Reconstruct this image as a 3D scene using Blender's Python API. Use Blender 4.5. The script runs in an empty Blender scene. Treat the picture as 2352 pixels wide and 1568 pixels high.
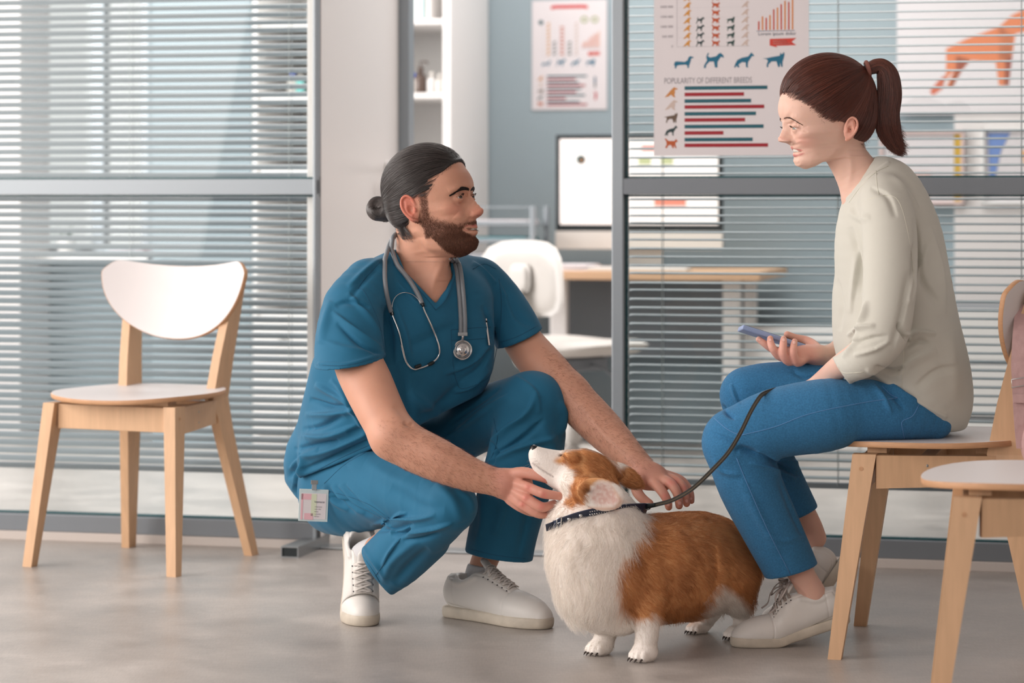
import bpy, bmesh, math, random
import numpy as np
from mathutils import Vector, Matrix
from mathutils.bvhtree import BVHTree
from bpy_extras.object_utils import world_to_camera_view

# ---------------------------------------------------------------- camera, world, sun, area lights, exposure
SC = bpy.context.scene
COL = SC.collection
F_PX, CAM_H, Y_HOR, CX = 6000.0, 0.93, 460.0, 1176.0      # focal length in px of a 2352x1568 frame, eye height, horizon row
cam_data = bpy.data.cameras.new('camera')
cam = bpy.data.objects.new('camera', cam_data); COL.objects.link(cam)
cam.location = (0, 0, CAM_H); cam.rotation_euler = (math.pi/2, 0, 0)
cam_data.sensor_width = 36.0; cam_data.lens = F_PX/2352*36.0
cam_data.shift_y = (Y_HOR-784)/2352
cam_data.clip_start = 0.1; cam_data.clip_end = 200
cam_data.dof.use_dof = True; cam_data.dof.focus_distance = 5.52; cam_data.dof.aperture_fstop = 3.4
SC.camera = cam
SC.view_settings.view_transform = 'Standard'; SC.view_settings.look = 'None'
SC.view_settings.gamma = 1.0; SC.view_settings.use_curve_mapping = False
SC.view_settings.exposure = 0.12
world = bpy.data.worlds.new('world'); SC.world = world; world.use_nodes = True
world.node_tree.nodes['Background'].inputs[0].default_value = (0.84, 0.79, 0.775, 1)
world.node_tree.nodes['Background'].inputs[1].default_value = 0.98

def area_light(name, loc, target, sx, sy, power, color, spread=180):
    l = bpy.data.lights.new(name, 'AREA'); l.shape = 'RECTANGLE'; l.size = sx; l.size_y = sy
    l.energy = power; l.color = color; l.spread = math.radians(spread)
    o = bpy.data.objects.new(name, l); COL.objects.link(o); o.location = loc
    o.rotation_euler = (Vector(target)-Vector(loc)).to_track_quat('-Z', 'Y').to_euler()
    return o
area_light('window_daylight', (-4.2, 4.6, 1.9), (0.3, 5.6, 0.6), 4.5, 2.6, 190, (1.0, 0.93, 0.88))
area_light('front_fill', (-2.2, -0.8, 2.6), (0.2, 6, 0.6), 4.0, 2.4, 90, (1.0, 0.95, 0.92))  # added fill from the front; no window stands there
area_light('office_overhead_fill', (0.2, 8.9, 2.75), (0.0, 8.6, 0), 3.4, 1.6, 78, (1.0, 0.96, 0.94))  # unseen overhead fill, added to brighten the office
area_light('office_window_daylight', (-3.0, 8.5, 1.6), (0.5, 8.6, 0.9), 1.8, 1.8, 115, (1.0, 0.95, 0.93))

# ---------------------------------------------------------------- small helpers
def s2l(c):
    return tuple(((v/12.92) if v <= 0.04045 else ((v+0.055)/1.055)**2.4) for v in [x/255.0 for x in c])
def P(x, y, d):
    return np.array([(x-CX)*d/F_PX, d, CAM_H-(y-Y_HOR)*d/F_PX])
def R(px, d=5.6): return px*d/F_PX
def proj(v):
    v = np.asarray(v, float); d = np.maximum(v[..., 1], 0.1)
    return CX+v[..., 0]*F_PX/d, Y_HOR+(CAM_H-v[..., 2])*F_PX/d

def tag(o, label=None, cat=None, group=None, kind=None):
    if label: o['label'] = label
    if cat: o['category'] = cat
    if group: o['group'] = group
    if kind: o['kind'] = kind
    return o
def empty(name, loc=(0, 0, 0), rz=0, label=None, cat=None, group=None):
    o = bpy.data.objects.new(name, None); COL.objects.link(o); o.location = loc; o.rotation_euler = (0, 0, rz)
    o.empty_display_size = 0.05
    return tag(o, label, cat, group)
def link(o, parent=None, world_space=False):
    COL.objects.link(o)
    if parent is not None:
        o.parent = parent
        if world_space:
            m = Matrix.Translation(parent.location) @ parent.rotation_euler.to_matrix().to_4x4()
            if parent.parent is not None:
                q = parent.parent
                m = (Matrix.Translation(q.location) @ q.rotation_euler.to_matrix().to_4x4()) @ parent.matrix_parent_inverse @ m
            o.matrix_parent_inverse = m.inverted()
    return o
def mesh_obj(name, verts, faces, mat, parent=None, smooth=True, cols=None, ws=False, mats=None, midx=None):
    me = bpy.data.meshes.new(name)
    verts = np.asarray(verts, np.float32)
    if isinstance(faces, np.ndarray):
        n, k = faces.shape
        me.vertices.add(len(verts)); me.vertices.foreach_set('co', verts.ravel())
        me.loops.add(n*k); me.loops.foreach_set('vertex_index', faces.astype(np.int32).ravel())
        me.polygons.add(n); me.polygons.foreach_set('loop_start', np.arange(0, n*k, k, dtype=np.int32))
        me.update(calc_edges=True); me.validate()
    else:
        me.from_pydata([tuple(map(float, v)) for v in verts], [], faces); me.update()
    if smooth: me.polygons.foreach_set('use_smooth', [True]*len(me.polygons))
    if cols is not None: set_cols(me, cols)
    if mat is not None: me.materials.append(mat)
    if mats:
        for m_ in mats: me.materials.append(m_)
    if midx is not None: me.polygons.foreach_set('material_index', midx)
    o = bpy.data.objects.new(name, me)
    return link(o, parent, ws)
def set_cols(me, cols):
    a = me.color_attributes.new('Col', 'FLOAT_COLOR', 'POINT')
    c = np.ones((len(me.vertices), 4), np.float32); c[:, :3] = cols
    a.data.foreach_set('color', c.ravel())
def bm_obj(name, bm, mat, parent=None, smooth=False, ws=False, bevel=0, angle=0.6):
    if bevel:
        es = [e for e in bm.edges if len(e.link_faces) == 2 and e.calc_face_angle(0) > angle]
        bmesh.ops.bevel(bm, geom=es, offset=bevel, segments=2, affect='EDGES', profile=0.6, clamp_overlap=True)
    bmesh.ops.recalc_face_normals(bm, faces=bm.faces)
    me = bpy.data.meshes.new(name); bm.to_mesh(me); bm.free()
    if mat is not None:
        for m_ in (mat if isinstance(mat, (list, tuple)) else [mat]): me.materials.append(m_)
    if smooth: me.polygons.foreach_set('use_smooth', [True]*len(me.polygons))
    return link(bpy.data.objects.new(name, me), parent, ws)
def add_box(bm, c, s, rot=None, mi=0, M=None):
    r = bmesh.ops.create_cube(bm, size=1)
    m = Matrix.Translation(c) @ (rot.to_4x4() if rot is not None else Matrix()) @ Matrix.Diagonal((s[0], s[1], s[2], 1))
    if M is not None: m = M @ m
    bmesh.ops.transform(bm, matrix=m, verts=r['verts'])
    for v in r['verts']:
        for f in v.link_faces: f.material_index = mi
    return r['verts']
def box(name, c, s, mat, parent=None, bevel=0.002, ws=False, rot=None):
    bm = bmesh.new(); add_box(bm, c, s, rot); return bm_obj(name, bm, mat, parent, bevel=bevel, ws=ws)
def add_hex(bm, bot, top):
    """a solid between two quads (lists of 4 points)"""
    v = [bm.verts.new(tuple(p)) for p in list(bot)+list(top)]
    for f in ((3, 2, 1, 0), (4, 5, 6, 7), (0, 1, 5, 4), (1, 2, 6, 5), (2, 3, 7, 6), (3, 0, 4, 7)):
        bm.faces.new([v[i] for i in f])
def tube_mesh(pts, radii, n=8, flat=None, cap=True, closed=False):
    """sweep a circle (or an ellipse: flat=(wr, tr, axis)) along points"""
    pts = np.asarray(pts, float); m = len(pts)
    radii = np.broadcast_to(np.asarray(radii, float), (m,))
    T = np.gradient(pts, axis=0)
    if closed: T = np.roll(pts, -1, 0)-np.roll(pts, 1, 0)
    T /= np.linalg.norm(T, axis=1)[:, None]+1e-12
    ref = np.array(flat[2], float) if flat else np.array([0.13, 0.21, 0.97])
    V = []; N0 = np.cross(T[0], ref)
    if np.linalg.norm(N0) < 1e-3: N0 = np.cross(T[0], [1, 0.1, 0])
    N0 /= np.linalg.norm(N0)
    for i in range(m):
        if flat:
            N = np.cross(T[i], ref)
            if np.linalg.norm(N) < 1e-3: N = N0
        else: N = N0-T[i]*np.dot(N0, T[i])
        N /= np.linalg.norm(N)+1e-12; N0 = N
        B = np.cross(T[i], N)
        a = np.arange(n)*2*np.pi/n
        w, t = (flat[0], flat[1]) if flat else (1, 1)
        V.append(pts[i]+radii[i]*(np.cos(a)[:, None]*N*w+np.sin(a)[:, None]*B*t))
    V = np.concatenate(V); Fs = []
    for i in range(m if closed else m-1):
        j = (i+1) % m
        for k in range(n):
            Fs.append((i*n+k, i*n+(k+1) % n, j*n+(k+1) % n, j*n+k))
    if cap and not closed:
        Fs.append(tuple(range(n-1, -1, -1))); Fs.append(tuple((m-1)*n+k for k in range(n)))
    return V, Fs
def join_meshes(lst):
    V = []; Fs = []; o = 0
    for v, f in lst:
        V.append(np.asarray(v)); Fs += [tuple(i+o for i in t) for t in f]; o += len(v)
    return np.concatenate(V), Fs
def catmull(pts, n=6, closed=False):
    pts = np.asarray(pts, float); m = len(pts)
    if m < 3 and not closed:
        t = np.linspace(0, 1, n+1)[:, None]; return pts[0]*(1-t)+pts[-1]*t
    out = []
    for i in range(m if closed else m-1):
        if closed: p0, p1, p2, p3 = pts[(i-1) % m], pts[i], pts[(i+1) % m], pts[(i+2) % m]
        else:
            p1, p2 = pts[i], pts[i+1]
            p0 = pts[i-1] if i > 0 else 2*p1-p2
            p3 = pts[i+2] if i+2 < m else 2*p2-p1
        for t in np.arange(n)/n:
            out.append(0.5*((2*p1)+(-p0+p2)*t+(2*p0-5*p1+4*p2-p3)*t*t+(-p0+3*p1-3*p2+p3)*t**3))
    if not closed: out.append(pts[-1])
    return np.array(out)
def lathe(prof, n=24, M=None):
    V = []; Fs = []; m = len(prof)
    for r, z in prof:
        for k in range(n):
            a = 2*math.pi*k/n; V.append((r*math.cos(a), r*math.sin(a), z))
    for i in range(m-1):
        for k in range(n): Fs.append((i*n+k, i*n+(k+1) % n, (i+1)*n+(k+1) % n, (i+1)*n+k))
    V = np.array(V)
    if M is not None: V = V@np.array(M.to_3x3()).T+np.array(M.translation)
    return V, Fs
def axis_matrix(z, loc, x=None):
    z = Vector(z).normalized(); q = z.to_track_quat('Z', 'Y') if x is None else None
    if q is not None: return Matrix.Translation(loc) @ q.to_matrix().to_4x4()
    x = Vector(x); x = (x-z*x.dot(z)).normalized(); y = z.cross(x)
    m = Matrix((x, y, z)).transposed().to_4x4(); m.translation = Vector(loc); return m
def prism(poly, t, M=None):
    """a flat outline (list of 2D points) given thickness t along z; returns verts, faces"""
    n = len(poly); V = [(x, y, t) for x, y in poly]+[(x, y, 0) for x, y in poly]
    Fs = [tuple(range(n)), tuple(range(2*n-1, n-1, -1))]+[(i, i+n, (i+1) % n+n, (i+1) % n) for i in range(n)]
    V = np.array(V, float)
    if M is not None: V = V@np.array(M.to_3x3()).T+np.array(M.translation)
    return V, Fs

# ---------------------------------------------------------------- materials
def nt_of(m):
    m.use_nodes = True; nt = m.node_tree; return nt, nt.nodes, nt.links, nt.nodes['Principled BSDF']
def mat(name, c, rough=0.6, metal=0, spec=0.5, var=0, vscale=8, bump=0, bscale=200, stretch=None, sheen=0, sss=0, sssr=(1, 0.3, 0.15),
        attr=False, c2=None, coat=0, emit=0, trans=0, weave=0, bump2=0, b2scale=20, ior=None, detail=3):
    m = bpy.data.materials.new(name); nt, N, L, b = nt_of(m)
    c = s2l(c) if max(c) > 1.0 else c
    col = (*c, 1); b.inputs['Base Color'].default_value = col
    b.inputs['Roughness'].default_value = rough; b.inputs['Metallic'].default_value = metal
    b.inputs['Specular IOR Level'].default_value = spec
    if ior: b.inputs['IOR'].default_value = ior
    if trans: b.inputs['Transmission Weight'].default_value = trans
    if coat: b.inputs['Coat Weight'].default_value = coat; b.inputs['Coat Roughness'].default_value = 0.2
    if sheen: b.inputs['Sheen Weight'].default_value = sheen; b.inputs['Sheen Roughness'].default_value = 0.5
    if sss:
        b.inputs['Subsurface Weight'].default_value = sss; b.inputs['Subsurface Radius'].default_value = sssr
        b.inputs['Subsurface Scale'].default_value = 0.006
    if emit: b.inputs['Emission Color'].default_value = col; b.inputs['Emission Strength'].default_value = emit
    tc = N.new('ShaderNodeTexCoord'); src = tc.outputs['Object']
    if stretch:
        mp = N.new('ShaderNodeMapping'); mp.inputs['Scale'].default_value = stretch; L.new(src, mp.inputs[0]); src = mp.outputs[0]
    base = None
    if attr:
        a = N.new('ShaderNodeAttribute'); a.attribute_name = 'Col'; base = a.outputs['Color']
        L.new(base, b.inputs['Base Color'])
    if var:
        n = N.new('ShaderNodeTexNoise'); n.inputs['Scale'].default_value = vscale; n.inputs['Detail'].default_value = detail; L.new(src, n.inputs['Vector'])
        mx = N.new('ShaderNodeMix'); mx.data_type = 'RGBA'; mx.blend_type = 'MIX'
        rr = N.new('ShaderNodeMapRange'); rr.inputs['From Min'].default_value = 0.3; rr.inputs['From Max'].default_value = 0.7
        L.new(n.outputs['Fac'], rr.inputs['Value']); L.new(rr.outputs[0], mx.inputs['Factor'])
        if c2 is not None and not attr:
            mx.inputs['A'].default_value = col; mx.inputs['B'].default_value = (*s2l(c2), 1)
        else:
            mul = N.new('ShaderNodeMix'); mul.data_type = 'RGBA'; mul.blend_type = 'MULTIPLY'; mul.inputs['Factor'].default_value = 1
            if base is not None: L.new(base, mul.inputs['A']); L.new(base, mx.inputs['A'])
            else: mul.inputs['A'].default_value = col; mx.inputs['A'].default_value = col
            mul.inputs['B'].default_value = (1-var, 1-var, 1-var, 1); L.new(mul.outputs['Result'], mx.inputs['B'])
        L.new(mx.outputs['Result'], b.inputs['Base Color'])
    prev = None
    for amt, sc, kind in ((bump, bscale, 'n'), (bump2, b2scale, 'n'), (weave, 900, 'w')):
        if not amt: continue
        if kind == 'n':
            n = N.new('ShaderNodeTexNoise'); n.inputs['Scale'].default_value = sc; n.inputs['Detail'].default_value = 3
        else:
            n = N.new('ShaderNodeTexVoronoi'); n.inputs['Scale'].default_value = sc
        L.new(src, n.inputs['Vector'])
        bp = N.new('ShaderNodeBump'); bp.inputs['Strength'].default_value = amt; bp.inputs['Distance'].default_value = 0.002
        L.new(n.outputs[0], bp.inputs['Height'])
        if prev: L.new(prev, bp.inputs['Normal'])
        prev = bp.outputs[0]
    if prev: L.new(prev, b.inputs['Normal'])
    return m

# ---------------------------------------------------------------- implicit surfaces: smooth unions of tapered limbs, meshed by surface nets
def smin(a, b, k):
    if k <= 0: return np.minimum(a, b)
    h = np.maximum(k-np.abs(a-b), 0)/k
    return np.minimum(a, b)-h*h*k*0.25
class Field:
    BIG = 0.5
    def __init__(s): s.ops = []
    def op(s, fn, lo, hi, k=0.01, mode='add'):
        s.ops.append((fn, np.asarray(lo, float), np.asarray(hi, float), k, mode)); return s
    def tube(s, pts, k=0.01, mode='add', n=3, flat=None, smooth=True):
        """pts: rows of (x, y, z, r). flat=(axis, scale): squash (scale<1) along an axis"""
        pts = np.asarray(pts, float)
        if smooth and len(pts) > 2: pts = catmull(pts, n)
        A, B = pts[:-1], pts[1:]
        ax = None
        if flat is not None:
            ax = np.asarray(flat[0], float); ax = ax/np.linalg.norm(ax); sc = 1/flat[1]
        c0 = pts[:, :3].mean(0)
        def sq(p): return p+np.outer((p-c0)@ax, ax)*(sc-1) if ax is not None else p
        rmax = pts[:, 3].max()*(max(1, flat[1]) if flat else 1)
        lo = pts[:, :3].min(0)-rmax; hi = pts[:, :3].max(0)+rmax
        def fn(p):
            q = sq(p); d = np.full(len(p), 9.0)
            for a, b in zip(A, B):
                pa, pb = sq(a[None, :3])[0], sq(b[None, :3])[0]
                ba = pb-pa; l2 = max(ba@ba, 1e-12)
                t = np.clip(((q-pa)@ba)/l2, 0, 1)
                dd = np.linalg.norm(q-pa-t[:, None]*ba, axis=1)-(a[3]+t*(b[3]-a[3]))
                d = np.minimum(d, dd)
            return d*(min(1, flat[1]) if flat else 1)
        return s.op(fn, lo, hi, k, mode)
    def ell(s, c, r, rot=None, k=0.01, mode='add'):
        c = np.asarray(c, float); r = np.asarray(r, float)
        Rm = np.eye(3) if rot is None else np.asarray(rot, float)      # rows = local axes
        e = np.abs(Rm.T)@r
        def fn(p):
            q = (p-c)@Rm.T
            k0 = np.linalg.norm(q/r, axis=1); k1 = np.linalg.norm(q/(r*r), axis=1)+1e-9
            return k0*(k0-1)/k1
        return s.op(fn, c-e, c+e, k, mode)
    def plane(s, pt, n, k=0.002):
        """keep the side the normal points away from"""
        pt = np.asarray(pt, float); n = np.asarray(n, float); n = n/np.linalg.norm(n)
        return s.op(lambda p: (p-pt)@n, [-99]*3, [99]*3, k, 'int')
    def field(s, f, k=0.01, mode='add'):
        lo, hi = f.bounds()
        return s.op(lambda p: f.eval(p, 0.06), lo, hi, k, mode)
    def bounds(s):
        A = [o for o in s.ops if o[4] == 'add']
        return np.min([o[1] for o in A], 0), np.max([o[2] for o in A], 0)
    def eval(s, p, margin=0.02):
        D = np.full(len(p), s.BIG)
        for fn, lo, hi, k, mode in s.ops:
            if mode == 'int':
                D = -smin(-D, -fn(p), k); continue
            m = margin+k
            idx = np.nonzero(np.all((p > lo-m) & (p < hi+m), axis=1))[0]
            if len(idx) == 0: continue
            d = fn(p[idx])
            D[idx] = smin(D[idx], d, k) if mode == 'add' else -smin(-D[idx], d, k)
        return D
    def mesh(s, h, bounds=None, relax=1, slop=1.25):
        lo, hi = bounds if bounds is not None else s.bounds()
        lo = np.asarray(lo)-3*h; hi = np.asarray(hi)+3*h
        lev = 4; H0 = h*2**lev
        n0 = np.ceil((hi-lo)/H0).astype(int)
        g = np.stack(np.meshgrid(*[np.arange(k) for k in n0], indexing='ij'), -1).reshape(-1, 3)
        for l in range(lev, -1, -1):
            hh = h*2**l
            c = lo+(g+0.5)*hh
            d = s.eval(c, hh*1.6+0.004)
            g = g[np.abs(d) < hh*(slop if l < 2 else max(1.25, slop*.8))+0.002*(l > 0)]
            if l > 0:
                off = np.array([[i, j, k] for i in (0, 1) for j in (0, 1) for k in (0, 1)])
                g = (g[:, None, :]*2+off[None]).reshape(-1, 3)
        N = np.ceil((hi-lo)/h).astype(np.int64)+4
        def key(a): return (a[..., 0]*N[1]+a[..., 1])*N[2]+a[..., 2]
        off = np.array([[i, j, k] for i in (0, 1) for j in (0, 1) for k in (0, 1)])
        g = g.astype(np.int64)
        for rep in range(4):
            ck = key(g); o = np.argsort(ck); g = g[o]; ck = ck[o]
            nk_all = key(g[:, None, :]+off[None])
            nk, inv = np.unique(nk_all.ravel(), return_inverse=True)
            nz = nk % N[2]; ny = (nk//N[2]) % N[1]; nx = nk//(N[1]*N[2])
            if rep == 0: D = s.eval(lo+np.stack([nx, ny, nz], -1)*h, h*2+0.003)
            else:
                j = np.minimum(np.searchsorted(nk0, nk), len(nk0)-1); old = nk0[j] == nk; D2 = np.empty(len(nk)); D2[old] = D[j[old]]
                q = ~old; D2[q] = s.eval(lo+np.stack([nx[q], ny[q], nz[q]], -1)*h, h*2+0.003); D = D2
            nk0 = nk
            dv = D[inv].reshape(-1, 8)
            neg = dv < 0
            act = neg.any(1) & (~neg).any(1)
            miss = []          # where the surface leaves the set of cells through a face, add the neighbour
            for ax in range(3):
                for side in (0, 1):
                    fc = [i for i in range(8) if off[i][ax] == side]; mm = neg[:, fc].any(1) & (~neg[:, fc]).any(1)
                    dd = np.zeros(3, np.int64); dd[ax] = 1 if side else -1
                    gg = g[mm]+dd; kk = key(gg); j = np.minimum(np.searchsorted(ck, kk), len(ck)-1); miss.append(gg[ck[j] != kk])
            miss = np.concatenate(miss); miss = miss[(miss > 0).all(1) & (miss < N-2).all(1)]
            if not len(miss) or rep == 3: break
            g = np.concatenate([g, np.unique(miss, axis=0)])
        g = g[act]; ck = ck[act]; dv = dv[act]; neg = neg[act]
        acc = np.zeros((len(g), 3)); cnt = np.zeros(len(g))
        E = [(a, b) for a in range(8) for b in range(a+1, 8) if np.abs(off[a]-off[b]).sum() == 1]
        for a, b in E:
            c = neg[:, a] != neg[:, b]
            t = dv[:, a]/(dv[:, a]-dv[:, b]+1e-20)
            acc[c] += (off[a]+t[:, None]*(off[b]-off[a]))[c]; cnt[c] += 1
        V = lo+(g+acc/cnt[:, None])*h
        Q = []
        # for each cell, look at its three edges from corner 0
        oi = {tuple(off[i]): i for i in range(8)}
        for ax in range(3):
            e1 = [0, 0, 0]; e1[ax] = 1
            i0, i1 = oi[(0, 0, 0)], oi[tuple(e1)]
            c = np.nonzero(neg[:, i0] != neg[:, i1])[0]
            u, v = (ax+1) % 3, (ax+2) % 3
            du = np.zeros(3, np.int64); du[u] = 1; dw = np.zeros(3, np.int64); dw[v] = 1
            gg = g[c]; ids = [c]; ok = np.ones(len(c), bool)
            for dd in (du, du+dw, dw):
                kk = key(gg-dd); j = np.searchsorted(ck, kk); j = np.minimum(j, len(ck)-1)
                ok &= ck[j] == kk; ids.append(j)
            q = np.stack(ids, -1)[ok]
            fl = neg[c, i0][ok]
            q[~fl] = q[~fl][:, ::-1]
            Q.append(q)
        Q = np.concatenate(Q)
        V = relax_mesh(V, Q, relax)
        return V, Q
def relax_mesh(V, Q, it, lam=0.5):
    V = V.copy()
    e = np.concatenate([Q[:, [0, 1]], Q[:, [1, 2]], Q[:, [2, 3]], Q[:, [3, 0]]])
    for _ in range(it):
        acc = np.zeros_like(V); cnt = np.zeros(len(V))
        for a, b in ((0, 1), (1, 0)):
            for ax in range(3): acc[:, ax] += np.bincount(e[:, a], V[e[:, b], ax], len(V))
            cnt += np.bincount(e[:, a], minlength=len(V))
        V += lam*(acc/np.maximum(cnt, 1)[:, None]-V)
    return V
def normals(V, Q):
    n = np.cross(V[Q[:, 2]]-V[Q[:, 0]], V[Q[:, 3]]-V[Q[:, 1]])
    N = np.zeros_like(V)
    for c in range(Q.shape[1]):
        for ax in range(3): N[:, ax] += np.bincount(Q[:, c], n[:, ax], len(V))
    return N/(np.linalg.norm(N, axis=1)[:, None]+1e-20)
def seg_dist(x, y, poly):
    """distance in px to a polyline and the running fraction along it"""
    poly = np.asarray(poly, float); L = np.linalg.norm(np.diff(poly, axis=0), axis=1); S = np.concatenate([[0], np.cumsum(L)]); tot = S[-1]+1e-9
    best = np.full(len(x), 1e9); fr = np.zeros(len(x)); sd = np.zeros(len(x))
    for i in range(len(poly)-1):
        ax, ay = poly[i]; bx, by = poly[i+1]-poly[i]
        t = np.clip(((x-ax)*bx+(y-ay)*by)/(bx*bx+by*by+1e-9), 0, 1)
        ex, ey = x-ax-t*bx, y-ay-t*by; d = np.hypot(ex, ey)
        c = d < best; best[c] = d[c]; fr[c] = ((S[i]+t*L[i])/tot)[c]; sd[c] = np.sign(bx*ey-by*ex)[c]
    return best, fr, sd
def sculpt(V, Q, strokes, rng=None):
    """push the surface in or out along strokes given as seen from the photograph's viewpoint: (polyline, width px, height m[, kind[, (dmin, dmax)]])"""
    N = normals(V, Q); px, py = proj(V); D = np.zeros(len(V))
    tc = np.array([0, 0, CAM_H])-V; tc /= np.linalg.norm(tc, axis=1)[:, None]
    face = np.clip((N*tc).sum(1)*2.5, 0, 1)
    for st in strokes:
        poly, w, amp = st[0], st[1], st[2]; kind = st[3] if len(st) > 3 else 'r'
        poly = catmull(poly, 4) if len(poly) > 2 else np.asarray(poly, float)
        m = w*3.2
        idx = np.nonzero((px > poly[:, 0].min()-m) & (px < poly[:, 0].max()+m) & (py > poly[:, 1].min()-m) & (py < poly[:, 1].max()+m) & (face > 0))[0]
        if len(st) > 4 and len(idx): idx = idx[(V[idx, 1] > st[4][0]) & (V[idx, 1] < st[4][1])]
        if not len(idx): continue
        d, t, sd = seg_dist(px[idx], py[idx], poly)
        env = 1.0 if 'f' in kind else np.clip(np.sin(np.pi*np.clip(t, 0, 1)), 0, 1)**0.6
        if 'f' in kind: env = np.ones_like(t)
        g = np.exp(-(d/w)**2)
        if 's' in kind:      # a step: raised on one side, falls sharply on the other
            sdd = d*sd
            g = np.where(sdd > 0, np.exp(-(sdd/w)**2), np.exp(-(sdd/(0.35*w))**2))
        if 'c' in kind: env = env*(1+0.0*t)
        D[idx] += amp*env*g*face[idx]
    return V+N*D[:, None]
def inpoly(x, y, poly):
    poly = np.asarray(poly, float); c = np.zeros(len(x), bool); n = len(poly); j = n-1
    for i in range(n):
        xi, yi = poly[i]; xj, yj = poly[j]
        c ^= ((yi > y) != (yj > y)) & (x < (xj-xi)*(y-yi)/(yj-yi+1e-12)+xi); j = i
    return c
def polymask(x, y, poly, soft=4):
    """1 inside, 0 outside, blurred over soft px"""
    poly = np.asarray(poly, float)
    d, _, _ = seg_dist(x, y, np.vstack([poly, poly[:1]]))
    s = np.where(inpoly(x, y, poly), d, -d)
    return np.clip(0.5+s/(2*soft), 0, 1)
_rs = np.random.RandomState(7)
_NG = _rs.rand(32, 32, 32)
def vnoise(p, scale):
    q = np.asarray(p)*scale; i = np.floor(q).astype(int); f = q-i; f = f*f*(3-2*f); r = 0
    for a in (0, 1):
        for b in (0, 1):
            for c in (0, 1):
                w = (f[:, 0] if a else 1-f[:, 0])*(f[:, 1] if b else 1-f[:, 1])*(f[:, 2] if c else 1-f[:, 2])
                r = r+w*_NG[(i[:, 0]+a) % 32, (i[:, 1]+b) % 32, (i[:, 2]+c) % 32]
    return r
def bvh_of(V, Q): return BVHTree.FromPolygons([tuple(v) for v in V], [tuple(int(i) for i in q) for q in Q])
def ray(bvh, x, y):
    """first point of a surface behind the photograph's pixel (x, y)"""
    o = Vector((0, 0, CAM_H)); d = Vector(P(x, y, 1.0))-o; d.normalize()
    return bvh.ray_cast(o, d)
def drape(bvh, px, lift=0.001, n=6, closed=False):
    """a polyline of pixels laid on a surface; points that miss are skipped"""
    px = catmull(px, n, closed) if len(px) > 2 or closed else catmull(np.asarray(px, float), n)
    out = []
    for x, y in px:
        h = ray(bvh, x, y)
        if h[0] is not None: out.append(np.array(h[0])+np.array(h[1])*lift*(1 if h[1].dot(Vector((0, -1, 0))) > 0 else -1))
    return np.array(out)
def hair_obj(name, strands, mat_, r0, r1, parent=None, ws=False, cols=None):
    """strands: list of (n x 3) arrays, all real hair curves of one object"""
    hc = bpy.data.hair_curves.new(name); hc.add_curves([len(s) for s in strands])
    P_ = np.concatenate(strands).astype(np.float32)
    hc.attributes['position'].data.foreach_set('vector', P_.ravel()) if 'position' in hc.attributes else hc.position_data.foreach_set('vector', P_.ravel())
    ra = hc.attributes.get('radius') or hc.attributes.new('radius', 'FLOAT', 'POINT')
    rad = np.concatenate([np.linspace(r0, r1, len(s)) for s in strands]).astype(np.float32)
    ra.data.foreach_set('value', rad)
    if cols is not None:
        a = hc.attributes.new('Col', 'FLOAT_COLOR', 'POINT')
        c = np.ones((len(P_), 4), np.float32); c[:, :3] = cols; a.data.foreach_set('color', c.ravel())
    hc.materials.append(mat_)
    o = bpy.data.objects.new(name, hc); link(o, parent, ws); return o
def hair_mat(name, c, rough=0.45, attr=False, var=0.3, spec=0.4):
    m = bpy.data.materials.new(name); nt, N, L, b = nt_of(m)
    b.inputs['Roughness'].default_value = rough; b.inputs['Specular IOR Level'].default_value = spec
    hi = N.new('ShaderNodeHairInfo'); mx = N.new('ShaderNodeMix'); mx.data_type = 'RGBA'; mx.blend_type = 'MULTIPLY'
    mr = N.new('ShaderNodeMapRange'); mr.inputs['To Min'].default_value = 1-var; mr.inputs['To Max'].default_value = 1+var*0.6
    L.new(hi.outputs['Random'], mr.inputs['Value']); L.new(mr.outputs[0], mx.inputs['B']); mx.inputs['Factor'].default_value = 1
    if attr:
        a = N.new('ShaderNodeAttribute'); a.attribute_name = 'Col'; L.new(a.outputs['Color'], mx.inputs['A'])
    else: mx.inputs['A'].default_value = (*s2l(c), 1)
    L.new(mx.outputs['Result'], b.inputs['Base Color'])
    if attr:
        tr = N.new('ShaderNodeBsdfTranslucent'); ms = N.new('ShaderNodeMixShader'); ms.inputs[0].default_value = .4
        L.new(mx.outputs['Result'], tr.inputs[0]); L.new(b.outputs[0], ms.inputs[1]); L.new(tr.outputs[0], ms.inputs[2]); L.new(ms.outputs[0], N['Material Output'].inputs[0])
    return m

M = {}
M['alu'] = mat('brushed_aluminium', (150, 158, 164), 0.38, 0.35, bump=0.05)
M['alu_dark'] = mat('grey_frame', (118, 124, 130), 0.4, 0.2)
M['gasket'] = mat('glass_edge_green', (28, 78, 84), 0.25)
M['dark'] = mat('dark_rubber_and_shade', (22, 34, 38), 0.6)  # also paints the shade inside the steel tube
M['wall_blue'] = mat('blue_grey_paint', (150, 165, 172), 0.7, var=0.06, vscale=1.5, bump=0.05)
M['wall_white'] = mat('white_paint', (226, 220, 218), 0.75, var=0.04, vscale=1.2, bump=0.05)
M['door_white'] = mat('white_door_lacquer', (250, 246, 243), 0.35)
M['strip'] = mat('pale_threshold', (196, 188, 182), 0.6)
M['white'] = mat('white_lacquer', (232, 230, 228), 0.35)
M['white_plastic'] = mat('white_plastic', (208, 204, 198), 0.4)
M['slat'] = mat('slat_enamel', (152, 160, 166), 0.35, spec=0.5)
M['slat_r'] = mat('slat_enamel_backlit', (124, 138, 143), 0.32, spec=0.5)  # same enamel, darker: the backlit shade is put into the colour
M['cord'] = mat('ladder_cord', (200, 205, 205), 0.8)
M['wood'] = mat('birch_wood', (216, 176, 138), 0.5, var=0.12, vscale=6, stretch=(14, 14, 1.2), bump=0.04, detail=5)
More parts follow.
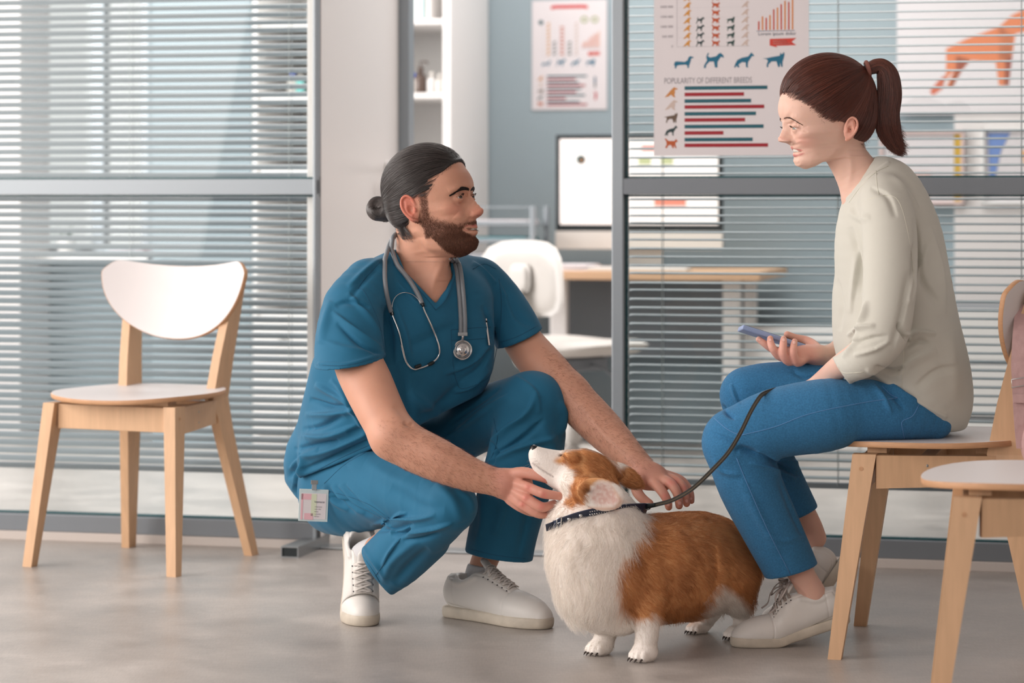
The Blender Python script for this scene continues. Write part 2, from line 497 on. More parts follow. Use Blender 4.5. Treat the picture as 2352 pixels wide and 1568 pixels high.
M['ply'] = mat('birch_ply_edge', (206, 158, 118), 0.55, var=0.2, vscale=40, stretch=(1, 1, 22))
M['desk_wood'] = mat('desk_oak', (206, 168, 134), 0.5, var=0.1, vscale=5, stretch=(1, 12, 12))
M['laminate'] = mat('white_laminate', (226, 222, 222), 0.42)
M['chrome'] = mat('chrome', (205, 207, 208), 0.16, 1.0)
M['steel'] = mat('satin_steel', (150, 154, 156), 0.35, 0.9)
M['black'] = mat('black_plastic', (14, 24, 28), 0.4)
M['paper'] = mat('paper', (216, 210, 212), 0.7)

def floor_mat():
    m = bpy.data.materials.new('polished_concrete'); nt, N, L, b = nt_of(m)
    tc = N.new('ShaderNodeTexCoord')
    def noise(s, d, st=None):
        n = N.new('ShaderNodeTexNoise'); n.inputs['Scale'].default_value = s; n.inputs['Detail'].default_value = d
        if st:
            mp = N.new('ShaderNodeMapping'); mp.inputs['Scale'].default_value = st[0]; mp.inputs['Rotation'].default_value = (0, 0, st[1])
            L.new(tc.outputs['Object'], mp.inputs[0]); L.new(mp.outputs[0], n.inputs['Vector'])
        else: L.new(tc.outputs['Object'], n.inputs['Vector'])
        return n
    n1 = noise(1.6, 6); n2 = noise(7, 8); n3 = noise(26, 5, ((1, 9, 1), 0.5)); n4 = noise(30, 5, ((9, 1, 1), 0.2))
    r = N.new('ShaderNodeValToRGB'); L.new(n1.outputs['Fac'], r.inputs['Fac'])
    r.color_ramp.elements[0].position = 0.3; r.color_ramp.elements[0].color = (*s2l((156, 150, 145)), 1)
    r.color_ramp.elements[1].position = 0.72; r.color_ramp.elements[1].color = (*s2l((186, 179, 173)), 1)
    cur = r.outputs['Color']
    for n, lo, hi, f in ((n2, 0.82, 1.12, 1), (n3, 0.9, 1.08, 1), (n4, 0.93, 1.06, 1)):
        mr = N.new('ShaderNodeMapRange'); mr.inputs['From Min'].default_value = 0.3; mr.inputs['From Max'].default_value = 0.7
        mr.inputs['To Min'].default_value = lo; mr.inputs['To Max'].default_value = hi; L.new(n.outputs['Fac'], mr.inputs['Value'])
        mx = N.new('ShaderNodeMix'); mx.data_type = 'RGBA'; mx.blend_type = 'MULTIPLY'; mx.inputs['Factor'].default_value = f
        L.new(cur, mx.inputs['A']); L.new(mr.outputs[0], mx.inputs['B']); cur = mx.outputs['Result']
    L.new(cur, b.inputs['Base Color'])
    mr = N.new('ShaderNodeMapRange'); mr.inputs['To Min'].default_value = 0.24; mr.inputs['To Max'].default_value = 0.48
    L.new(n2.outputs['Fac'], mr.inputs['Value']); L.new(mr.outputs[0], b.inputs['Roughness'])
    bp = N.new('ShaderNodeBump'); bp.inputs['Strength'].default_value = 0.12; bp.inputs['Distance'].default_value = 0.002
    L.new(n3.outputs['Fac'], bp.inputs['Height']); L.new(bp.outputs[0], b.inputs['Normal'])
    b.inputs['Specular IOR Level'].default_value = 0.55
    return m
M['floor'] = floor_mat()
def glass_mat(name, tint, refl=1.0):
    m = bpy.data.materials.new(name); m.use_nodes = True; N = m.node_tree.nodes; L = m.node_tree.links; N.clear()
    out = N.new('ShaderNodeOutputMaterial'); t = N.new('ShaderNodeBsdfTransparent'); t.inputs[0].default_value = (*tint, 1)
    g = N.new('ShaderNodeBsdfGlossy'); g.inputs['Roughness'].default_value = 0.02
    fr = N.new('ShaderNodeFresnel'); fr.inputs[0].default_value = 1.45
    mm = N.new('ShaderNodeMath'); mm.operation = 'MULTIPLY'; mm.inputs[1].default_value = refl; L.new(fr.outputs[0], mm.inputs[0])
    mx = N.new('ShaderNodeMixShader'); L.new(mm.outputs[0], mx.inputs[0]); L.new(t.outputs[0], mx.inputs[1]); L.new(g.outputs[0], mx.inputs[2])
    L.new(mx.outputs[0], out.inputs[0]); return m
M['glass'] = glass_mat('partition_glass', (0.94, 0.965, 0.965), 0.4)


# ---------------------------------------------------------------- the rooms
YAW = math.radians(13.6); SW, CW = math.sin(YAW), math.cos(YAW); Y0 = 6.88
WM = Matrix.Translation((0, Y0, 0)) @ Matrix.Rotation(-YAW, 4, 'Z')      # partition frame: u along the glass wall, v into the office
def W(u, v, z): return np.array(WM @ Vector((u, v, z)))
def U(px, v=0.0):
    m = (px-CX)/F_PX; return (m*(Y0+v*CW)-v*SW)/(CW+m*SW)
def Zat(px, py, v=0.0):
    u = U(px, v); d = Y0-u*SW+v*CW; return CAM_H-(py-Y_HOR)*d/F_PX
def room(o, kind=None, label=None, cat=None, group=None):
    if o.parent is None: o.matrix_world = WM
    return tag(o, label, cat, group, kind)
def rbox(name, u0, u1, v0, v1, z0, z1, m, parent=None, bevel=0.002):
    bm = bmesh.new(); add_box(bm, ((u0+u1)/2, (v0+v1)/2, (z0+z1)/2), (u1-u0, v1-v0, z1-z0))
    o = bm_obj(name, bm, m, parent, bevel=bevel)
    if parent is None: o.matrix_world = WM
    return o
def rempty(name, u, v, z, label=None, cat=None, group=None, kind=None):
    o = empty(name, W(u, v, z), -YAW); return tag(o, label, cat, group, kind)
def pbox(name, c, s, m, parent, bevel=0.002, rot=None): return box(name, c, s, m, parent, bevel=bevel, rot=rot)

# floor, ceiling, outer walls of the waiting room (open to a wall of windows on one side) and of the office
bm = bmesh.new(); add_box(bm, (0, 5.0, -0.05), (12, 15.5, 0.1)); tag(bm_obj('floor', bm, M['floor']), kind='structure')
bm = bmesh.new(); add_box(bm, (0, 5.0, 3.05), (12, 15.5, 0.1)); tag(bm_obj('ceiling', bm, M['wall_white']), kind='structure')
bm = bmesh.new(); add_box(bm, (0.6, -2.55, 1.5), (10.6, 0.1, 3.0)); tag(bm_obj('wall_front', bm, M['wall_white']), kind='structure')
bm = bmesh.new(); add_box(bm, (3.9, 2.0, 1.5), (0.1, 8.9, 3.0)); tag(bm_obj('wall_right', bm, M['wall_white']), kind='structure')
VB = 3.2
wu0, wu1, wz0, wz1 = U(46, VB), U(341, VB), Zat(200, 585, VB), 2.1
bm = bmesh.new()
for a in ((-3.6, wu0, 0, 3.0), (wu1, 0.93, 0, 3.0), (wu0, wu1, 0, wz0), (wu0, wu1, wz1, 3.0)):
    add_box(bm, ((a[0]+a[1])/2, VB+0.05, (a[2]+a[3])/2), (a[1]-a[0], 0.1, a[3]-a[2]))
room(bm_obj('wall_back', bm, M['wall_blue']), 'structure')
room(rbox('wall_back.001', 0.93, 3.6, VB-0.02, VB+0.08, 0, 3.0, M['wall_white']), 'structure')
room(rbox('wall_left', -3.7, -3.6, 0.4, VB+0.1, 0, 3.0, M['wall_blue']), 'structure')
room(rbox('wall_right.001', 3.5, 3.6, 0, VB, 0, 3.0, M['wall_white']), 'structure')
# window in the office's far wall
w3 = rempty('window_3', (wu0+wu1)/2, VB, wz0, kind='structure')
hw = (wu1-wu0)/2; hz = wz1-wz0
for c, s in (((0, 0.03, 0.02), (2*hw, 0.06, 0.04)), ((0, 0.03, hz-0.02), (2*hw, 0.06, 0.04)), ((-hw+0.015, 0.03, hz/2), (0.03, 0.06, hz)), ((hw-0.015, 0.03, hz/2), (0.03, 0.06, hz)),
             ((hw*0.22, 0.03, hz/2), (0.05, 0.07, hz)), ((-hw*0.72, 0.04, hz/2), (0.014, 0.05, hz))):
    pbox('window_frame', c, s, M['alu'], w3)
pbox('pane', (0, 0.035, hz/2), (2*hw-0.03, 0.006, hz-0.05), M['glass'], w3, 0)
pbox('window_sill', (0, -0.06, -0.012), (2*hw+0.1, 0.16, 0.024), M['white'], w3)
# pale pilaster beside it, and a blue block added for an evenly shaded stretch of wall
room(rbox('trim_1', U(-60, 2.9), U(46, 2.9), 2.9, 3.19, 0, 3.0, M['wall_white']), 'structure')
room(rbox('wall_block_added', U(350, 2.64), U(577, 2.64), 2.64, 3.19, 0, 3.0, M['wall_blue']), 'structure')  # added block, flush with the cabinet to keep its shadow off

# the glass partition: window_1 left of the doorway, window_2 right of it
def glazed(name, u0, u1, posts, rail):
    w = rempty(name, (u0+u1)/2, 0, 0, kind='structure'); c0 = (u0+u1)/2; L_ = u1-u0
    pbox('floor_strip', (0, 0.0, 0.012), (L_, 0.095, 0.024), M['strip'], w)
    pbox('bottom_rail', (0, 0, 0.047), (L_, 0.07, 0.046), M['alu_dark'], w)
    pbox('mid_rail', (0, 0, 0.966), (L_, 0.072, 0.042), M['alu_dark'] if rail else M['alu'], w)
    pbox('top_rail', (0, 0, 2.96), (L_, 0.07, 0.08), M['alu_dark'], w)
    for a, b in posts: pbox('post', ((a+b)/2-c0, 0, 1.5), (b-a, 0.075, 3.0), M['alu'], w, 0.003)
    for z in (0.0725, 0.942, 0.99): pbox('gasket', (0, 0, z), (L_, 0.02, 0.005), M['gasket'], w, 0)
    for a, b in posts:
        for e, sgn in ((a, -1), (b, 1)):
            e2 = e+sgn*0.003
            if u0 < e2 < u1: pbox('gasket', (e2-c0, 0, 1.5), (0.006, 0.02, 2.9), M['gasket'], w, 0)
    for z0, z1 in ((0.07, 0.945), (0.987, 2.92)): pbox('pane', (0, 0, (z0+z1)/2), (L_-0.01, 0.008, z1-z0), M['glass'], w, 0)
    return w
glazed('window_1', -2.6, U(736), [(U(728), U(736)), (-2.6, -2.55)], 0)
glazed('window_2', U(1411), 3.3, [(U(1411), U(1438)), (3.25, 3.3)], 1)
room(rbox('wall_left.001', -5.2, -2.6, -0.05, 0.05, 0, 3.0, M['wall_white']), 'structure')
room(rbox('wall_right.002', 3.3, 4.6, -0.05, 0.05, 0, 3.0, M['wall_white']), 'structure')
# door leaf, opened straight back into the office
dl = rempty('door_1', U(738), 0.0, 0, kind='structure')
dl.rotation_euler.z = -YAW+math.radians(91)
pbox('door_panel', (0.40, 0.02, 1.045), (0.80, 0.04, 2.05), M['door_white'], dl, 0.003)
pbox('door_edge', (0.803, 0.0, 1.045), (0.012, 0.062, 2.05), M['alu'], dl, 0.002)
bm = bmesh.new()
r = bmesh.ops.create_cone(bm, cap_ends=True, segments=20, radius1=0.026, radius2=0.026, depth=0.012); bmesh.ops.rotate(bm, matrix=Matrix.Rotation(math.pi/2, 3, 'X'), verts=r['verts']); bmesh.ops.translate(bm, vec=(0.66, -0.006, 1.02), verts=r['verts'])
r = bmesh.ops.create_cone(bm, cap_ends=True, segments=14, radius1=0.009, radius2=0.009, depth=0.05); bmesh.ops.rotate(bm, matrix=Matrix.Rotation(math.pi/2, 3, 'X'), verts=r['verts']); bmesh.ops.translate(bm, vec=(0.66, -0.03, 1.02), verts=r['verts'])
add_box(bm, (0.60, -0.052, 1.02), (0.14, 0.016, 0.02)); bm_obj('door_handle', bm, M['white'], dl, bevel=0.003)
# post right behind the open leaf
room(rbox('trim_3', U(914, 0.82), U(943, 0.82), 0.80, 0.86, 0, 3.0, M['alu']), 'structure')
room(rbox('trim_4', U(736), U(1411), -0.04, 0.04, 0.0, 0.006, M['steel']), 'structure')

# venetian blinds, every slat its own piece
def blind(name, u0, u1, tilt, cords, mt, label, v=0.055, zb=0.215, n=66, pitch=0.0218, seed=1):
    rnd = random.Random(seed)
    r0 = rempty(name, (u0+u1)/2, v, zb-0.02, label, 'blind', 'venetian blinds behind the glass partition'); L_ = u1-u0; ca, sa = math.cos(tilt), math.sin(tilt)
    V = []; K = 6
    for su in (-1, 1):
        for i in range(K+1):
            t = -1+2*i/K; y = 0.0125*t; z = 0.0022*(1-t*t)
            V.append((su*L_/2, y*ca-z*sa*0, z+0*y))
    V = []; 
    for su in (-1, 1):
        for off in (0, -0.0005):
            for i in range(K+1):
                t = -1+2*i/K; y = 0.0125*t; z = 0.0022*(1-t*t)+off
                V.append((su*L_/2, y*ca-z*sa, y*sa+z*ca))
    n1 = K+1; Fs = []
    for i in range(K):
        Fs.append((i, i+1, 2*n1+i+1, 2*n1+i)); Fs.append((n1+i, 3*n1+i, 3*n1+i+1, n1+i+1))
    me_o = mesh_obj('slat', V, Fs, mt, r0, smooth=True); me_o.location = (0, 0, 0.02)
    for k in range(1, n):
        o = me_o.copy(); COL.objects.link(o); o.parent = r0; o.location = (0, 0, 0.02+k*pitch+rnd.uniform(-.0006, .0006))
        o.rotation_euler = (rnd.uniform(-.03, .03), rnd.uniform(-.0012, .0012), 0)
    pbox('bottom_bar', (0, 0, 0.0), (L_, 0.026, 0.014), M['alu_dark'], r0)
    for px in cords:
        x = U(px, v)-(u0+u1)/2
        for dy in (-0.0135, 0.0135):
            V_, F_ = tube_mesh([(x, dy, 0), (x, dy, n*pitch+0.02)], 0.0009, 5); mesh_obj('ladder_cord', V_, F_, M['cord'], r0)
        for k in range(0, n): pass
    pbox('head_rail', (0, 0, n*pitch+0.03), (L_, 0.03, 0.03), M['alu_dark'], r0)
    return r0
blind('venetian_blind', -2.5, U(724, 0.055), math.radians(35), (302, 667, -60), M['slat'], 'grey venetian blind with half closed slats behind the lone white chair', seed=3)
blind('venetian_blind', U(1447, 0.055), 3.2, math.radians(12.5), (1522, 1925, 2346), M['slat_r'], 'grey venetian blind with open slats behind the seated woman', seed=5)

# foot of a steel stand poking out under the partition
V, Fs = [], []
sf = empty('steel_foot', P(700, 1262, 6.9)*np.array([1, 1, 0]), 0, 'square steel tube foot with an open black end on the floor beside the kneeling man', 'stand foot')
a = np.array([-0.545+0.0, 6.80, 0.022]); b = np.array([-0.465, 7.12, 0.022])
a = P(665, 1270, 6.80); b = P(738, 1243, 7.05); a[2] = b[2] = 0.0
dv = (b-a)/np.linalg.norm(b-a); sd = np.array([dv[1], -dv[0], 0])*0.024
bm = bmesh.new()
for z0, z1, s0, s1 in ((0.0, 0.003, -1, 1), (0.026, 0.029, -1, 1), (0.003, 0.026, -1, -0.88), (0.003, 0.026, 0.88, 1)):
    q = [a+sd*s0, a+sd*s1, b+sd*s1, b+sd*s0]
    add_hex(bm, [p+np.array([0, 0, z0]) for p in q], [p+np.array([0, 0, z1]) for p in q])
bm_obj('square_tube', bm, M['steel'], sf, ws=True)
bm = bmesh.new(); c = a+dv*0.004; q = [c-sd*.88, c+sd*.88, c+dv*.004+sd*.88, c+dv*.004-sd*.88]
add_hex(bm, [p+np.array([0, 0, 0.003]) for p in q], [p+np.array([0, 0, 0.026]) for p in q]); bm_obj('tube_shade', bm, M['dark'], sf, ws=True)  # dark block paints the shade inside the open tube end
bm = bmesh.new(); add_box(bm, b+np.array([0.0, 0, 0.10]), (0.045, 0.03, 0.16)); bm_obj('upright', bm, M['steel'], sf, ws=True, bevel=0.003)

from mathutils.geometry import tessellate_polygon
# ---------------------------------------------------------------- printed charts
DOGS = {
 'dachs': [(0,.25),(.05,.52),(.16,.55),(.55,.5),(.68,.62),(.74,.85),(.82,.95),(1,.86),(.98,.8),(.87,.77),(.84,.55),(.8,.35),(.76,.2),(.76,.02),(.68,.02),(.68,.2),(.6,.28),(.25,.25),(.14,.18),(.12,0),(.04,0),(.06,.2)],
 'terrier': [(0,0),(.1,0),(.12,.2),(.28,.42),(.5,.42),(.56,.02),(.68,.02),(.68,.38),(.78,.6),(.86,.74),(1,.66),(.98,.82),(.84,1),(.74,.95),(.62,.78),(.32,.7),(.2,.78),(.26,1),(.2,1),(.12,.75),(.16,.5),(.02,.2)],
 'shepherd': [(0,.02),(.08,.0),(.12,.14),(.2,.0),(.28,.04),(.22,.2),(.4,.36),(.58,.34),(.6,.02),(.72,.0),(.68,.1),(.7,.36),(.82,.6),(.9,.76),(1,.74),(.99,.82),(.9,.94),(.86,1),(.8,.9),(.7,.74),(.4,.66),(.16,.5),(.06,.24)],
 'pinscher': [(.12,0),(.2,0),(.2,.18),(.36,.38),(.6,.38),(.68,.02),(.76,.0),(.78,.3),(.84,.02),(.9,0),(.9,.36),(.96,.6),(1,.84),(.97,1),(.86,.84),(.8,.97),(.76,.76),(.3,.66),(.16,.62),(-.08,.58),(.12,.54),(.18,.4),(.12,.2)],
 'sit': [(0,0),(.3,.1),(.5,.28),(.62,.1),(.78,0),(.84,.02),(.74,.2),(.8,.5),(.78,.72),(1,.78),(.98,.86),(.8,.94),(.74,1),(.62,.88),(.4,.6),(.2,.3)],
 'walk': [(.05,.1),(.12,0),(.2,.08),(.28,.3),(.5,.34),(.6,.06),(.7,0),(.7,.3),(.86,.0),(.92,.04),(.82,.4),(.86,.6),(1,.66),(.98,.78),(.86,.92),(.76,.72),(.3,.74),(.08,.98),(0,.94),(.12,.7),(.16,.4)],
}
def chart(name, root, w, h, shapes):
    """printed shapes on a sheet: ONE flat print layer coloured per shape; coordinates 0..1, y down"""
    V = []; Fs = []; C = []
    bm = bmesh.new(); lay = bm.verts.layers.float_color.new('Col')
    for poly, c in shapes:
        vs = [bm.verts.new(((x-0.5)*w, -0.0008, (1-y)*h)) for x, y in poly]
        for v in vs: v[lay] = (*s2l(c), 1)
        for t in tessellate_polygon([[Vector((x, y, 0)) for x, y in poly]]):
            try: bm.faces.new([vs[i] for i in t])
            except Exception: pass
    o = bm_obj('print', bm, M['print'], root); return o
M['print'] = mat('ink', (0, 0, 0), 0.6, attr=True)
def rect(x0, y0, x1, y1, c): return ([(x0, y0), (x1, y0), (x1, y1), (x0, y1)], c)
def dog(kind, x0, y0, x1, y1, c, flip=False):
    return ([((x0+(x1-x0)*(1-a if flip else a)), y1-(y1-y0)*b) for a, b in DOGS[kind]], c)
RED, TEAL, ORG, DK, CR, GR = (150, 8, 30), (8, 84, 98), (208, 130, 52), (34, 56, 58), (196, 176, 166), (150, 146, 150)
def text_obj(txt, size, m, root, x, z, sx=1.0, align='LEFT', y=-0.0008, name='lettering'):
    cu = bpy.data.curves.new(name, 'FONT'); cu.body = txt; cu.size = size; cu.align_x = align
    o = bpy.data.objects.new(name, cu); COL.objects.link(o); dg = bpy.context.evaluated_depsgraph_get()
    me = bpy.data.meshes.new_from_object(o.evaluated_get(dg)); bpy.data.objects.remove(o)
    me.transform(Matrix.Translation((x, y, z)) @ Matrix.Rotation(math.pi/2, 4, 'X') @ Matrix.Diagonal((sx, 1, 1, 1)))
    me.materials.clear(); me.materials.append(m)
    return link(bpy.data.objects.new(name, me), root)
def breed_chart(root, w, h, full=True):
    """fractions measured on the photograph: sheet 0..1 across, 0..1 down"""
    S = []
    # bottom bars
    bars = [.765, .55, .615, .735, .66, .56, .73, .36, .63, .77]
    y = .685
    ys = [.685, .714, .744, .771, .802, .83, .86, .889, .919, .945]
    for i, (bw, yy) in enumerate(zip(bars, ys)): S.append(rect(.2, yy, .2+bw*.70, yy+.0165, TEAL if i % 2 == 0 else RED))
    for i, (k, c) in enumerate((('sit', (190, 124, 60)), ('sit', CR), ('pinscher', (96, 76, 62)), ('shepherd', DK), ('walk', (178, 84, 36)))):
        S.append(dog(k, .07, .688+i*.058, .155, .735+i*.058, c))
    S.append(dog('sit', .095, .70, .13, .73, (60, 50, 40))) if 0 else None
    # teal silhouettes
    for i, k in enumerate(('dachs', 'terrier', 'shepherd', 'pinscher')):
        S.append(dog(k, .13+i*.195, .535 if i else .545, .26+i*.195, .603, (10, 98, 128)))
    # columns of small dogs
    for j, (k, c, n, x) in enumerate((('sit', (200, 138, 54), 9, .19), ('terrier', DK, 4, .275), ('walk', (180, 78, 36), 8, .375), ('pinscher', (36, 66, 62), 4, .47), ('sit', CR, 9, .565))):
        for i in range(n): S.append(dog(k, x, .475-i*.0345, x+.055, .505-i*.0345, c))
    S.append(rect(.15, .505, .62, .5062, GR)); S.append(rect(.15, .2, .1515, .505, GR))
    for i in range(8): S.append(rect(.15, .463-i*.045, .62, .4636-i*.045, (190, 186, 190)))
    # bar fan
    for i, hh in enumerate((.04, .062, .055, .067, .093, .1, .115, .13, .125, .15)):
        S.append(rect(.675+i*.024, .435-hh, .675+i*.024+.009, .435, (190, 62, 32) if i % 2 == 0 else (208, 124, 40)))
    S.append(rect(.665, .438, .91, .4405, (60, 90, 120)))
    # ribbon
    S.append(([(.75, .475), (.92, .473), (.89, .49), (.92, .505), (.79, .507), (.80, .515), (.75, .505)], (196, 56, 42)))
    for yy, a, b in ((.483, .77, .86), (.494, .77, .88)): S.append(rect(a, yy, b, yy+.006, (226, 150, 140)))
    # man and woman figures and map at the right edge
    S.append(rect(.83, .70, .855, .76, (20, 80, 110))); S.append(rect(.832, .76, .853, .80, DK)); S.append(rect(.835, .83, .845, .86, (176, 20, 44))); S.append(([(.84, .855), (.87, .84), (.86, .91), (.835, .91)], (176, 30, 50)))
    # heading banner
    S.append(([(.25, .055), (.3, .045), (.7, .045), (.75, .055), (.74, .085), (.7, .075), (.3, .075), (.26, .085)], (196, 40, 40)))
    S.append(([(.12+.03*math.cos(a/16*6.283), .2+.022*math.sin(a/16*6.283)) for a in range(16)], (10, 80, 90)))
    for cx_ in (.7, .84):
        ring = []
        for a in range(17): ring.append((cx_+.05*math.cos(a/16*6.283), .18+.032*math.sin(a/16*6.283)))
        for a in range(16, -1, -1): ring.append((cx_+.028*math.cos(a/16*6.283), .18+.018*math.sin(a/16*6.283)))
        S.append((ring, (150, 160, 110)))
    return S
def poster(name, u, v, z, w, h, label, shapes=None, rot=0):
    r = rempty(name, u, v, z, label, 'poster')
    r.rotation_euler.z += rot
    pbox('sheet', (0, 0, h/2), (w, 0.0008, h), M['paper'], r, 0)
    chart('print', r, w, h, shapes)
    return r
ink = mat('grey_ink', (138, 134, 140), 0.6); ink2 = mat('navy_ink', (60, 70, 90), 0.6)
# the big breed poster taped to the glass, and its smaller twin on the office wall
u0, u1 = U(1502, -0.012), U(1858, -0.012); pw = u1-u0; zb = Zat(1680, 357, -0.012)
ph = pw*1.414
p1 = poster('wall_poster', (u0+u1)/2, -0.012, zb, pw, ph, 'large dog breed chart poster on the glass beside the woman', [s for s in breed_chart(None, 1, 1) if s])
text_obj('POPULARITY OF DIFFERENT BREEDS', 0.0215, ink, p1, -pw/2+.066*pw, ph*(1-.672), 0.66)
text_obj('Lorem ipsum dolor', 0.0125, ink2, p1, -pw/2+.675*pw, ph*(1-.459), 1.0)
for k, t in enumerate(('0', '500 000', '1000 000', '1500 000', '2000 000', '2500 000')): text_obj(t, 0.009, ink, p1, -pw/2+.125*pw, ph*(1-.508+k*.045), 1, 'RIGHT')
VW = VB-0.004
u0, u1 = U(1222, VW), U(1394, VW); pw2 = u1-u0; ph2 = pw2*1.43
p2 = poster('wall_poster', (u0+u1)/2, VW, Zat(1308, 252, VW), pw2, ph2, 'small dog breed chart poster on the blue wall above the monitor', [s for s in breed_chart(None, 1, 1) if s])
# prints on the white wall
VR = VB-0.025
u0, u1 = U(2060, VR), U(2440, VR); pz = Zat(2250, 262, VR)
S = [
 ([(.26,.77),(.30,.66),(.30,.44),(.42,.36),(.62,.26),(.70,.16),(.80,.10),(.86,.12),(.87,.22),(.80,.30),(.72,.32),(.70,.52),(.68,.76),(.62,.76),(.60,.56),(.45,.54),(.40,.62),(.34,.77),(.30,.77),(.35,.62)], (214, 118, 66)),
 ([(.36,.5),(.45,.54),(.40,.62),(.34,.77),(.31,.77),(.36,.62)], (188, 84, 52)),
 ([(.66,.5),(.70,.52),(.68,.76),(.65,.76)], (178, 60, 48)),
 ([(.62,.26),(.70,.32),(.70,.52),(.62,.54)], (222, 128, 76)),
 ([(.20,.80),(.26,.70),(.30,.66),(.28,.78),(.22,.84)], (196, 92, 58)),
 ([(.80,.10),(.83,.04),(.86,.06),(.86,.12)], (30, 44, 50)),
 ([(.86,.16),(.90,.19),(.94,.24),(.92,.28),(.86,.26)], (20, 60, 64)),
]
p3 = poster('art_print', (u0+u1)/2, VR, pz, u1-u0, (u1-u0)*0.72, 'art print of an angular orange dog on the white wall at right', S)
def framed(px0, py0, px1, py1, label, shapes, fm, name='picture'):
    v = VR-0.012; a, b = U(px0, v), U(px1, v); z0 = Zat((px0+px1)/2, py1, v); z1 = Zat((px0+px1)/2, py0, v); w = b-a; h = z1-z0
    r = rempty(name, (a+b)/2, v, z0, label, 'picture')
    for c, s in (((0, 0, 0.006), (w, 0.02, 0.012)), ((0, 0, h-0.006), (w, 0.02, 0.012)), ((-w/2+.006, 0, h/2), (.012, .02, h)), ((w/2-.006, 0, h/2), (.012, .02, h))): pbox('picture_frame', c, s, fm, r)
    pbox('sheet', (0, 0.004, h/2), (w-.02, 0.002, h-.02), M['paper'], r, 0)
    o = chart('print', r, w, h, shapes); o.location.y = 0.002
    return r
M['pink_frame'] = mat('pale_pink_frame', (214, 190, 186), 0.5)
framed(2020, 300, 2215, 470, 'pink framed print with a mustard stripe on the white wall behind the ponytail', [rect(.88, .03, .96, .97, (196, 160, 66)), rect(.1, .55, .6, .9, (224, 196, 190))], M['pink_frame'])
framed(2254, 294, 2440, 470, 'white framed print with a blue shape on the white wall at right edge', [([(.08, .06), (.36, .06), (.24, .3), (.16, .7), (.10, .66)], (112, 140, 196)), ([(.5, .3), (.9, .2), (.9, .8), (.6, .8)], (222, 160, 84))], M['white'])

# ---------------------------------------------------------------- office furniture
def at_uv(px, v): return U(px, v)
# tall open shelf cabinet
VS = 2.62
cu0, cu1 = U(580, VS), U(1026, VS)
cab = rempty('shelf_cabinet', (cu0+cu1)/2, VS, 0, 'tall white open shelf cabinet behind the open door', 'cabinet')
cw = cu1-cu0; cd = VB-VS-0.01
for c, s, n in (((-cw/2+.009, cd/2, 1.15), (.018, cd, 2.3), 'side_panel'), ((cw/2+.0, cd/2, 1.15), (.03, cd, 2.3), 'side_panel'), ((0, cd-.006, 1.15), (cw-.03, .01, 2.3), 'back_panel'), ((0, cd/2, 2.29), (cw, cd, .02), 'top_panel'), ((0, cd/2, .04), (cw-.03, cd, .08), 'plinth'), ((-cw*.18, cd/2, 1.15), (.018, cd, 2.26), 'divider')):
    pbox(n, c, s, M['white'], cab)
shelf_z = [Zat(980, 219, VS), Zat(980, 49, VS), Zat(980, 390, VS), .5]
for z in shelf_z: pbox('shelf', (0, cd/2, z), (cw-.034, cd-.02, .02), M['white'], cab)
for k, (a, b) in enumerate(((-cw/2+.02, -cw*.18-.01), (-cw*.18+.01, cw*.14), (cw*.14+.004, cw/2-.018))):
    d_ = pbox('cabinet_door', ((a+b)/2, -.008, .27), (b-a, .016, .44), M['white'], cab); pbox('knob', ((a+b)/2, -.02, .42), (.03, .014, .012), M['steel'], d_)
bott_prof = [(0, 0), (.026, 0), (.028, .006), (.028, .075), (.022, .088), (.010, .094), (.010, .104), (0, .104)]
def bottle(px, shelf, s, mt, capm, label, v=VS+0.12, pump=False):
    z = shelf_z[shelf]+0.011; r = rempty('bottle', U(px, v), v, z, label, 'bottle', 'bottles on the cabinet shelves')
    V_, F_ = lathe([(a*s, b*s) for a, b in bott_prof], 20); mesh_obj('body', V_, F_, mt, r)
    V_, F_ = lathe([(0, .1*s), (.013*s, .1*s), (.013*s, .125*s), (0, .125*s)], 14); mesh_obj('cap', V_, F_, capm, r)
    if pump: V_, F_ = tube_mesh([(0, 0, .12*s), (0, 0, .15*s), (.03*s, 0, .15*s), (.035*s, 0, .14*s)], .004*s, 6); mesh_obj('pump', V_, F_, capm, r)
blue_cap = mat('blue_cap', (70, 110, 210), 0.4); brownm = mat('brown_glass', (86, 70, 62), 0.3); cyanm = mat('cyan_box', (120, 200, 196), 0.5); amber = mat('grey_bottle', (214, 212, 210), 0.4)
bottle(951, 0, .62, M['white_plastic'], blue_cap, 'white bottle with a blue cap on the shelf beside the door edge')
bottle(966, 0, .80, brownm, brownm, 'dark brown pump bottle on the cabinet shelf', pump=True)
bottle(992, 0, .66, amber, M['white_plastic'], 'pale grey bottle on the shelf beside the brown bottle')
bottle(1010, 0, .60, M['white_plastic'], M['white_plastic'], 'small all white bottle nearest the cabinet side')
bottle(672, 0, .75, M['white_plastic'], blue_cap, 'blue capped bottle seen through the half closed blind')
bottle(690, 0, .62, cyanm, M['white_plastic'], 'turquoise bottle seen through the half closed blind')
for k, (px, c, n) in enumerate(((950, (150, 210, 205), 'turquoise'), (962, (214, 226, 224), 'pale grey'), (975, (190, 214, 214), 'pale blue'), (990, (226, 222, 220), 'white'))):
    v = VS+.1; r = rempty('box_file', U(px, v), v, shelf_z[1]+.0105, n+' box file on the top cabinet shelf', 'box file', 'box files on the top shelf')
    pbox('case', (0, .05, .11), (.017, .18, .22), mat('box_file_'+str(k), c, .6), r)
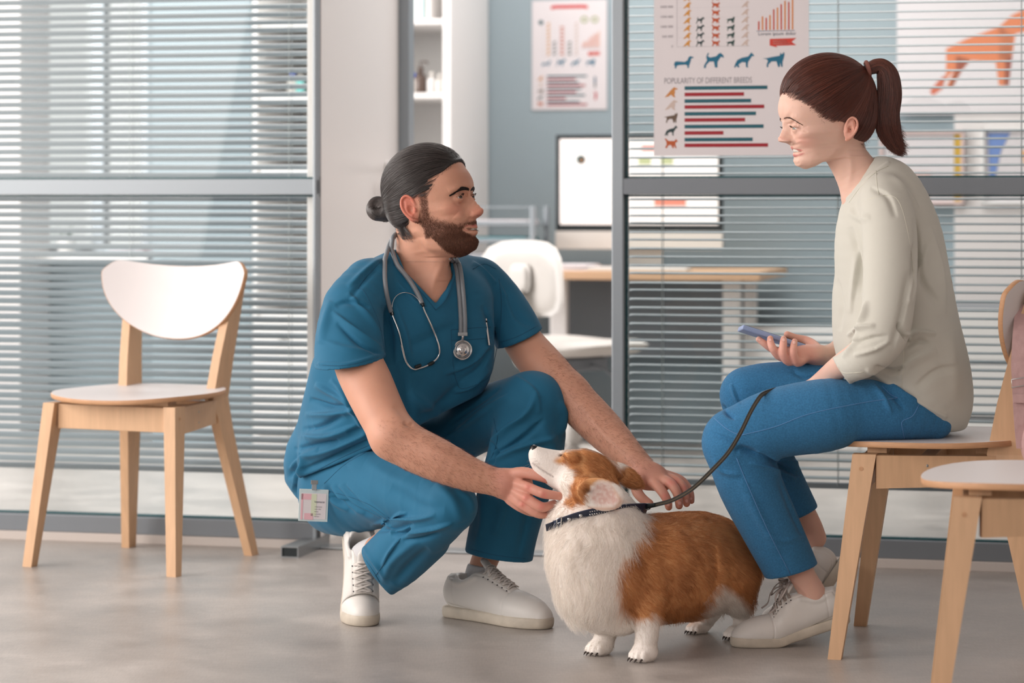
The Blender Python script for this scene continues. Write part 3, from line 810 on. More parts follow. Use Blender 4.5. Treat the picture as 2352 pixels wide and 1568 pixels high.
# sit-stand desk
VD = 2.42; DZ = Zat(1350, 622, VD)
du0, du1 = U(1090, VD), U(1745, VD)
desk = rempty('desk', (du0+du1)/2, VD, 0, 'oak topped desk with white column legs under the monitor', 'desk')
dw = du1-du0
pbox('desk_top', (0, .37, DZ-.016), (dw, .72, .032), M['desk_wood'], desk, .004)
for px in (1285, 1682):
    x = U(px, VD+.3)-(du0+du1)/2
    lg = pbox('leg', (x, .30, DZ/2), (.064, .045, DZ-.04), M['white'], desk, .006); pbox('foot', (x, .32, .02), (.07, .62, .035), M['white'], lg, .006)
pbox('modesty_panel', (0, .66, DZ-.2), (dw-.3, .016, .3), M['alu_dark'], desk)
x = U(1728, VD+.66)-(du0+du1)/2; pbox('rear_leg', (x, .62, DZ/2), (.045, .045, DZ-.04), M['white'], desk, .005)
# monitor
VM = VD+.38; mu0, mu1 = U(1276, VM), U(1660, VM); mw = mu1-mu0; mz1 = Zat(1400, 309, VM); mz0 = Zat(1400, 572, VM); mzs = Zat(1400, 527, VM)
mon = rempty('monitor', (mu0+mu1)/2, VM, DZ, 'large all in one desktop monitor with a white lit screen', 'monitor')
M['screen'] = mat('lit_screen', (238, 230, 226), .3, emit=.35)
pbox('casing', (0, .012, (mz0+mz1)/2-DZ), (mw, .02, mz1-mz0), M['black'], mon, .003)
pbox('chin', (0, 0.0, (mz0+mzs)/2-DZ-.003), (mw, .006, mzs-mz0-.006), M['white_plastic'], mon, .002)
pbox('screen', (0, .0, (mzs+mz1)/2-DZ+.001), (mw-.034, .004, mz1-mzs-.034), M['screen'], mon, 0)
S = [([(.135+.03*math.cos(a/16*6.283), .24+.054*math.sin(a/16*6.283)) for a in range(16)], (30, 90, 96)), ([(.14+.015*math.cos(a/16*6.283), .245+.027*math.sin(a/16*6.283)) for a in range(16)], (212, 130, 60))]
for x in (.24, .32, .40):
    for k in range(7): S.append(dog('sit', x, .42+k*.075, x+.02, .46+k*.075, (206, 196, 180)))
S += [rect(.52, .08, .86, .14, (222, 100, 80)), rect(.60, .70, .80, .78, (226, 140, 120)), rect(.5, .22, .58, .3, (190, 196, 150)), rect(.64, .22, .72, .3, (190, 196, 150))]
o = chart('print', mon, mw-.034, mz1-mzs-.034, S); o.location = (0, -.0025, mzs-DZ+.018)
bm = bmesh.new(); add_box(bm, (0, .06, (mz0+.08-DZ)/2), (.16, .012, mz0+.08-DZ)); add_box(bm, (0, .08, .004), (.2, .17, .008)); bm_obj('stand', bm, M['white_plastic'], mon, bevel=.002)
kb = rempty('keyboard', U(1470, VD+.1), VD+.09, DZ, 'thin white keyboard lying on the oak desk', 'keyboard')
pbox('base', (0, 0, .005), (.36, .115, .01), M['white_plastic'], kb); bm = bmesh.new()
for i in range(14):
    for j in range(5): add_box(bm, (-.165+i*.0254, -.045+j*.0225, .0115), (.021, .018, .003))
bm_obj('keys', bm, M['white'], kb)
kb2 = rempty('paper_stack', U(1296, VD+.1), VD+.15, DZ, 'low stack of white paper on the desk under the monitor', 'paper')
for k in range(5): pbox('sheet', (random.Random(k).uniform(-.004, .004), 0, .002+k*.004), (.2, .22, .0036), M['paper'], kb2, 0, Matrix.Rotation(.05*(k % 3-1), 3, 'Z'))
# letter trays on the desk
VT = VD+.3
tray = rempty('letter_tray', U(1150, VT), VT, DZ, 'stacked grey letter tray with papers on the desk behind the man', 'letter tray')
tw = .31*1.0
for k in range(3):
    z = .035+k*.062
    t_ = pbox('tray_shelf', (0, 0, z), (tw, .24, .004), M['alu_dark'], tray); pbox('front_lip', (0, -.12, z+.008), (tw, .003, .016), M['alu'], t_)
    pbox('papers', (-.01, .0, z+.012), (tw-.05, .21, .016), [M['paper'], mat('tray_teal', (60, 150, 160), .6), M['paper']][k], tray)
for sx in (-1, 1):
    for sy in (-1, 1): pbox('corner_post', (sx*(tw/2-.006), sy*.112, .115), (.018, .02, .23), M['alu'], tray, .004)
pbox('top_wire', (0, -.112, .226), (tw, .006, .006), M['alu'], tray)
binder = mat('grey_binder', (110, 140, 150), .5)
for k in range(2):
    r = rempty('ring_binder', U(1118+k*26, VD+.14), VD+.10, DZ+.0, ['pale grey ring binder lying below the trays', 'blue grey ring binder lying under the letter tray'][k], 'binder')
    pbox('cover', (0, 0, .012), (.02, .2, .022), [M['paper'], binder][k], r)
# office chair, white shell
VC = 1.75
och = rempty('office_chair', U(1316, VC), VC, 0, 'white swivel office chair facing the desk', 'chair')
och.rotation_euler.z = math.radians(-48)
def rounded_panel(w, h, t, bend, n=24, p=3.2, zc=0):
    """superellipse panel in x-z with thickness and a gentle bend"""
    V = []; Fs = []; rings = 6
    for side in (1, -1):
        for r_ in range(rings+1):
            q = r_/rings
            for k in range(n):
                a = 2*math.pi*k/n; ca, sa = math.cos(a), math.sin(a); rr = (abs(ca)**p+abs(sa)**p)**(-1/p)
                x, z = q*rr*ca*w/2, q*rr*sa*h/2
                y = bend*(x*x)/(w*w/4)+side*t/2*math.sqrt(max(0, 1-q**6))
                V.append((x, y, z+zc))
    m = (rings+1)*n
    for s in (0, 1):
        for r_ in range(rings):
            for k in range(n):
                a = s*m+r_*n+k; b = s*m+r_*n+(k+1) % n; f = (a, b, b+n, a+n); Fs.append(f if s == 0 else f[::-1])
    for k in range(n): Fs.append((rings*n+k, rings*n+(k+1) % n, m+rings*n+(k+1) % n, m+rings*n+k))
    return V, Fs
sz = Zat(1330, 800, VC)
V_, F_ = rounded_panel(.40, .25, .045, -.03, p=3.4); b_ = mesh_obj('backrest', V_, F_, M['white_plastic'], och); b_.location = (0, -.20, sz+.235); b_.rotation_euler = (.06, 0, 0)
V_, F_ = rounded_panel(.43, .42, .055, 0.02, p=3); b_ = mesh_obj('seat', V_, F_, M['white_plastic'], och); b_.rotation_euler = (math.pi/2, 0, 0); b_.location = (0, .02, sz)
pts = catmull([(0, -.03, sz-.06), (0, -.2, sz-.06), (0, -.255, sz+.02), (0, -.25, sz+.2)], 6); V_, F_ = tube_mesh(pts, .02, 10, flat=(1.4, .6, (0, 1, 0.3))); mesh_obj('back_bracket', V_, F_, M['white_plastic'], och)
V_, F_ = rounded_panel(.1, .1, .03, 0, p=4); b_ = mesh_obj('bracket_plate', V_, F_, M['white_plastic'], och); b_.location = (0, -.235, sz+.235)
pbox('tilt_mechanism', (0, 0, sz-.05), (.13, .2, .045), M['alu_dark'], och, .01)
V_, F_ = lathe([(0, .08), (.028, .08), (.028, .26), (.018, .26), (.018, sz-.05), (0, sz-.05)], 16); mesh_obj('gas_column', V_, F_, M['white_plastic'], och)
V_, F_ = tube_mesh(catmull([(.05, .02, sz-.05), (.12, .02, sz-.06), (.2, .02, sz-.1), (.24, .02, sz-.1)], 5), .005, 6); mesh_obj('lever', V_, F_, M['alu_dark'], och)
for k in range(5):
    a = k*2*math.pi/5+.3; d = np.array([math.cos(a), math.sin(a), 0])
    V_, F_ = tube_mesh([d*.02+[0, 0, .105], d*.16+[0, 0, .095], d*.29+[0, 0, .068]], [.026, .02, .014], 10); lg = mesh_obj('leg', V_, F_, M['white_plastic'], och)
    V_, F_ = lathe([(0, -.012), (.026, -.012), (.028, 0), (.026, .012), (0, .012)], 16, axis_matrix((-d[1], d[0], 0), d*.29+np.array([0, 0, .028]))); mesh_obj('caster', V_, F_, M['white'], lg)
# white drawer unit and dark chair back seen low at right through the blind
v = 2.4; du = rempty('drawer_unit', U(2300, v), v, 0, 'white drawer unit seen through the blind behind the woman', 'drawer unit')
h_ = Zat(2290, 708, v)
pbox('carcass', (0, .25, h_/2), (.46, .5, h_), M['alu_dark'], du)
for k in range(3):
    d_ = pbox('drawer', (.03, -.01, h_-.09-k*.19), (.38, .018, .175), M['white'], du); pbox('handle', (0, -.02, .05), (.12, .01, .01), M['steel'], d_)
v = 2.75; su0, su1 = U(1712, v), U(2110, v); sh = Zat(1900, 757, v)
sb = rempty('sideboard', (su0+su1)/2, v, 0, 'low white sideboard seen through the blind below the blue wall', 'sideboard'); sw_ = su1-su0
pbox('carcass', (0, .2, sh/2), (sw_, .38, sh), M['white'], sb)
for k in range(3):
    d_ = pbox('cabinet_door', (-sw_/3+k*sw_/3, .002, sh/2), (sw_/3-.008, .018, sh-.06), M['white'], sb); pbox('handle', (sw_/8, -.014, sh*.3), (.01, .01, .12), M['steel'], d_)
# plant on the window sill
green = mat('leaf_green', (120, 140, 135), .6)
pl = rempty('potted_plant', U(122, 2.95), 3.08, wz0+.0005, 'small potted plant on the office window sill', 'plant')
V_, F_ = lathe([(0, 0), (.03, 0), (.038, .06), (.034, .06), (.03, .052), (0, .052)], 16); mesh_obj('pot', V_, F_, M['white'], pl)
rp = random.Random(4)
for k in range(11):
    a = rp.uniform(0, 6.28); e = rp.uniform(.5, 1.3); L_ = rp.uniform(.05, .10); d = np.array([math.cos(a)*math.cos(e), math.sin(a)*math.cos(e), math.sin(e)])
    sd = np.array([-d[1], d[0], 0]); sd /= np.linalg.norm(sd); b0 = np.array([0, 0, .05])
    V_ = [b0, b0+d*L_*.5+sd*.012, b0+d*L_*.5+[0, 0, .004], b0+d*L_*.5-sd*.012, b0+d*L_-[0, 0, .008]]
    mesh_obj('leaf', V_, [(0, 1, 2), (0, 2, 3), (1, 4, 2), (2, 4, 3)], green, pl)
for k, (px, c, n) in enumerate(((300, (196, 150, 150), 'pink'), (360, (190, 130, 130), 'rose'))):
    v = 3.05; r = rempty('book', U(px, v), v, wz0+.0005 if k == 0 else wz0+.0005, n+' book lying near the office window', 'book', None)
    r.location = W(U(px-20, 3.12), 3.12, wz0+.0005)
    pbox('cover', (0, 0, .008), (.09, .06, .015), mat('book_'+n, c, .6), r)

# ---------------------------------------------------------------- plywood chairs
def ply_panel(name, outline, fn, t, parent, rings=7):
    """outline: closed 2D curve; fn maps 2D to a 3D mid-surface point and its normal is found numerically; white faces, wooden edge"""
    ol = np.array(outline); c = ol.mean(0); n = len(ol); V = []; Fs = []; mi = []
    def mid(p): return np.array(fn(p[0], p[1]))
    def nor(p):
        a = mid(p+np.array([.002, 0]))-mid(p-np.array([.002, 0])); b = mid(p+np.array([0, .002]))-mid(p-np.array([0, .002]))
        q = np.cross(a, b); return q/np.linalg.norm(q)
    for s in (.5, -.5):
        for r in range(rings+1):
            q = r/rings
            for k in range(n):
                p = c+(ol[k]-c)*max(q, .001); V.append(mid(p)+nor(p)*s*t)
    m = (rings+1)*n
    for s in (0, 1):
        for r in range(rings):
            for k in range(n):
                a = s*m+r*n+k; b = s*m+r*n+(k+1) % n; f = (a, b, b+n, a+n); Fs.append(f if s == 0 else f[::-1]); mi.append(0)
    e = rings*n; base = len(V); prof = ((.5, 0), (.36, .0012), (-.36, .0012), (-.5, 0))
    for s, outw in prof:
        for k in range(n):
            d = ol[k]-c; d = d/np.linalg.norm(d); V.append(mid(ol[k]+d*outw)+nor(ol[k])*s*t)
    for j in range(3):
        for k in range(n):
            a = base+j*n+k; b = base+j*n+(k+1) % n; Fs.append((a, b, b+n, a+n)[::-1] if False else (a, a+n, b+n, b)); mi.append(1)
    return mesh_obj(name, V, Fs, M['laminate'], parent, smooth=True, mats=[M['ply']], midx=mi)
def superell(w, h, p, n=48, cy=0, egg=0):
    o = []
    for k in range(n):
        a = 2*math.pi*k/n; ca, sa = math.cos(a), math.sin(a); rr = (abs(ca)**p+abs(sa)**p)**(-1/p)
        x, y = rr*ca*w/2, rr*sa*h/2; o.append((x*(1+egg*y/h), y+cy))
    return o
def leg_hex(p0, s0, p1, s1):
    """foot centre, foot section, top centre, top section"""
    def q(p, s): return [(p[0]-s[0]/2, p[1]-s[1]/2, p[2]), (p[0]+s[0]/2, p[1]-s[1]/2, p[2]), (p[0]+s[0]/2, p[1]+s[1]/2, p[2]), (p[0]-s[0]/2, p[1]+s[1]/2, p[2])]
    return q(p0, s0), q(p1, s1)
def screw(parent, loc, d, r=.0045):
    V, Fs = lathe([(0, .0015), (r*.5, .0015), (r, .0005), (r, -.002), (0, -.002)], 10, axis_matrix(d, loc)); mesh_obj('screw', V, Fs, M['steel'], parent, smooth=False)
def make_chair(name, loc, front, label, back=True, wscale=1.0):
    rz = math.atan2(front[1], front[0])-math.pi/2
    c = empty(name, (loc[0], loc[1], 0), rz, label, 'chair', 'birch plywood chairs with white seats')
    w = M['wood']
    for s in (-1, 1):
        bm = bmesh.new(); add_hex(bm, *leg_hex((s*.2145, .209, 0), (.027, .027), (s*.180, .152, .414), (.034, .048)))
        lg = bm_obj('leg', bm, w, c, bevel=.0025)
        V, Fs = lathe([(0, -.0), (.0045, 0), (.0045, .0006), (0, .0006)], 12, axis_matrix((s, 0, .08), (s*.1992, .158, .385))); mesh_obj('dowel', V, Fs, M['ply'], lg, smooth=False)
        bm = bmesh.new()
        def sec(x, y, z, wx, wy): return [(x-wx/2, y-wy/2, z), (x+wx/2, y-wy/2, z), (x+wx/2, y+wy/2, z), (x-wx/2, y+wy/2, z)]
        S_ = [sec(s*.19, -.209, 0, .024, .034), sec(s*.142, -.142, .34, .026, .062), sec(s*.133, -.128, .415, .026, .076), sec(s*.142, -.145, .52, .025, .068), sec(s*.158, -.184, .70, .024, .050), sec(s*.163, -.196, .748, .024, .042)]
        rings = [[bm.verts.new(p) for p in q] for q in S_]
        for a, b in zip(rings[:-1], rings[1:]):
            for k in range(4): bm.faces.new((a[k], a[(k+1) % 4], b[(k+1) % 4], b[k]))
        bm.faces.new(rings[0][::-1]); bm.faces.new(rings[-1])
        bm_obj('leg', bm, w, c, bevel=.003)
        bm = bmesh.new()      # side rail, deeper at the front
        a0, a1 = np.array([s*.184, .13]), np.array([s*.137, -.105]); nn = np.array([a1[1]-a0[1], -(a1[0]-a0[0])]); nn = nn/np.linalg.norm(nn)*.011
        q = [a0-nn, a0+nn, a1+nn, a1-nn]
        add_hex(bm, [(q[0][0], q[0][1], .345), (q[1][0], q[1][1], .345), (q[2][0], q[2][1], .352), (q[3][0], q[3][1], .352)], [(p[0], p[1], .412) for p in q])
        rl = bm_obj('side_rail', bm, w, c, bevel=.002)
        for z in (.392, .365): screw(rl, (s*(.184-.47*.047+.0115), .13-.47*.215, z), (s, .2*s*s, 0))
        bm = bmesh.new(); add_box(bm, (s*.12, .13, .4195), (.08, .04, .011)); bm_obj('spacer', bm, w, c, bevel=.001)
        bm = bmesh.new(); add_box(bm, (s*.09, -.09, .4195), (.06, .05, .011)); bm_obj('spacer', bm, w, c, bevel=.001)
    bm = bmesh.new(); add_box(bm, (0, .150, .380), (.325, .022, .062)); bm_obj('front_rail', bm, w, c, bevel=.002)
    bm = bmesh.new(); add_box(bm, (0, -.118, .380), (.24, .022, .055)); bm_obj('rear_rail', bm, w, c, bevel=.002)
    bm = bmesh.new(); add_box(bm, (0, .03, .392), (.30, .03, .034)); bm_obj('cross_rail', bm, w, c, bevel=.002)
    ply_panel('seat', superell(.425, .425, 2.35, cy=0, egg=.14), lambda x, y: (x, y+.022, .431+.10*x*x-.05*(y/.2)**4*.1+(.012*max(0, -y/.2)**2)), .0115, c)
    if back:
        ol = []
        n = 30
        top = [(-.205, .752), (-.19, .7685), (-.165, .768), (-.10, .759), (0, .7535), (.10, .759), (.165, .768), (.19, .7685), (.205, .752)]
        low = [(.2195*math.sin(a)**.93 if math.sin(a) > 0 else 0, 0) for a in []]
        pts = [(-.2205, .742)]+[(-.2205*math.cos(t)**.95, .742-.177*math.sin(t)**1.05) for t in np.linspace(.12, math.pi/2-.01, 12)]
        right = [(-x, z) for x, z in pts[::-1]][1:]
        ol = top[1:-1][::-1]+pts+right
        ol = [(-.212, .756)] and ([(.208, .757)]+top[1:-1][::-1]+[(-.208, .757)]+pts+right)
        ol = catmull(ol, 2, closed=True)
        ply_panel('backrest', ol, lambda x, z: (x, -.173-.27*(z-.66)+1.35*x*x, z), .0115, c, rings=6)
    return c
ch_left = make_chair('dining_chair', (-.944, 6.744), (-.419, -.909), 'white and birch chair standing empty by the left blind')
ch_wom = make_chair('dining_chair', (.912, 5.46), (-.968, .25), 'birch chair that the woman is sitting on')
ch_front = make_chair('dining_chair', (.974, 4.70), (-.985, .17), 'birch chair cut off by the frame, nearest the camera')

# ---------------------------------------------------------------- people: shared anatomy
def P4(x, y, d, r): return np.array([*P(x, y, d), r*d/F_PX])
def chain(*rows): return np.array([P4(*r) for r in rows])
FACE_M = {  # height above the ear canal -> half section (forward, half width) from the front midline backwards, mm, male
 60: [(96,0),(94,22),(86,42),(71,57),(40,68),(0,72)],
 40: [(101,0),(99,14),(96,28),(88,43),(74,56),(45,66),(0,71)],
 28: [(100,0),(96,10),(94,20),(92,34),(84,48),(70,57),(40,66),(0,70)],
 20: [(98,0),(92,7),(86,14),(85,24),(84,36),(78,48),(66,57),(38,66),(0,70)],
 10: [(101,0),(94,7),(85,13),(82,20),(82,32),(76,46),(62,57),(36,66),(0,70)],
 1: [(107,0),(99,8),(88,14),(84,22),(82,34),(76,48),(61,59),(34,67),(0,70)],
 -8: [(113,0),(105,8),(93,14),(87,22),(84,36),(77,50),(60,61),(30,66),(0,68)],
 -16: [(119,0),(112,8),(100,14),(90,20),(86,33),(78,48),(59,59),(28,63),(0,66)],
 -23: [(122,0),(118,8),(108,14.5),(96,19),(88,26),(82,39),(72,49),(55,57),(25,61),(0,64)],
 -30: [(117,0),(113,10),(105,17),(95,19),(87,26),(81,39),(70,49),(53,56),(22,59),(0,62)],
 -37: [(102,0),(98,10),(92,16),(86,25),(78,38),(67,48),(50,55),(20,58),(0,60)],
 -50: [(99,0),(95,11),(88,23),(77,36),(65,46),(48,54),(18,57),(0,58)],
 -57: [(102,0),(97,11),(88,23),(76,35),(63,45),(46,53),(16,57),(0,57)],
 -62: [(97,0),(93,11),(84,24),(74,35),(61,45),(44,52),(14,56),(0,56)],
 -68: [(99,0),(95,11),(84,23),(72,34),(59,43),(42,51),(12,55),(0,55)],
 -76: [(92,0),(89,11),(80,23),(69,33),(56,42),(40,49),(10,54),(-5,54)],
 -88: [(95,0),(91,12),(82,23),(69,32),(54,40),(37,47),(6,52),(-10,52)],
 -100: [(91,0),(87,12),(78,21),(63,29),(47,37),(29,44),(0,48),(-15,48)],
 -110: [(78,0),(73,10),(62,18),(47,24),(32,31),(12,36),(0,38)],
 -118: [(50,0),(45,6),(38,10),(28,14),(14,18),(0,20)],
}
def squash_jaw(t, k): return {(u if u > -41 else -41+(u+41)*k): r for u, r in t.items()}
class FaceField:
    """half width squared of a symmetric head as a function of (forward, up); outside the profile it is negative"""
    def __init__(s, table, scale=1.0, profile=None, depth=None, jaw=.15):
        s.jaw = jaw
        us = sorted(table); nf, nu = 190, 200
        s.f = np.linspace(-90, 145, nf); s.u = np.linspace(-130, 80, nu)
        rows = []
        for u in us:
            a = np.array(table[u], float)
            if profile is not None:                      # move the front midline to a given profile, fading towards the side
                df = np.interp(u, profile[0], profile[1])-a[0, 0]
                a[:, 0] += df*np.clip(1-a[:, 1]/55.0, 0, 1)
            t = np.linspace(0, 1, 12); m = len(a)
            q = catmull(a, 6); q[:, 1] = np.maximum(q[:, 1], 0)
            o = np.argsort(q[:, 0]); fx, wx = q[o, 0], q[o, 1]
            T = np.interp(s.f, fx, wx**2)
            fb, f0 = fx[0], fx[-1]
            u0_ = us[0]; fs = float(np.interp(u, [u0_, u0_*.45], [30, fb])) if u < u0_*.45 else fb; fs = max(fs, fb)
            bk = s.f < fs; T[bk] = T[bk]-float(np.interp(u, [u0_*.8, -5], [2.2, 1.3]))*(fs-s.f[bk])**2
            fr = s.f > f0; T[fr] = -(s.f[fr]-f0)*np.clip(a[1, 1]**2/max(.5, a[0, 0]-a[1, 0]), 10, 120)
            rows.append(T)
        rows = np.array(rows)
        from_u = np.array(us, float); G = np.zeros((nf, nu))
        # Catmull-Rom in u
        for j, u in enumerate(s.u):
            i = int(np.clip(np.searchsorted(from_u, u)-1, 0, len(us)-2)); t = np.clip((u-from_u[i])/(from_u[i+1]-from_u[i]), 0, 1)
            p1, p2 = rows[i], rows[i+1]; h = from_u[i+1]-from_u[i]
            m1 = (rows[i+1]-rows[i-1])/(from_u[i+1]-from_u[i-1])*h if i > 0 else (p2-p1)
            m2 = (rows[i+2]-rows[i])/(from_u[i+2]-from_u[i])*h if i+2 < len(us) else (p2-p1)
            G[:, j] = (2*t**3-3*t*t+1)*p1+(t**3-2*t*t+t)*m1+(-2*t**3+3*t*t)*p2+(t**3-t*t)*m2
            if u < from_u[0]: G[:, j] -= (from_u[0]-u)*60
            if u > from_u[-1]: G[:, j] -= 0
        s.G = G; s.Gf = np.gradient(G, s.f, axis=0); s.Gu = np.gradient(G, s.u, axis=1)
    def samp(s, A, f, u):
        x = np.clip((f-s.f[0])/(s.f[1]-s.f[0]), 0, len(s.f)-1.001); y = np.clip((u-s.u[0])/(s.u[1]-s.u[0]), 0, len(s.u)-1.001)
        i = x.astype(int); j = y.astype(int); a = x-i; b = y-j
        return (A[i, j]*(1-a)+A[i+1, j]*a)*(1-b)+(A[i, j+1]*(1-a)+A[i+1, j+1]*a)*b
    def dist(s, q):
        """q in mm (forward, side, up) -> signed distance in mm"""
        f, w, u = q[:, 0], q[:, 1], q[:, 2]
        u = u-s.jaw*np.clip(48-f, 0, 70)*np.clip((-12-u)/50, 0, 1)**1.3
        T = s.samp(s.G, f, u)-w*w; g = np.sqrt(s.samp(s.Gf, f, u)**2+s.samp(s.Gu, f, u)**2+4*w*w)
        d = -T/np.maximum(g, 22)
        d = -smin(-d, -(u-62)*.8, 14)
        return d
class Head:
    """frame: origin between the ear canals, axes forward, side (towards the camera), up"""
    def __init__(s, o, fwd, side, up, sc=1.0):
        s.o = np.asarray(o, float); s.B = np.array([fwd, side, up], float); s.sc = sc*0.001
    def w(s, f, sd, u): return s.o+(np.array([f, sd, u])@s.B)*s.sc
    def loc(s, p): return ((p-s.o)@s.B.T)/s.sc
    def dirw(s, f, sd, u): d = np.array([f, sd, u])@s.B; return d/np.linalg.norm(d)
    def pix(s, f, sd, u): return proj(s.w(f, sd, u))
def head_frame(o, yaw, pitch, facing, roll=0):
    """facing +1: looks to the photograph's right; yaw: degrees turned from full profile towards the camera; pitch up positive"""
    y, p = math.radians(yaw), math.radians(pitch)
    f0 = np.array([facing*math.cos(y), -math.sin(y), 0]); z = np.array([0, 0, 1.0])
    fwd = f0*math.cos(p)+z*math.sin(p); up = -f0*math.sin(p)+z*math.cos(p)
    side = np.array([-facing*math.sin(y), -math.cos(y), 0])
    r = math.radians(roll)
    up, side = up*math.cos(r)+side*math.sin(r), side*math.cos(r)-up*math.sin(r)
    return fwd, side, up
def head_ops(F, hd, face, skull, ear=(-8, 0, 1.0, 12), ear_out=1.0, eyes=None, ear_w=.9):
    mm = hd.sc
    def fn(p): return face.dist(hd.loc(p))*mm
    c = [hd.w(f, s, u) for f in (-90, 130) for s in (-75, 75) for u in (-125, 70)]
    F.op(fn, np.min(c, 0), np.max(c, 0), 0.006)
    (cf, cu), (rf, rs, ru) = skull
    F.ell(hd.w(cf, 0, cu), np.array([rf, rs, ru])*mm, hd.B, 0.014)
    ef, eu, es, tilt = ear
    for sg in (1, -1):
        if eyes:
            e_f, e_s, e_u, e_r, a_up, a_dn, lid = eyes
            ec = hd.w(e_f, sg*e_s, e_u)
            F.ell(ec, np.array([e_r*1000+lid]*3)*.001, None, .0055)
            def opening(p, sg=sg, ec=ec):
                q = (p-ec)@hd.B.T; r = np.linalg.norm(q, axis=1)+1e-9; az = np.arctan2(q[:, 1]*sg, q[:, 0]); el = np.arcsin(np.clip(q[:, 2]/r, -1, 1))
                az0 = az-math.radians(12); t = np.clip(1-(az0/math.radians(50))**2, -1, 1)
                up = math.radians(a_up)*np.sign(t)*np.abs(t)**.8-.06*az0; dn = math.radians(a_dn)*np.sign(t)*np.abs(t)**.9+.06*az0
                return np.maximum(np.maximum((el-up), (-dn-el))*r, e_r*.9-r)
            F.op(opening, ec-e_r*1.6, ec+e_r*1.6, .0008, 'sub')
    for sg in (1, -1):
        t = math.radians(tilt); ct, st = math.cos(t), math.sin(t)
        def E(a, b, out): return hd.w(ef+es*(a*ear_w*ct-b*st), sg*(72+out*ear_out), eu+es*(b*ct+a*st))
        # ear: a plate with a rolled rim, bowl, antihelix and lobe; a forward, b up
        nrm = hd.dirw(0.45, sg*1.0, 0.05); upv = hd.dirw(-st, 0, ct); fv = np.cross(upv, nrm); fv /= np.linalg.norm(fv); upv = np.cross(nrm, fv)
        F.ell(E(-3, 2, 4), np.array([15.5*es, 3.2, 28*es])*mm, np.array([fv, nrm, upv]), 0.004)
        rim = [E(8, 8, 1), E(7, 22, 5), E(-2, 31, 8), E(-13, 28, 11), E(-19, 15, 13), E(-18, 0, 12), E(-12, -13, 9), E(-5, -22, 6), E(1, -26, 4)]
        F.tube([[*q, r*mm*es] for q, r in zip(rim, (2.4, 2.7, 3.0, 3.1, 3.1, 2.8, 3.0, 4.2, 4.4))], 0.0025, n=4)
        F.tube([[*q, 2.6*mm*es] for q in (E(-8, 19, 6.5), E(-11, 8, 8), E(-10, -4, 7.5), E(-5, -11, 6))], 0.003, n=3)
        F.ell(E(-2, 1, 8.5), np.array([6.5*es, 6, 9*es])*mm, np.array([fv, nrm, upv]), 0.003, 'sub')
        F.ell(E(-11.5, 19, 12.5), np.array([2.2*es, 2.2, 7*es])*mm, np.array([fv, nrm, upv]), 0.002, 'sub')
        F.ell(E(5, -3, 3.5), np.array([3.4, 3.2, 5])*mm, np.array([fv, nrm, upv]), 0.002)   # tragus
def mouth_ops(F, hd, up, lo, op, ru, rl, ro):
    mm = hd.sc
    def sym(c): c = [tuple(x) for x in c]; return c+[(f, -s, u) for f, s, u in c[::-1][1:]]
    for c, r, k, mode in ((up, ru, .0035, 'add'), (lo, rl, .0035, 'add'), (op, ro, .0012, 'sub')):
        c = sym(c); n = len(c); F.tube([[*hd.w(*q), r*mm*(.45+.55*math.sin(math.pi*(i+.35)/(n-.3)))] for i, q in enumerate(c)], k, mode, n=4)
def curve_dist(L, c):
    c = np.array([tuple(x) for x in c]+[(f, -s, u) for f, s, u in c[::-1][1:]]); c = catmull(c, 5); d = np.full(len(L), 1e9)
    for a in c: d = np.minimum(d, ((L-a)**2).sum(1))
    return np.sqrt(d)
def make_eye(name, hd, f, s, u, r, gaze, parent, iris=(70, 48, 36)):
    """eyeball with a painted iris, gaze a world direction"""
    c = hd.w(f, s, u); g = np.array(gaze)/np.linalg.norm(gaze)
    V, Fs = lathe([(math.sin(t)*r, math.cos(t)*r) for t in np.linspace(0.0001, math.pi-.0001, 26)], 28, axis_matrix(g, c))
    n = (V-c)/r; a = n@g; col = np.tile(s2l((206, 198, 194)), (len(V), 1))
    col[a > .86] = s2l(tuple(k*.6 for k in iris)); col[a > .885] = s2l(tuple(min(255, k*1.2) for k in iris)); col[a > .975] = (0.004, 0.004, 0.004)
    o = mesh_obj(name, V, Fs, M['eye'], parent, cols=col, ws=True); return o
M['eye'] = mat('eye', (230, 225, 220), 0.12, attr=True, spec=0.45)
M['lash'] = hair_mat('lash_hair', (26, 18, 16), 0.6, var=.1)
def regions(F, regs, relax=1):
    """mesh one implicit body at different finenesses: [(h, (lo, hi), keep(centroids))]; cuts lie under clothing"""
    VV = []; QQ = []; o = 0
    for h, bnd, keep in regs:
        V, Q = F.mesh(h, bnd, relax, 1.7 if h < .0015 else 1.25); c = V[Q].mean(1); k = keep(c); Q = Q[k]
        u, inv = np.unique(Q, return_inverse=True); V = V[u]; Q = inv.reshape(-1, 4)
        VV.append(V); QQ.append(Q+o); o += len(V)
    return np.concatenate(VV), np.concatenate(QQ)

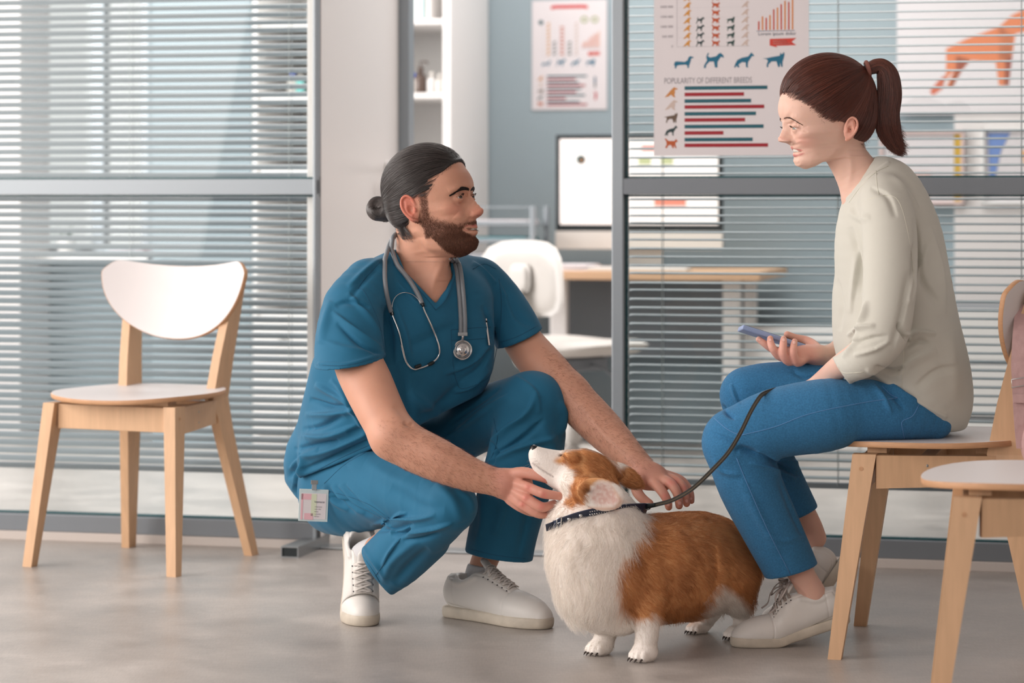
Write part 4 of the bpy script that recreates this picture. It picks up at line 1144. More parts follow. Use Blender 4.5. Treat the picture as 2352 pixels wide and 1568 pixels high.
def surf_strands(V, Q, mask, n, rng):
    """n random points on faces weighted by area and mask; returns points, normals"""
    c = V[Q].mean(1); nr = np.cross(V[Q[:, 2]]-V[Q[:, 0]], V[Q[:, 3]]-V[Q[:, 1]]); ar = np.linalg.norm(nr, axis=1)/2
    w = ar*mask(c); tot = w.sum()
    if tot <= 0: return np.zeros((0, 3)), np.zeros((0, 3))
    i = rng.choice(len(Q), n, p=w/tot); a, b = rng.rand(n, 1), rng.rand(n, 1)
    q = V[Q[i]]; p = q[:, 0]*(1-a)*(1-b)+q[:, 1]*a*(1-b)+q[:, 2]*a*b+q[:, 3]*(1-a)*b
    N = nr[i]/(2*ar[i][:, None]+1e-20)
    return p, N
def trace_hair(bvh, roots, target, step, nmax, lift, rng, swirl=0, stop=0.022, jitter=.15):
    out = []
    tg = Vector(target)
    for r in roots:
        p = Vector(r); pts = []; l0 = rng.uniform(.2, 1)*lift
        for k in range(nmax):
            co, no, _, _ = bvh.find_nearest(p)
            if co is None: break
            d = tg-co
            L_ = d.length
            t = d-no*d.dot(no)
            if t.length < 1e-6: break
            t.normalize()
            env = math.sin(min(1, (k+.5)/4)*math.pi/2)
            pts.append(np.array(co+no*l0*env))
            if L_ < stop: break
            p = co+(t+Vector(rng.normal(0, jitter, 3)*.3)).normalized()*step
        if len(pts) > 3: out.append(np.array(pts))
    return out

# ---------------------------------------------------------------- sneakers
M['shoe'] = mat('white_leather', (222, 219, 214), 0.45, bump=.06, bscale=350)
M['sole'] = mat('rubber_sole', (206, 196, 180), 0.6, var=.22, vscale=30)
M['lace'] = mat('lace', (214, 208, 202), 0.85, bump=.2, bscale=600)
M['lace_g'] = mat('grey_lace', (168, 158, 152), 0.85, bump=.2, bscale=600)
M['eyelet'] = mat('eyelet', (60, 58, 60), 0.5)
M['lining'] = mat('shoe_lining', (186, 190, 196), 0.8)
M['seam'] = mat('shoe_seam', (150, 146, 142), 0.7)
def sneaker(parent, L, frame, bend=0, xb=.66, width=1.0, lace='lace', bow=False, collar_h=1.0, label=None):
    """frame(local points) -> world points; local: x heel to toe, y to the wearer's left, z up. bend lifts the heel (degrees)"""
    k = L/.30
    sole = Field(); U_ = []
    pts = [(.033, 0, .013, .0335), (.09, 0, .013, .0325), (.15, -.002, .013, .0355), (.205, -.003, .013, .0425), (.245, -.002, .014, .040), (.266, 0, .015, .0325)]
    sole.tube([(x, y, z, r*width) for x, y, z, r in pts], .004, n=4); sole.plane((0, 0, .025), (0, 0, 1), .004); sole.plane((0, 0, 0), (0, 0, -1), .004)
    Vs, Qs = sole.mesh(.0026, relax=1)
    up = Field()
    up.tube([(.036, 0, .050, .0315), (.09, 0, .047, .0330), (.15, 0, .043, .037), (.205, -.002, .034, .0415), (.245, -.001, .027, .0375), (.266, 0, .022, .030)], .012, n=4)
    up.tube([(.040, 0, .070*collar_h, .0290), (.085, 0, .080*collar_h, .0300), (.125, 0, .080*collar_h, .0300), (.16, 0, .062, .0300)], .022, n=3)
    up.plane((0, 0, .021), (0, 0, -1), .002)
    up.plane((.03, 0, .098*collar_h), (-.10, 0, 1), .006)
    up.tube([(.060, 0, .19, .030), (.072, 0, .10, .0265), (.085, 0, .05, .024)], .006, 'sub', n=2)
    # padded collar and tongue
    up.tube([(.0195, 0, .088*collar_h, .0062), (.030, .021, .085*collar_h, .006), (.065, .0285, .078*collar_h, .006), (.105, .026, .094*collar_h, .0055)], .004, n=3)
    up.tube([(.0195, 0, .088*collar_h, .0062), (.030, -.021, .085*collar_h, .006), (.065, -.0285, .078*collar_h, .006), (.105, -.026, .094*collar_h, .0055)], .004, n=3)
    up.tube([(.165, 0, .084, .012), (.135, 0, .108*collar_h, .014), (.115, 0, .126*collar_h, .013)], .004, n=3, flat=((.65, 0, .75), .38))
    Vu, Qu = up.mesh(.0022, relax=1)
    Nn = normals(Vu, Qu)
    # fine quarters: a step where the toe box, eyestay and heel tab meet
    def groove(V, fn, w, amp):
        d = fn(V); return V-Nn*(amp*np.exp(-(d/w)**2))[:, None]
    Vu = groove(Vu, lambda v: v[:, 0]-(.205-6*(v[:, 1])**2-.1*(v[:, 2]-.05)), .0020, .0018)
    Vu = groove(Vu, lambda v: np.where(v[:, 0] < .2, np.abs(v[:, 1])-(.021+.02*(.2-v[:, 0])), 9), .0018, .0015)
    Vu = groove(Vu, lambda v: np.where(v[:, 2] > .03, v[:, 0]-(.045+.12*(.09-v[:, 2])), 9), .0017, .0013)
    bv = bvh_of(Vu, Qu)
    def top(x, y, lift=.0012):
        h = bv.ray_cast(Vector((x, y, .3)), Vector((0, 0, -1)))
        return (np.array(h[0])+np.array(h[1])*lift) if h[0] is not None else np.array([x, y, .05])
    laces = []; eye = []
    xs = np.linspace(.128, .192, 6)
    for i, x in enumerate(xs):
        w = .019-.0005*i; dx = .006*(-1)**i
        laces.append(tube_mesh([top(x+dx*t/w*.25, t, .0022) for t in np.linspace(-w, w, 9)], 1, 6, flat=(.0032, .0013, (0, 0, 1))))
        if i < 5:
            laces.append(tube_mesh([top(x+(xs[1]-xs[0])*(t+w)/(2*w), t, .0032) for t in np.linspace(-w, w, 9)], 1, 6, flat=(.0026, .0012, (0, 0, 1))))
            laces.append(tube_mesh([top(x+(xs[1]-xs[0])*(t+w)/(2*w), -t, .0036) for t in np.linspace(-w, w, 9)], 1, 6, flat=(.0026, .0012, (0, 0, 1))))
        for sg in (-1, 1):
            c = top(x, sg*(w+.0035), .0004); h = bv.find_nearest(Vector(c)); eye.append(lathe([(0, .0005), (.0017, .0005), (.0019, 0), (.0019, -.001)], 8, axis_matrix(h[1], c)))
    if bow:
        a = top(.125, 0, .006)
        for sg in (-1, 1):
            lp = catmull([a, a+[-.012, sg*.02, .012], a+[.012, sg*.052, .0], a+[.03, sg*.048, -.018], a+[.012, sg*.02, -.004], a], 6)
            laces.append(tube_mesh(lp, 1, 6, flat=(.0034, .0013, (0, .2, 1))))
            lp = catmull([a, a+[.02, sg*.02, .0], a+[.05, sg*.038, -.022], a+[.085, sg*.043, -.045]], 6); laces.append(tube_mesh(lp, 1, 6, flat=(.0034, .0013, (0, .4, 1))))
        laces.append(tube_mesh([a+[0, -.006, 0], a+[0, 0, .003], a+[0, .006, 0]], .005, 8))
    a = math.radians(bend)
    def bendf(V):
        V = np.array(V, float).copy()
        if bend:
            x0 = xb*.30; t = np.clip((x0+.022-V[:, 0])/.05, 0, 1); t = t*t*(3-2*t)
            px_, pz_ = x0, .012; an = a*t; dx, dz = V[:, 0]-px_, V[:, 2]-pz_
            V[:, 0] = px_+dx*np.cos(an)+dz*np.sin(an); V[:, 2] = pz_+dz*np.cos(an)-dx*np.sin(an)
        return V
    def fin(V): return frame(bendf(V)*k)
    sh = empty('sneaker'); sh.parent = parent
    if label: sh['label'] = label
    sh.location = tuple(np.mean(fin(Vs), 0)-np.array(parent.location))
    mesh_obj('sole', fin(Vs), Qs, M['sole'], sh, ws=True); mesh_obj('upper', fin(Vu), Qu, M['shoe'], sh, ws=True)
    V, Fs = join_meshes(laces); mesh_obj('laces', fin(V), Fs, M[lace], sh, ws=True)
    for v_, f_ in eye: mesh_obj('eyelet', fin(v_), f_, M['eyelet'], sh, ws=True, smooth=False)
    return sh, fin
def shoe_frame(heel, toe, up=(0, 0, 1)):
    heel, toe = np.array(heel, float), np.array(toe, float); x = toe-heel; x /= np.linalg.norm(x); u = np.array(up, float); y = np.cross(u, x); y /= np.linalg.norm(y); z = np.cross(x, y)
    return lambda V: heel+np.asarray(V)@np.array([x, y, z])

def hand(F, palm, fingers, k=.004):
    for c, r, rot in palm: F.ell(c, r, rot, .010)
    for f in fingers: F.tube(f, k, n=3)
def rotxz(a, yaw=0):
    """local axes: x turned by a degrees downwards in the picture plane, y depth, z up"""
    a = math.radians(a); return np.array([[math.cos(a), 0, -math.sin(a)], [0, 1, 0], [math.sin(a), 0, math.cos(a)]])

def cutplane(a, b, d, keep_up=True, tilt=0):
    A, B = P(*a, d), P(*b, d); t = B-A; n = np.array([t[2], tilt*np.linalg.norm(t), -t[0]]); n = n/np.linalg.norm(n)
    if (n[2] > 0) == keep_up: n = -n if keep_up else n
    return A, n

def blend(c, m): 
    global col
    m = np.clip(m, 0, 1)[:, None]; col = col*(1-m)+np.array(s2l(c))*m

def gb(f, s, u, rf, rs, ru): return np.exp(-(((f_-f)/rf)**2+((s_-s)/rs)**2+((u_-u)/ru)**2))*onhead

def seam(name, bv, px, w, m, parent, t=.0006, n=5, lift=.0002, closed=False):
    pts = drape(bv, px, lift, n, closed)
    if len(pts) < 3: return None
    V_, F_ = tube_mesh(pts, w, 6); return mesh_obj(name, V_, F_, m, parent, ws=True)

def brow(hd, V_, Qf_, parent, mat_, line, thick, n, lenr, name='eyebrow', both=True, bend=.5):
    bb_ = bvh_of(V_, Qf_); rg = np.random.RandomState(5)
    for sg in ((1, -1) if both else (1,)):
        S = []
        ln = catmull([(f, s*sg, u) for f, s, u in line], 8)
        for k in range(n):
            t = rg.uniform(0, 1); i = t*(len(ln)-1.001); j = int(i); a = ln[j]+(ln[j+1]-ln[j])*(i-j); tg = ln[j+1]-ln[j]; tg = tg/np.linalg.norm(tg)
            th = thick*math.sin(math.pi*(t*.82+.12))**.7
            off = rg.uniform(-1, 1)*th; w = hd.w(a[0]+12, a[1], a[2]+off)
            co, no, _, _ = bb_.find_nearest(Vector(hd.w(a[0]+2, a[1], a[2]+off)))
            if co is None: continue
            co, no = np.array(co), np.array(no); d = tg@hd.B+hd.B[2]*(.55*(1-t)-.15*off/ thick)+rg.normal(0, .12, 3); d -= no*np.dot(d, no); d /= np.linalg.norm(d)
            l = rg.uniform(*lenr); S.append(np.array([co, co+d*l*.5+no*.0008, co+d*l+no*.0005]))
        o = hair_obj(name, S, mat_, .0003, .00014, parent, ws=True); o['kind'] = 'stuff'

def lashes(hd, ef, es, eu, r, parent, n, l, up=22, name='eyelashes'):
    rg = np.random.RandomState(2)
    for sg in (1, -1):
        S = []
        for k in range(n):
            t = -1+2*rg.rand(); az = math.radians(72*t); el = math.radians(up*(1-t*t)**.7)
            f, sd, u = math.cos(el)*math.cos(az), math.cos(el)*math.sin(az), math.sin(el)
            dv = f*hd.B[0]+sd*hd.B[1]*sg+u*hd.B[2]; c = hd.w(ef, sg*es, eu)+dv*r*1.15
            d = dv+hd.B[2]*.1+hd.B[1]*sg*sd*.5; d /= np.linalg.norm(d); S.append(np.array([c, c+d*l*.5, c+d*l+hd.B[2]*l*.35]))
        hair_obj(name, S, M['lash'], .00020, .00008, parent, ws=True)['kind'] = 'stuff'

M['teeth'] = mat('teeth', (226, 218, 208), 0.25)

# ---------------------------------------------------------------- the crouching man in scrubs
man = empty('person', (P(870, 1200, 5.72)[0], 5.72, 0), 0, 'bearded man with a bun in blue scrubs crouching to stroke the dog', 'person')
M['skin_m'] = mat('man_skin', (190, 140, 118), 0.5, attr=True, bump=.12, bscale=500, sss=.18, spec=.4)
M['scrub'] = mat('scrub_cloth', (34, 104, 138), 0.75, bump=.10, bscale=900, bump2=.16, b2scale=34, sheen=.08, spec=.25, var=.10, vscale=12)
M['scrub2'] = mat('scrub_seam', (24, 84, 116), 0.8)
M['sock'] = mat('grey_sock', (204, 204, 206), 0.9, bump=.3, bscale=500)
mh = Head(P(989, 482, 5.69), *head_frame(None, 24, 10, 1), sc=1.02)
fm = FaceField(squash_jaw(FACE_M, .88))
lip_u = [(71, 31, -45), (84, 20, -50), (93.5, 9, -51.8), (97, 3, -51.4), (97, 0, -52)]
lip_l = [(71, 30, -47.0), (83, 20, -57.5), (92, 8, -64.5), (95, 0, -65.5)]
lip_o = [(74, 29, -46.0), (86.5, 18, -54), (95, 8, -57.5), (98, 0, -57.8)]
FB = Field()
eye_f, eye_s, eye_u = 80.0, 30.5, 11.5
head_ops(FB, mh, fm, ((1, 52), (94, 76, 83)), ear=(-5, 2, 1.02, 12), eyes=(eye_f, eye_s, eye_u, .0120, 21, 13, 1.5))
mouth_ops(FB, mh, lip_u, lip_l, lip_o, 3.0, 4.4, 2.1)
# neck, torso core, arms, hidden legs, ankles
FB.tube(chain((962, 500, 5.72, 54), (969, 560, 5.73, 58), (974, 615, 5.74, 60), (982, 668, 5.755, 72), (986, 720, 5.78, 86)), .022)
FB.tube(chain((1012, 560, 5.69, 18), (1006, 620, 5.69, 16), (1000, 680, 5.70, 20)), .035)      # throat
FB.tube(chain((980, 710, 5.77, 98), (955, 790, 5.77, 105), (905, 890, 5.84, 84), (860, 1000, 5.92, 76)), .05, flat=((.6, -.8, 0), .62))
FB.tube(chain((900, 650, 5.72, 40), (835, 690, 5.65, 46), (810, 740, 5.60, 50)), .03)
FB.tube(chain((1050, 650, 5.83, 34), (1110, 675, 5.88, 36), (1165, 725, 5.88, 38)), .03)
# his right arm (camera side)
FB.tube(chain((812, 730, 5.60, 50), (818, 790, 5.565, 56), (824, 835, 5.535, 57), (844, 880, 5.50, 58), (872, 940, 5.46, 55), (903, 1000, 5.42, 52)), .012)
FB.tube(chain((903, 1003, 5.42, 51), (950, 1030, 5.41, 52), (1010, 1058, 5.40, 49), (1075, 1087, 5.40, 40), (1125, 1103, 5.40, 33), (1150, 1110, 5.40, 32)), .02)
# his left arm
FB.tube(chain((1160, 715, 5.88, 38), (1202, 785, 5.85, 45), (1255, 850, 5.80, 50), (1305, 905, 5.76, 47)), .012)
FB.tube(chain((1305, 905, 5.76, 47), (1350, 950, 5.73, 48), (1400, 1000, 5.69, 44), (1445, 1045, 5.65, 35), (1472, 1072, 5.63, 31)), .02)
# right hand cups the dog's chin
hand(FB, [(P(1180, 1118, 5.40), (.044, .017, .034), rotxz(22)), (P(1160, 1108, 5.395), (.03, .018, .028), rotxz(20)), (P(1198, 1108, 5.41), (.02, .015, .024), rotxz(35))], [
    chain((1165, 1092, 5.40, 15), (1200, 1085, 5.385, 13.5), (1230, 1091, 5.375, 12), (1252, 1098, 5.372, 10.8), (1268, 1106, 5.375, 9)),
    chain((1190, 1112, 5.385, 14), (1214, 1119, 5.365, 11.5), (1245, 1132, 5.352, 11.8), (1272, 1137, 5.352, 10.2), (1294, 1140, 5.358, 8.8)),
    chain((1185, 1130, 5.385, 14), (1208, 1143, 5.365, 11.8), (1240, 1163, 5.355, 12.2), (1256, 1163, 5.36, 10.5), (1272, 1156, 5.375, 9)),
    chain((1178, 1142, 5.39, 13.5), (1198, 1158, 5.375, 11.2), (1232, 1177, 5.37, 11.5), (1252, 1181, 5.378, 10), (1268, 1177, 5.39, 8.5)),
    chain((1172, 1148, 5.40, 12), (1192, 1164, 5.39, 10), (1218, 1176, 5.40, 9.5), (1236, 1178, 5.41, 8.2))])
# left hand on the dog's back
hand(FB, [(P(1500, 1092, 5.61), (.040, .018, .028), rotxz(30)), (P(1482, 1096, 5.61), (.03, .018, .026), rotxz(40)), (P(1515, 1106, 5.60), (.026, .016, .02), rotxz(20))], [
    chain((1470, 1100, 5.60, 16), (1462, 1124, 5.585, 13), (1474, 1143, 5.57, 11.5), (1492, 1156, 5.56, 9.5)),
    chain((1500, 1104, 5.60, 14), (1515, 1121, 5.575, 12), (1527, 1138, 5.56, 11.2), (1534, 1153, 5.555, 10), (1536, 1164, 5.555, 8.5)),
    chain((1515, 1100, 5.60, 14), (1538, 1108, 5.58, 12), (1552, 1125, 5.565, 11.5), (1558, 1143, 5.56, 10.2), (1560, 1161, 5.56, 8.8)),
    chain((1525, 1096, 5.61, 13), (1553, 1103, 5.60, 11.5), (1569, 1120, 5.585, 11), (1574, 1138, 5.58, 9.8), (1577, 1156, 5.58, 8.5)),
    chain((1528, 1090, 5.62, 12), (1560, 1099, 5.62, 10), (1578, 1116, 5.61, 9.5), (1586, 1134, 5.60, 8.6), (1588, 1150, 5.60, 7.5))])
# legs inside the trousers, ankles
FB.tube(chain((850, 1060, 5.92, 80), (800, 1100, 5.88, 68), (900, 1122, 5.72, 60), (1025, 1160, 5.52, 46)), .03, n=4)
FB.tube(chain((1025, 1160, 5.52, 48), (950, 1215, 5.62, 46), (870, 1258, 5.73, 31), (836, 1270, 5.765, 22), (824, 1290, 5.775, 19)), .02)
FB.tube(chain((880, 1070, 5.95, 72), (1050, 995, 5.95, 50), (1215, 935, 5.78, 52)), .03)
FB.tube(chain((1215, 935, 5.78, 54), (1190, 1060, 5.80, 52), (1145, 1200, 5.83, 38), (1112, 1290, 5.85, 31), (1092, 1350, 5.86, 30), (1085, 1385, 5.85, 30)), .02)

ZH = P(0, 602, 5.7)[2]
def keep_head(c): return (c[:, 2] > ZH)
def in_core(c, grow=0):   # hidden under clothes: coarse
    x, y = proj(c); t = .5-grow
    arm_r = polymask(x, y, [(745, 800), (905, 800), (960, 960), (1300, 1040), (1320, 1200), (1150, 1200), (880, 1100)], 8) > t
    arm_l = polymask(x, y, [(1140, 740), (1260, 740), (1480, 1010), (1600, 1080), (1600, 1190), (1440, 1160), (1130, 830)], 8) > t
    leg = (y > 1215-12*grow)
    neck = (y > 575) & (y < 720+12*grow) & (x > 900-12*grow) & (x < 1060+12*grow)
    return ~(arm_r | arm_l | leg | neck) & (c[:, 2] <= ZH)
def keep_mid(c): return ~in_core(c, .5) & (c[:, 2] <= ZH+.003)
hb = (mh.w(0, 0, 0)-.19, mh.w(0, 0, 0)+.19)
V, Q = regions(FB, [(.0012, hb, keep_head), (.0024, None, keep_mid), (.006, None, in_core)])
# ---- carve the face with strokes as seen, both for the near side and mirrored for the far one
def hpx(*pts):
    out = []
    for f, s, u in pts: x, y = mh.pix(f, s, u); out.append((float(x), float(y)))
    return out
near = (5.3, 5.69)
st = [
 ([(1030, 440), (1055, 430), (1088, 428)], 9, .0022, 'r', near),          # brow ridge
 ([(1040, 462), (1056, 468), (1076, 466)], 5, -.0012, 'r', near),
 ([(1046, 447), (1060, 441), (1078, 444)], 3, -.0016, 'r', near),         # lid fold
 ([(1082, 497), (1076, 508), (1068, 520), (1063, 532)], 6, -.0030, 'r', near),  # smile fold
 ([(1050, 490), (1062, 503), (1056, 520)], 15, .0040, 'r', near),         # cheek
 ([(1083, 484), (1080, 492), (1085, 498)], 4, -.0022, 'r', near),         # nostril wing groove
 ([(1094, 499), (1102, 497)], 3, -.0030, 'r', near),                      # nostril
 ([(1020, 600), (1000, 640), (988, 680)], 7, .0022, 'r'),                 # sternomastoid
 ([(1008, 690), (990, 690), (960, 672)], 6, .0015, 'r'),
 # knuckles, tendons, elbow crease
 ([(926, 968), (938, 976), (950, 975)], 5, -.004, 'r'), ([(905, 930), (925, 950), (940, 968)], 8, -.0025, 'r'),
 ([(960, 1010), (1030, 1050), (1110, 1090)], 9, .0022, 'r'), ([(930, 1040), (990, 1080), (1060, 1105)], 9, -.0016, 'r'),
 ([(1160, 1100), (1204, 1117)], 4, .0012, 'r'), ([(1165, 1120), (1203, 1142)], 4, .0012, 'r'), ([(1165, 1132), (1196, 1157)], 4, .0012, 'r'),
 ([(1206, 1113), (1214, 1122)], 5, .0018, 'r'), ([(1203, 1138), (1210, 1148)], 5, .0018, 'r'), ([(1195, 1154), (1202, 1163)], 5, .0016, 'r'),
 ([(1240, 1127), (1250, 1136)], 5, .0013, 'r'), ([(1250, 1091), (1256, 1103)], 4, .001, 'r'),
 ([(1330, 920), (1380, 990), (1430, 1040)], 10, .0025, 'r'), ([(1300, 950), (1350, 1000)], 12, .002, 'r'),
]
V = sculpt(V, Q, st)
# ---- skin colours
px, py = proj(V); L = mh.loc(V)
col = np.tile(s2l((208, 156, 132)), (len(V), 1))
onhead = V[:, 2] > P(0, 600, 5.7)[2]
f_, s_, u_ = L[:, 0], np.abs(L[:, 1]), L[:, 2]
blend((206, 132, 112), .55*gb(75, 42, -12, 24, 18, 16)); blend((208, 128, 110), .6*gb(112, 6, -26, 18, 16, 14))
blend((212, 118, 100), .75*np.clip((s_-70)/8, 0, 1)*(np.abs(f_+4) < 30)*(u_ < 38)*(u_ > -36)*onhead)
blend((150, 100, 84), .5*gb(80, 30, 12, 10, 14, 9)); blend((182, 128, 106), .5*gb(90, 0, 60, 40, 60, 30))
beard = onhead*np.clip(((-30-u_)+.18*(f_-40)-np.clip(f_-80, 0, 40)*.6)/8, 0, 1)
lipm = onhead*(f_ > 78)
# beard mask: jaw, chin, sideburn, moustache; cheeks and lips stay bare
def beard_mask(q):
    f, s, u = q[:, 0], np.abs(q[:, 1]), q[:, 2]
    cheek = -9-np.clip((f-18)/56, 0, 1)*26
    m = np.clip((cheek-u)/16, 0, 1)*np.clip((u+46+(f-6)*1.55)/10, 0, 1)
    side = np.clip(1-np.abs(f-(19+0.12*u))/12, 0, 1)*(u < 48)*(u > -60)
    m = np.maximum(m, np.clip(side*1.7, 0, 1))
    mous = np.clip(1-np.abs(u+45-np.clip(s-10, 0, 30)*-.30)/7, 0, 1)*(f > 72)*np.clip((34-s)/8, 0, 1)
    m = np.maximum(m, np.clip(mous*1.8, 0, 1))
    dl = np.minimum(curve_dist(q, lip_u), curve_dist(q, lip_l))
    m *= np.where(f > 60, np.clip((dl-4.8)/2, 0, 1), 1)*np.clip((u+116)/8, 0, 1)
    m *= np.where((u < -62) & (u > -74) & (f > 60), .6+.4*np.clip(s/12, 0, 1), 1)
    return np.clip(m, 0, 1)
bm_ = beard_mask(L)*onhead
blend((124, 84, 68), bm_*.75)
dl = np.minimum(curve_dist(L, lip_u), curve_dist(L, lip_l)+.4)
blend((186, 104, 98), onhead*np.clip((5.0-dl)/1.2, 0, 1)*.9)
blend((60, 24, 22), onhead*np.clip((3.6-curve_dist(L, [(f-4, s, u) for f, s, u in lip_o]))/1.0, 0, 1)*.9)
blend((190, 138, 116), .35*(vnoise(V, 45)*1.0)*(~onhead)); blend((214, 148, 136), .5*polymask(px, py, [(1130, 1070), (1300, 1060), (1310, 1190), (1150, 1190)], 18)*(V[:, 1] < 5.5))
blend((210, 146, 132), .4*polymask(px, py, [(1450, 1060), (1600, 1060), (1600, 1190), (1450, 1180)], 18))
for (a, b) in ((1250, 1136), (1252, 1097), (1244, 1163), (1214, 1119), (1208, 1143), (1200, 1158), (1553, 1106), (1538, 1108), (1527, 1139), (1571, 1120)):
    blend((214, 118, 108), .55*np.exp(-((px-a)**2+(py-b)**2)/60))
for (a, b, r) in ((1263, 1101, 7), (1561, 1155, 5), (1577, 1150, 4.5), (1587, 1145, 4), (1535, 1159, 4.5)):
    blend((232, 190, 180), .8*np.clip((r-np.hypot(px-a, py-b))/1.6, 0, 1)); blend((160, 96, 84), .35*np.exp(-((np.hypot(px-a, py-b)-r)/1.2)**2))
mesh_obj('body', V, Q, M['skin_m'], man, cols=col, ws=True)
bv_m = bvh_of(V, Q)
# eyes, lids, teeth
gz = mh.dirw(1, .20, .16)
for sg in (1, -1): make_eye('eye', mh, eye_f, sg*eye_s, eye_u, .0120, gz, man)
tv = []; tf = []
for i in range(17):
    a = (i-8)/8*1.05; f, s = 94.5-14*(1-math.cos(a))*1.5, 24*math.sin(a)
    for u in (-52, -61): tv.append(mh.w(f-(0 if u > -56 else .6), s, u+abs(math.sin(a))**2*6))
for i in range(16): tf.append((2*i, 2*i+1, 2*i+3, 2*i+2))
o = mesh_obj('teeth', tv, tf, M['teeth'], man, ws=True); md = o.modifiers.new('thickness', 'SOLIDIFY'); md.thickness = .002
# ---- hair: a swept-back cap, combed strands, a bun
M['hair_m_base'] = mat('man_hair_base', (36, 32, 31), 0.55, bump=.5, bscale=60, stretch=(1, 1, 6))
M['hair_m'] = hair_mat('man_hair', (58, 50, 48), 0.30, var=.55, spec=.9)
M['beard'] = hair_mat('man_beard', (112, 72, 54), 0.5, var=.5)
FH = Field()
FH.ell(mh.w(-1, 0, 54), np.array([99, 80, 88])*mh.sc, mh.B)
FH.ell(mh.w(-38, 0, 14), np.array([58, 66, 56])*mh.sc, mh.B, .02)
n_ = mh.dirw(86, 0, -66)      # face side of the hairline
FH.plane(mh.w(20, 0, 2), n_, .006)
FH.plane(mh.w(-62, 0, -30), mh.dirw(.15, 0, -1), .012)
FH.ell(mh.w(14, 82, -6), np.array([26, 24, 34])*mh.sc, mh.B, .006, 'sub'); FH.ell(mh.w(14, -82, -6), np.array([26, 24, 34])*mh.sc, mh.B, .006, 'sub')
Vh, Qh = FH.mesh(.002)
bun_c = P(868, 478, 5.76); nape = P(898, 478, 5.75)
Nh = normals(Vh, Qh); bh = bvh_of(Vh, Qh)
rel = Vh-bun_c; ang = np.arctan2(rel[:, 2], rel[:, 0]); rad = np.linalg.norm(rel, axis=1)
Vh = Vh+Nh*((.0010*np.sin(ang*46+6*vnoise(Vh, 14))+.0007*np.sin(ang*95+4*vnoise(Vh, 20))-.001)*np.clip(rad/.05, 0, 1))[:, None]
mesh_obj('hair', Vh, Qh, M['hair_m_base'], man, ws=True)
rng = np.random.RandomState(3)
def Nh_ok(c): q = mh.loc(c); return ((q[:, 2]-2)*86-(q[:, 0]-20)*86 > -500)*1.0+.02
rt, _ = surf_strands(Vh, Qh, lambda c: (mh.loc(c)[:, 1] > -45)*(.25+1.0*np.exp(-((( (mh.loc(c)@np.array([.7, 0, -.7]))-25)/14)**2))+.2)*(Nh_ok(c)), 7000, rng)
S = trace_hair(bh, rt, nape, .008, 40, .0030, rng, stop=.016, jitter=.05)
hair_obj('hair_strands', S, M['hair_m'], .00021, .00014, man, ws=True)['kind'] = 'stuff'
FBn = Field(); ring = []
for t in np.linspace(0, 2*math.pi, 17): ring.append((*(bun_c+np.array([math.cos(t)*.0125, math.sin(t)*.008, math.sin(t)*.0145])), .0125))
FBn.tube(ring, .004, n=2); FBn.ell(P(889, 484, 5.76), (.018, .022, .024), None, .012); FBn.ell(bun_c+[0.004, 0, 0], (.014, .014, .015), None, .004)
Vb, Qb = FBn.mesh(.002)
mesh_obj('hair_bun', Vb, Qb, M['hair_m_base'], man, ws=True); bb = bvh_of(Vb, Qb)
S = []
for k in range(900):
    t0 = rng.uniform(0, 6.28); r = rng.uniform(.004, .024); a = rng.uniform(.4, 1); tlt = rng.uniform(-.5, .5); pts = []
    for j in range(16):
        t = t0+j*.16; p = bun_c+np.array([math.cos(t)*r, -.03*a+.01, math.sin(t)*r*1.1+math.cos(t)*r*.25*tlt])
        co, no, _, _ = bb.find_nearest(Vector(p)); pts.append(np.array(co+no*.0012))
    S.append(np.array(pts))
for k in range(260):   # flyaway and nape hairs
    p0 = P(rng.uniform(885, 935), rng.uniform(490, 540), 5.66+rng.uniform(0, .08)); p1 = P(rng.uniform(900, 945), rng.uniform(530, 560), 5.66)
    co, no, _, _ = bv_m.find_nearest(Vector(p0)); q = np.array(co+no*.001); co, no, _, _ = bv_m.find_nearest(Vector(p1)); q1 = np.array(co+no*.004)
    S.append(catmull([q, (q+q1)/2+np.array(no)*.002, q1], 4))
hair_obj('bun_strands', S, M['hair_m'], .00022, .00013, man, ws=True)['kind'] = 'stuff'
# beard, moustache and brow hairs
hm = keep_head(V[Q].mean(1)); Qf = Q[hm]
rt, nn = surf_strands(V, Qf, lambda c: beard_mask(mh.loc(c))**1.6*(mh.loc(c)[:, 1] > -60)*np.where(mh.loc(c)[:, 2] < -60, 1.3, .8), 15000, rng)
S = []
dn = mh.dirw(.10, 0, -1)
for p, n in zip(rt, nn):
    q = mh.loc(p[None])[0]; l = rng.uniform(.003, .0065)*(1.2 if q[2] < -75 else .9)*(.6 if q[2] > -30 else 1)
    d = dn+mh.dirw(0, np.sign(q[1])*.25, 0)*.3+rng.normal(0, .22, 3); d = d-n*np.dot(d, n); d /= np.linalg.norm(d)+1e-9
    S.append(np.array([p-n*.0004, p+n*l*.28+d*l*.45, p+n*l*.38+d*l]))
hair_obj('beard', S, M['beard'], .00017, .00010, man, ws=True)['kind'] = 'stuff'
M['brow'] = hair_mat('brow_hair', (30, 22, 20), .6, var=.2)
brow(mh, V, Qf, man, M['brow'], [(101, 6, 23), (95, 22, 28), (88, 36, 28), (76, 50, 19)], 3.8, 900, (.005, .008))
lashes(mh, eye_f, eye_s, eye_u, .0122, man, 60, .004)
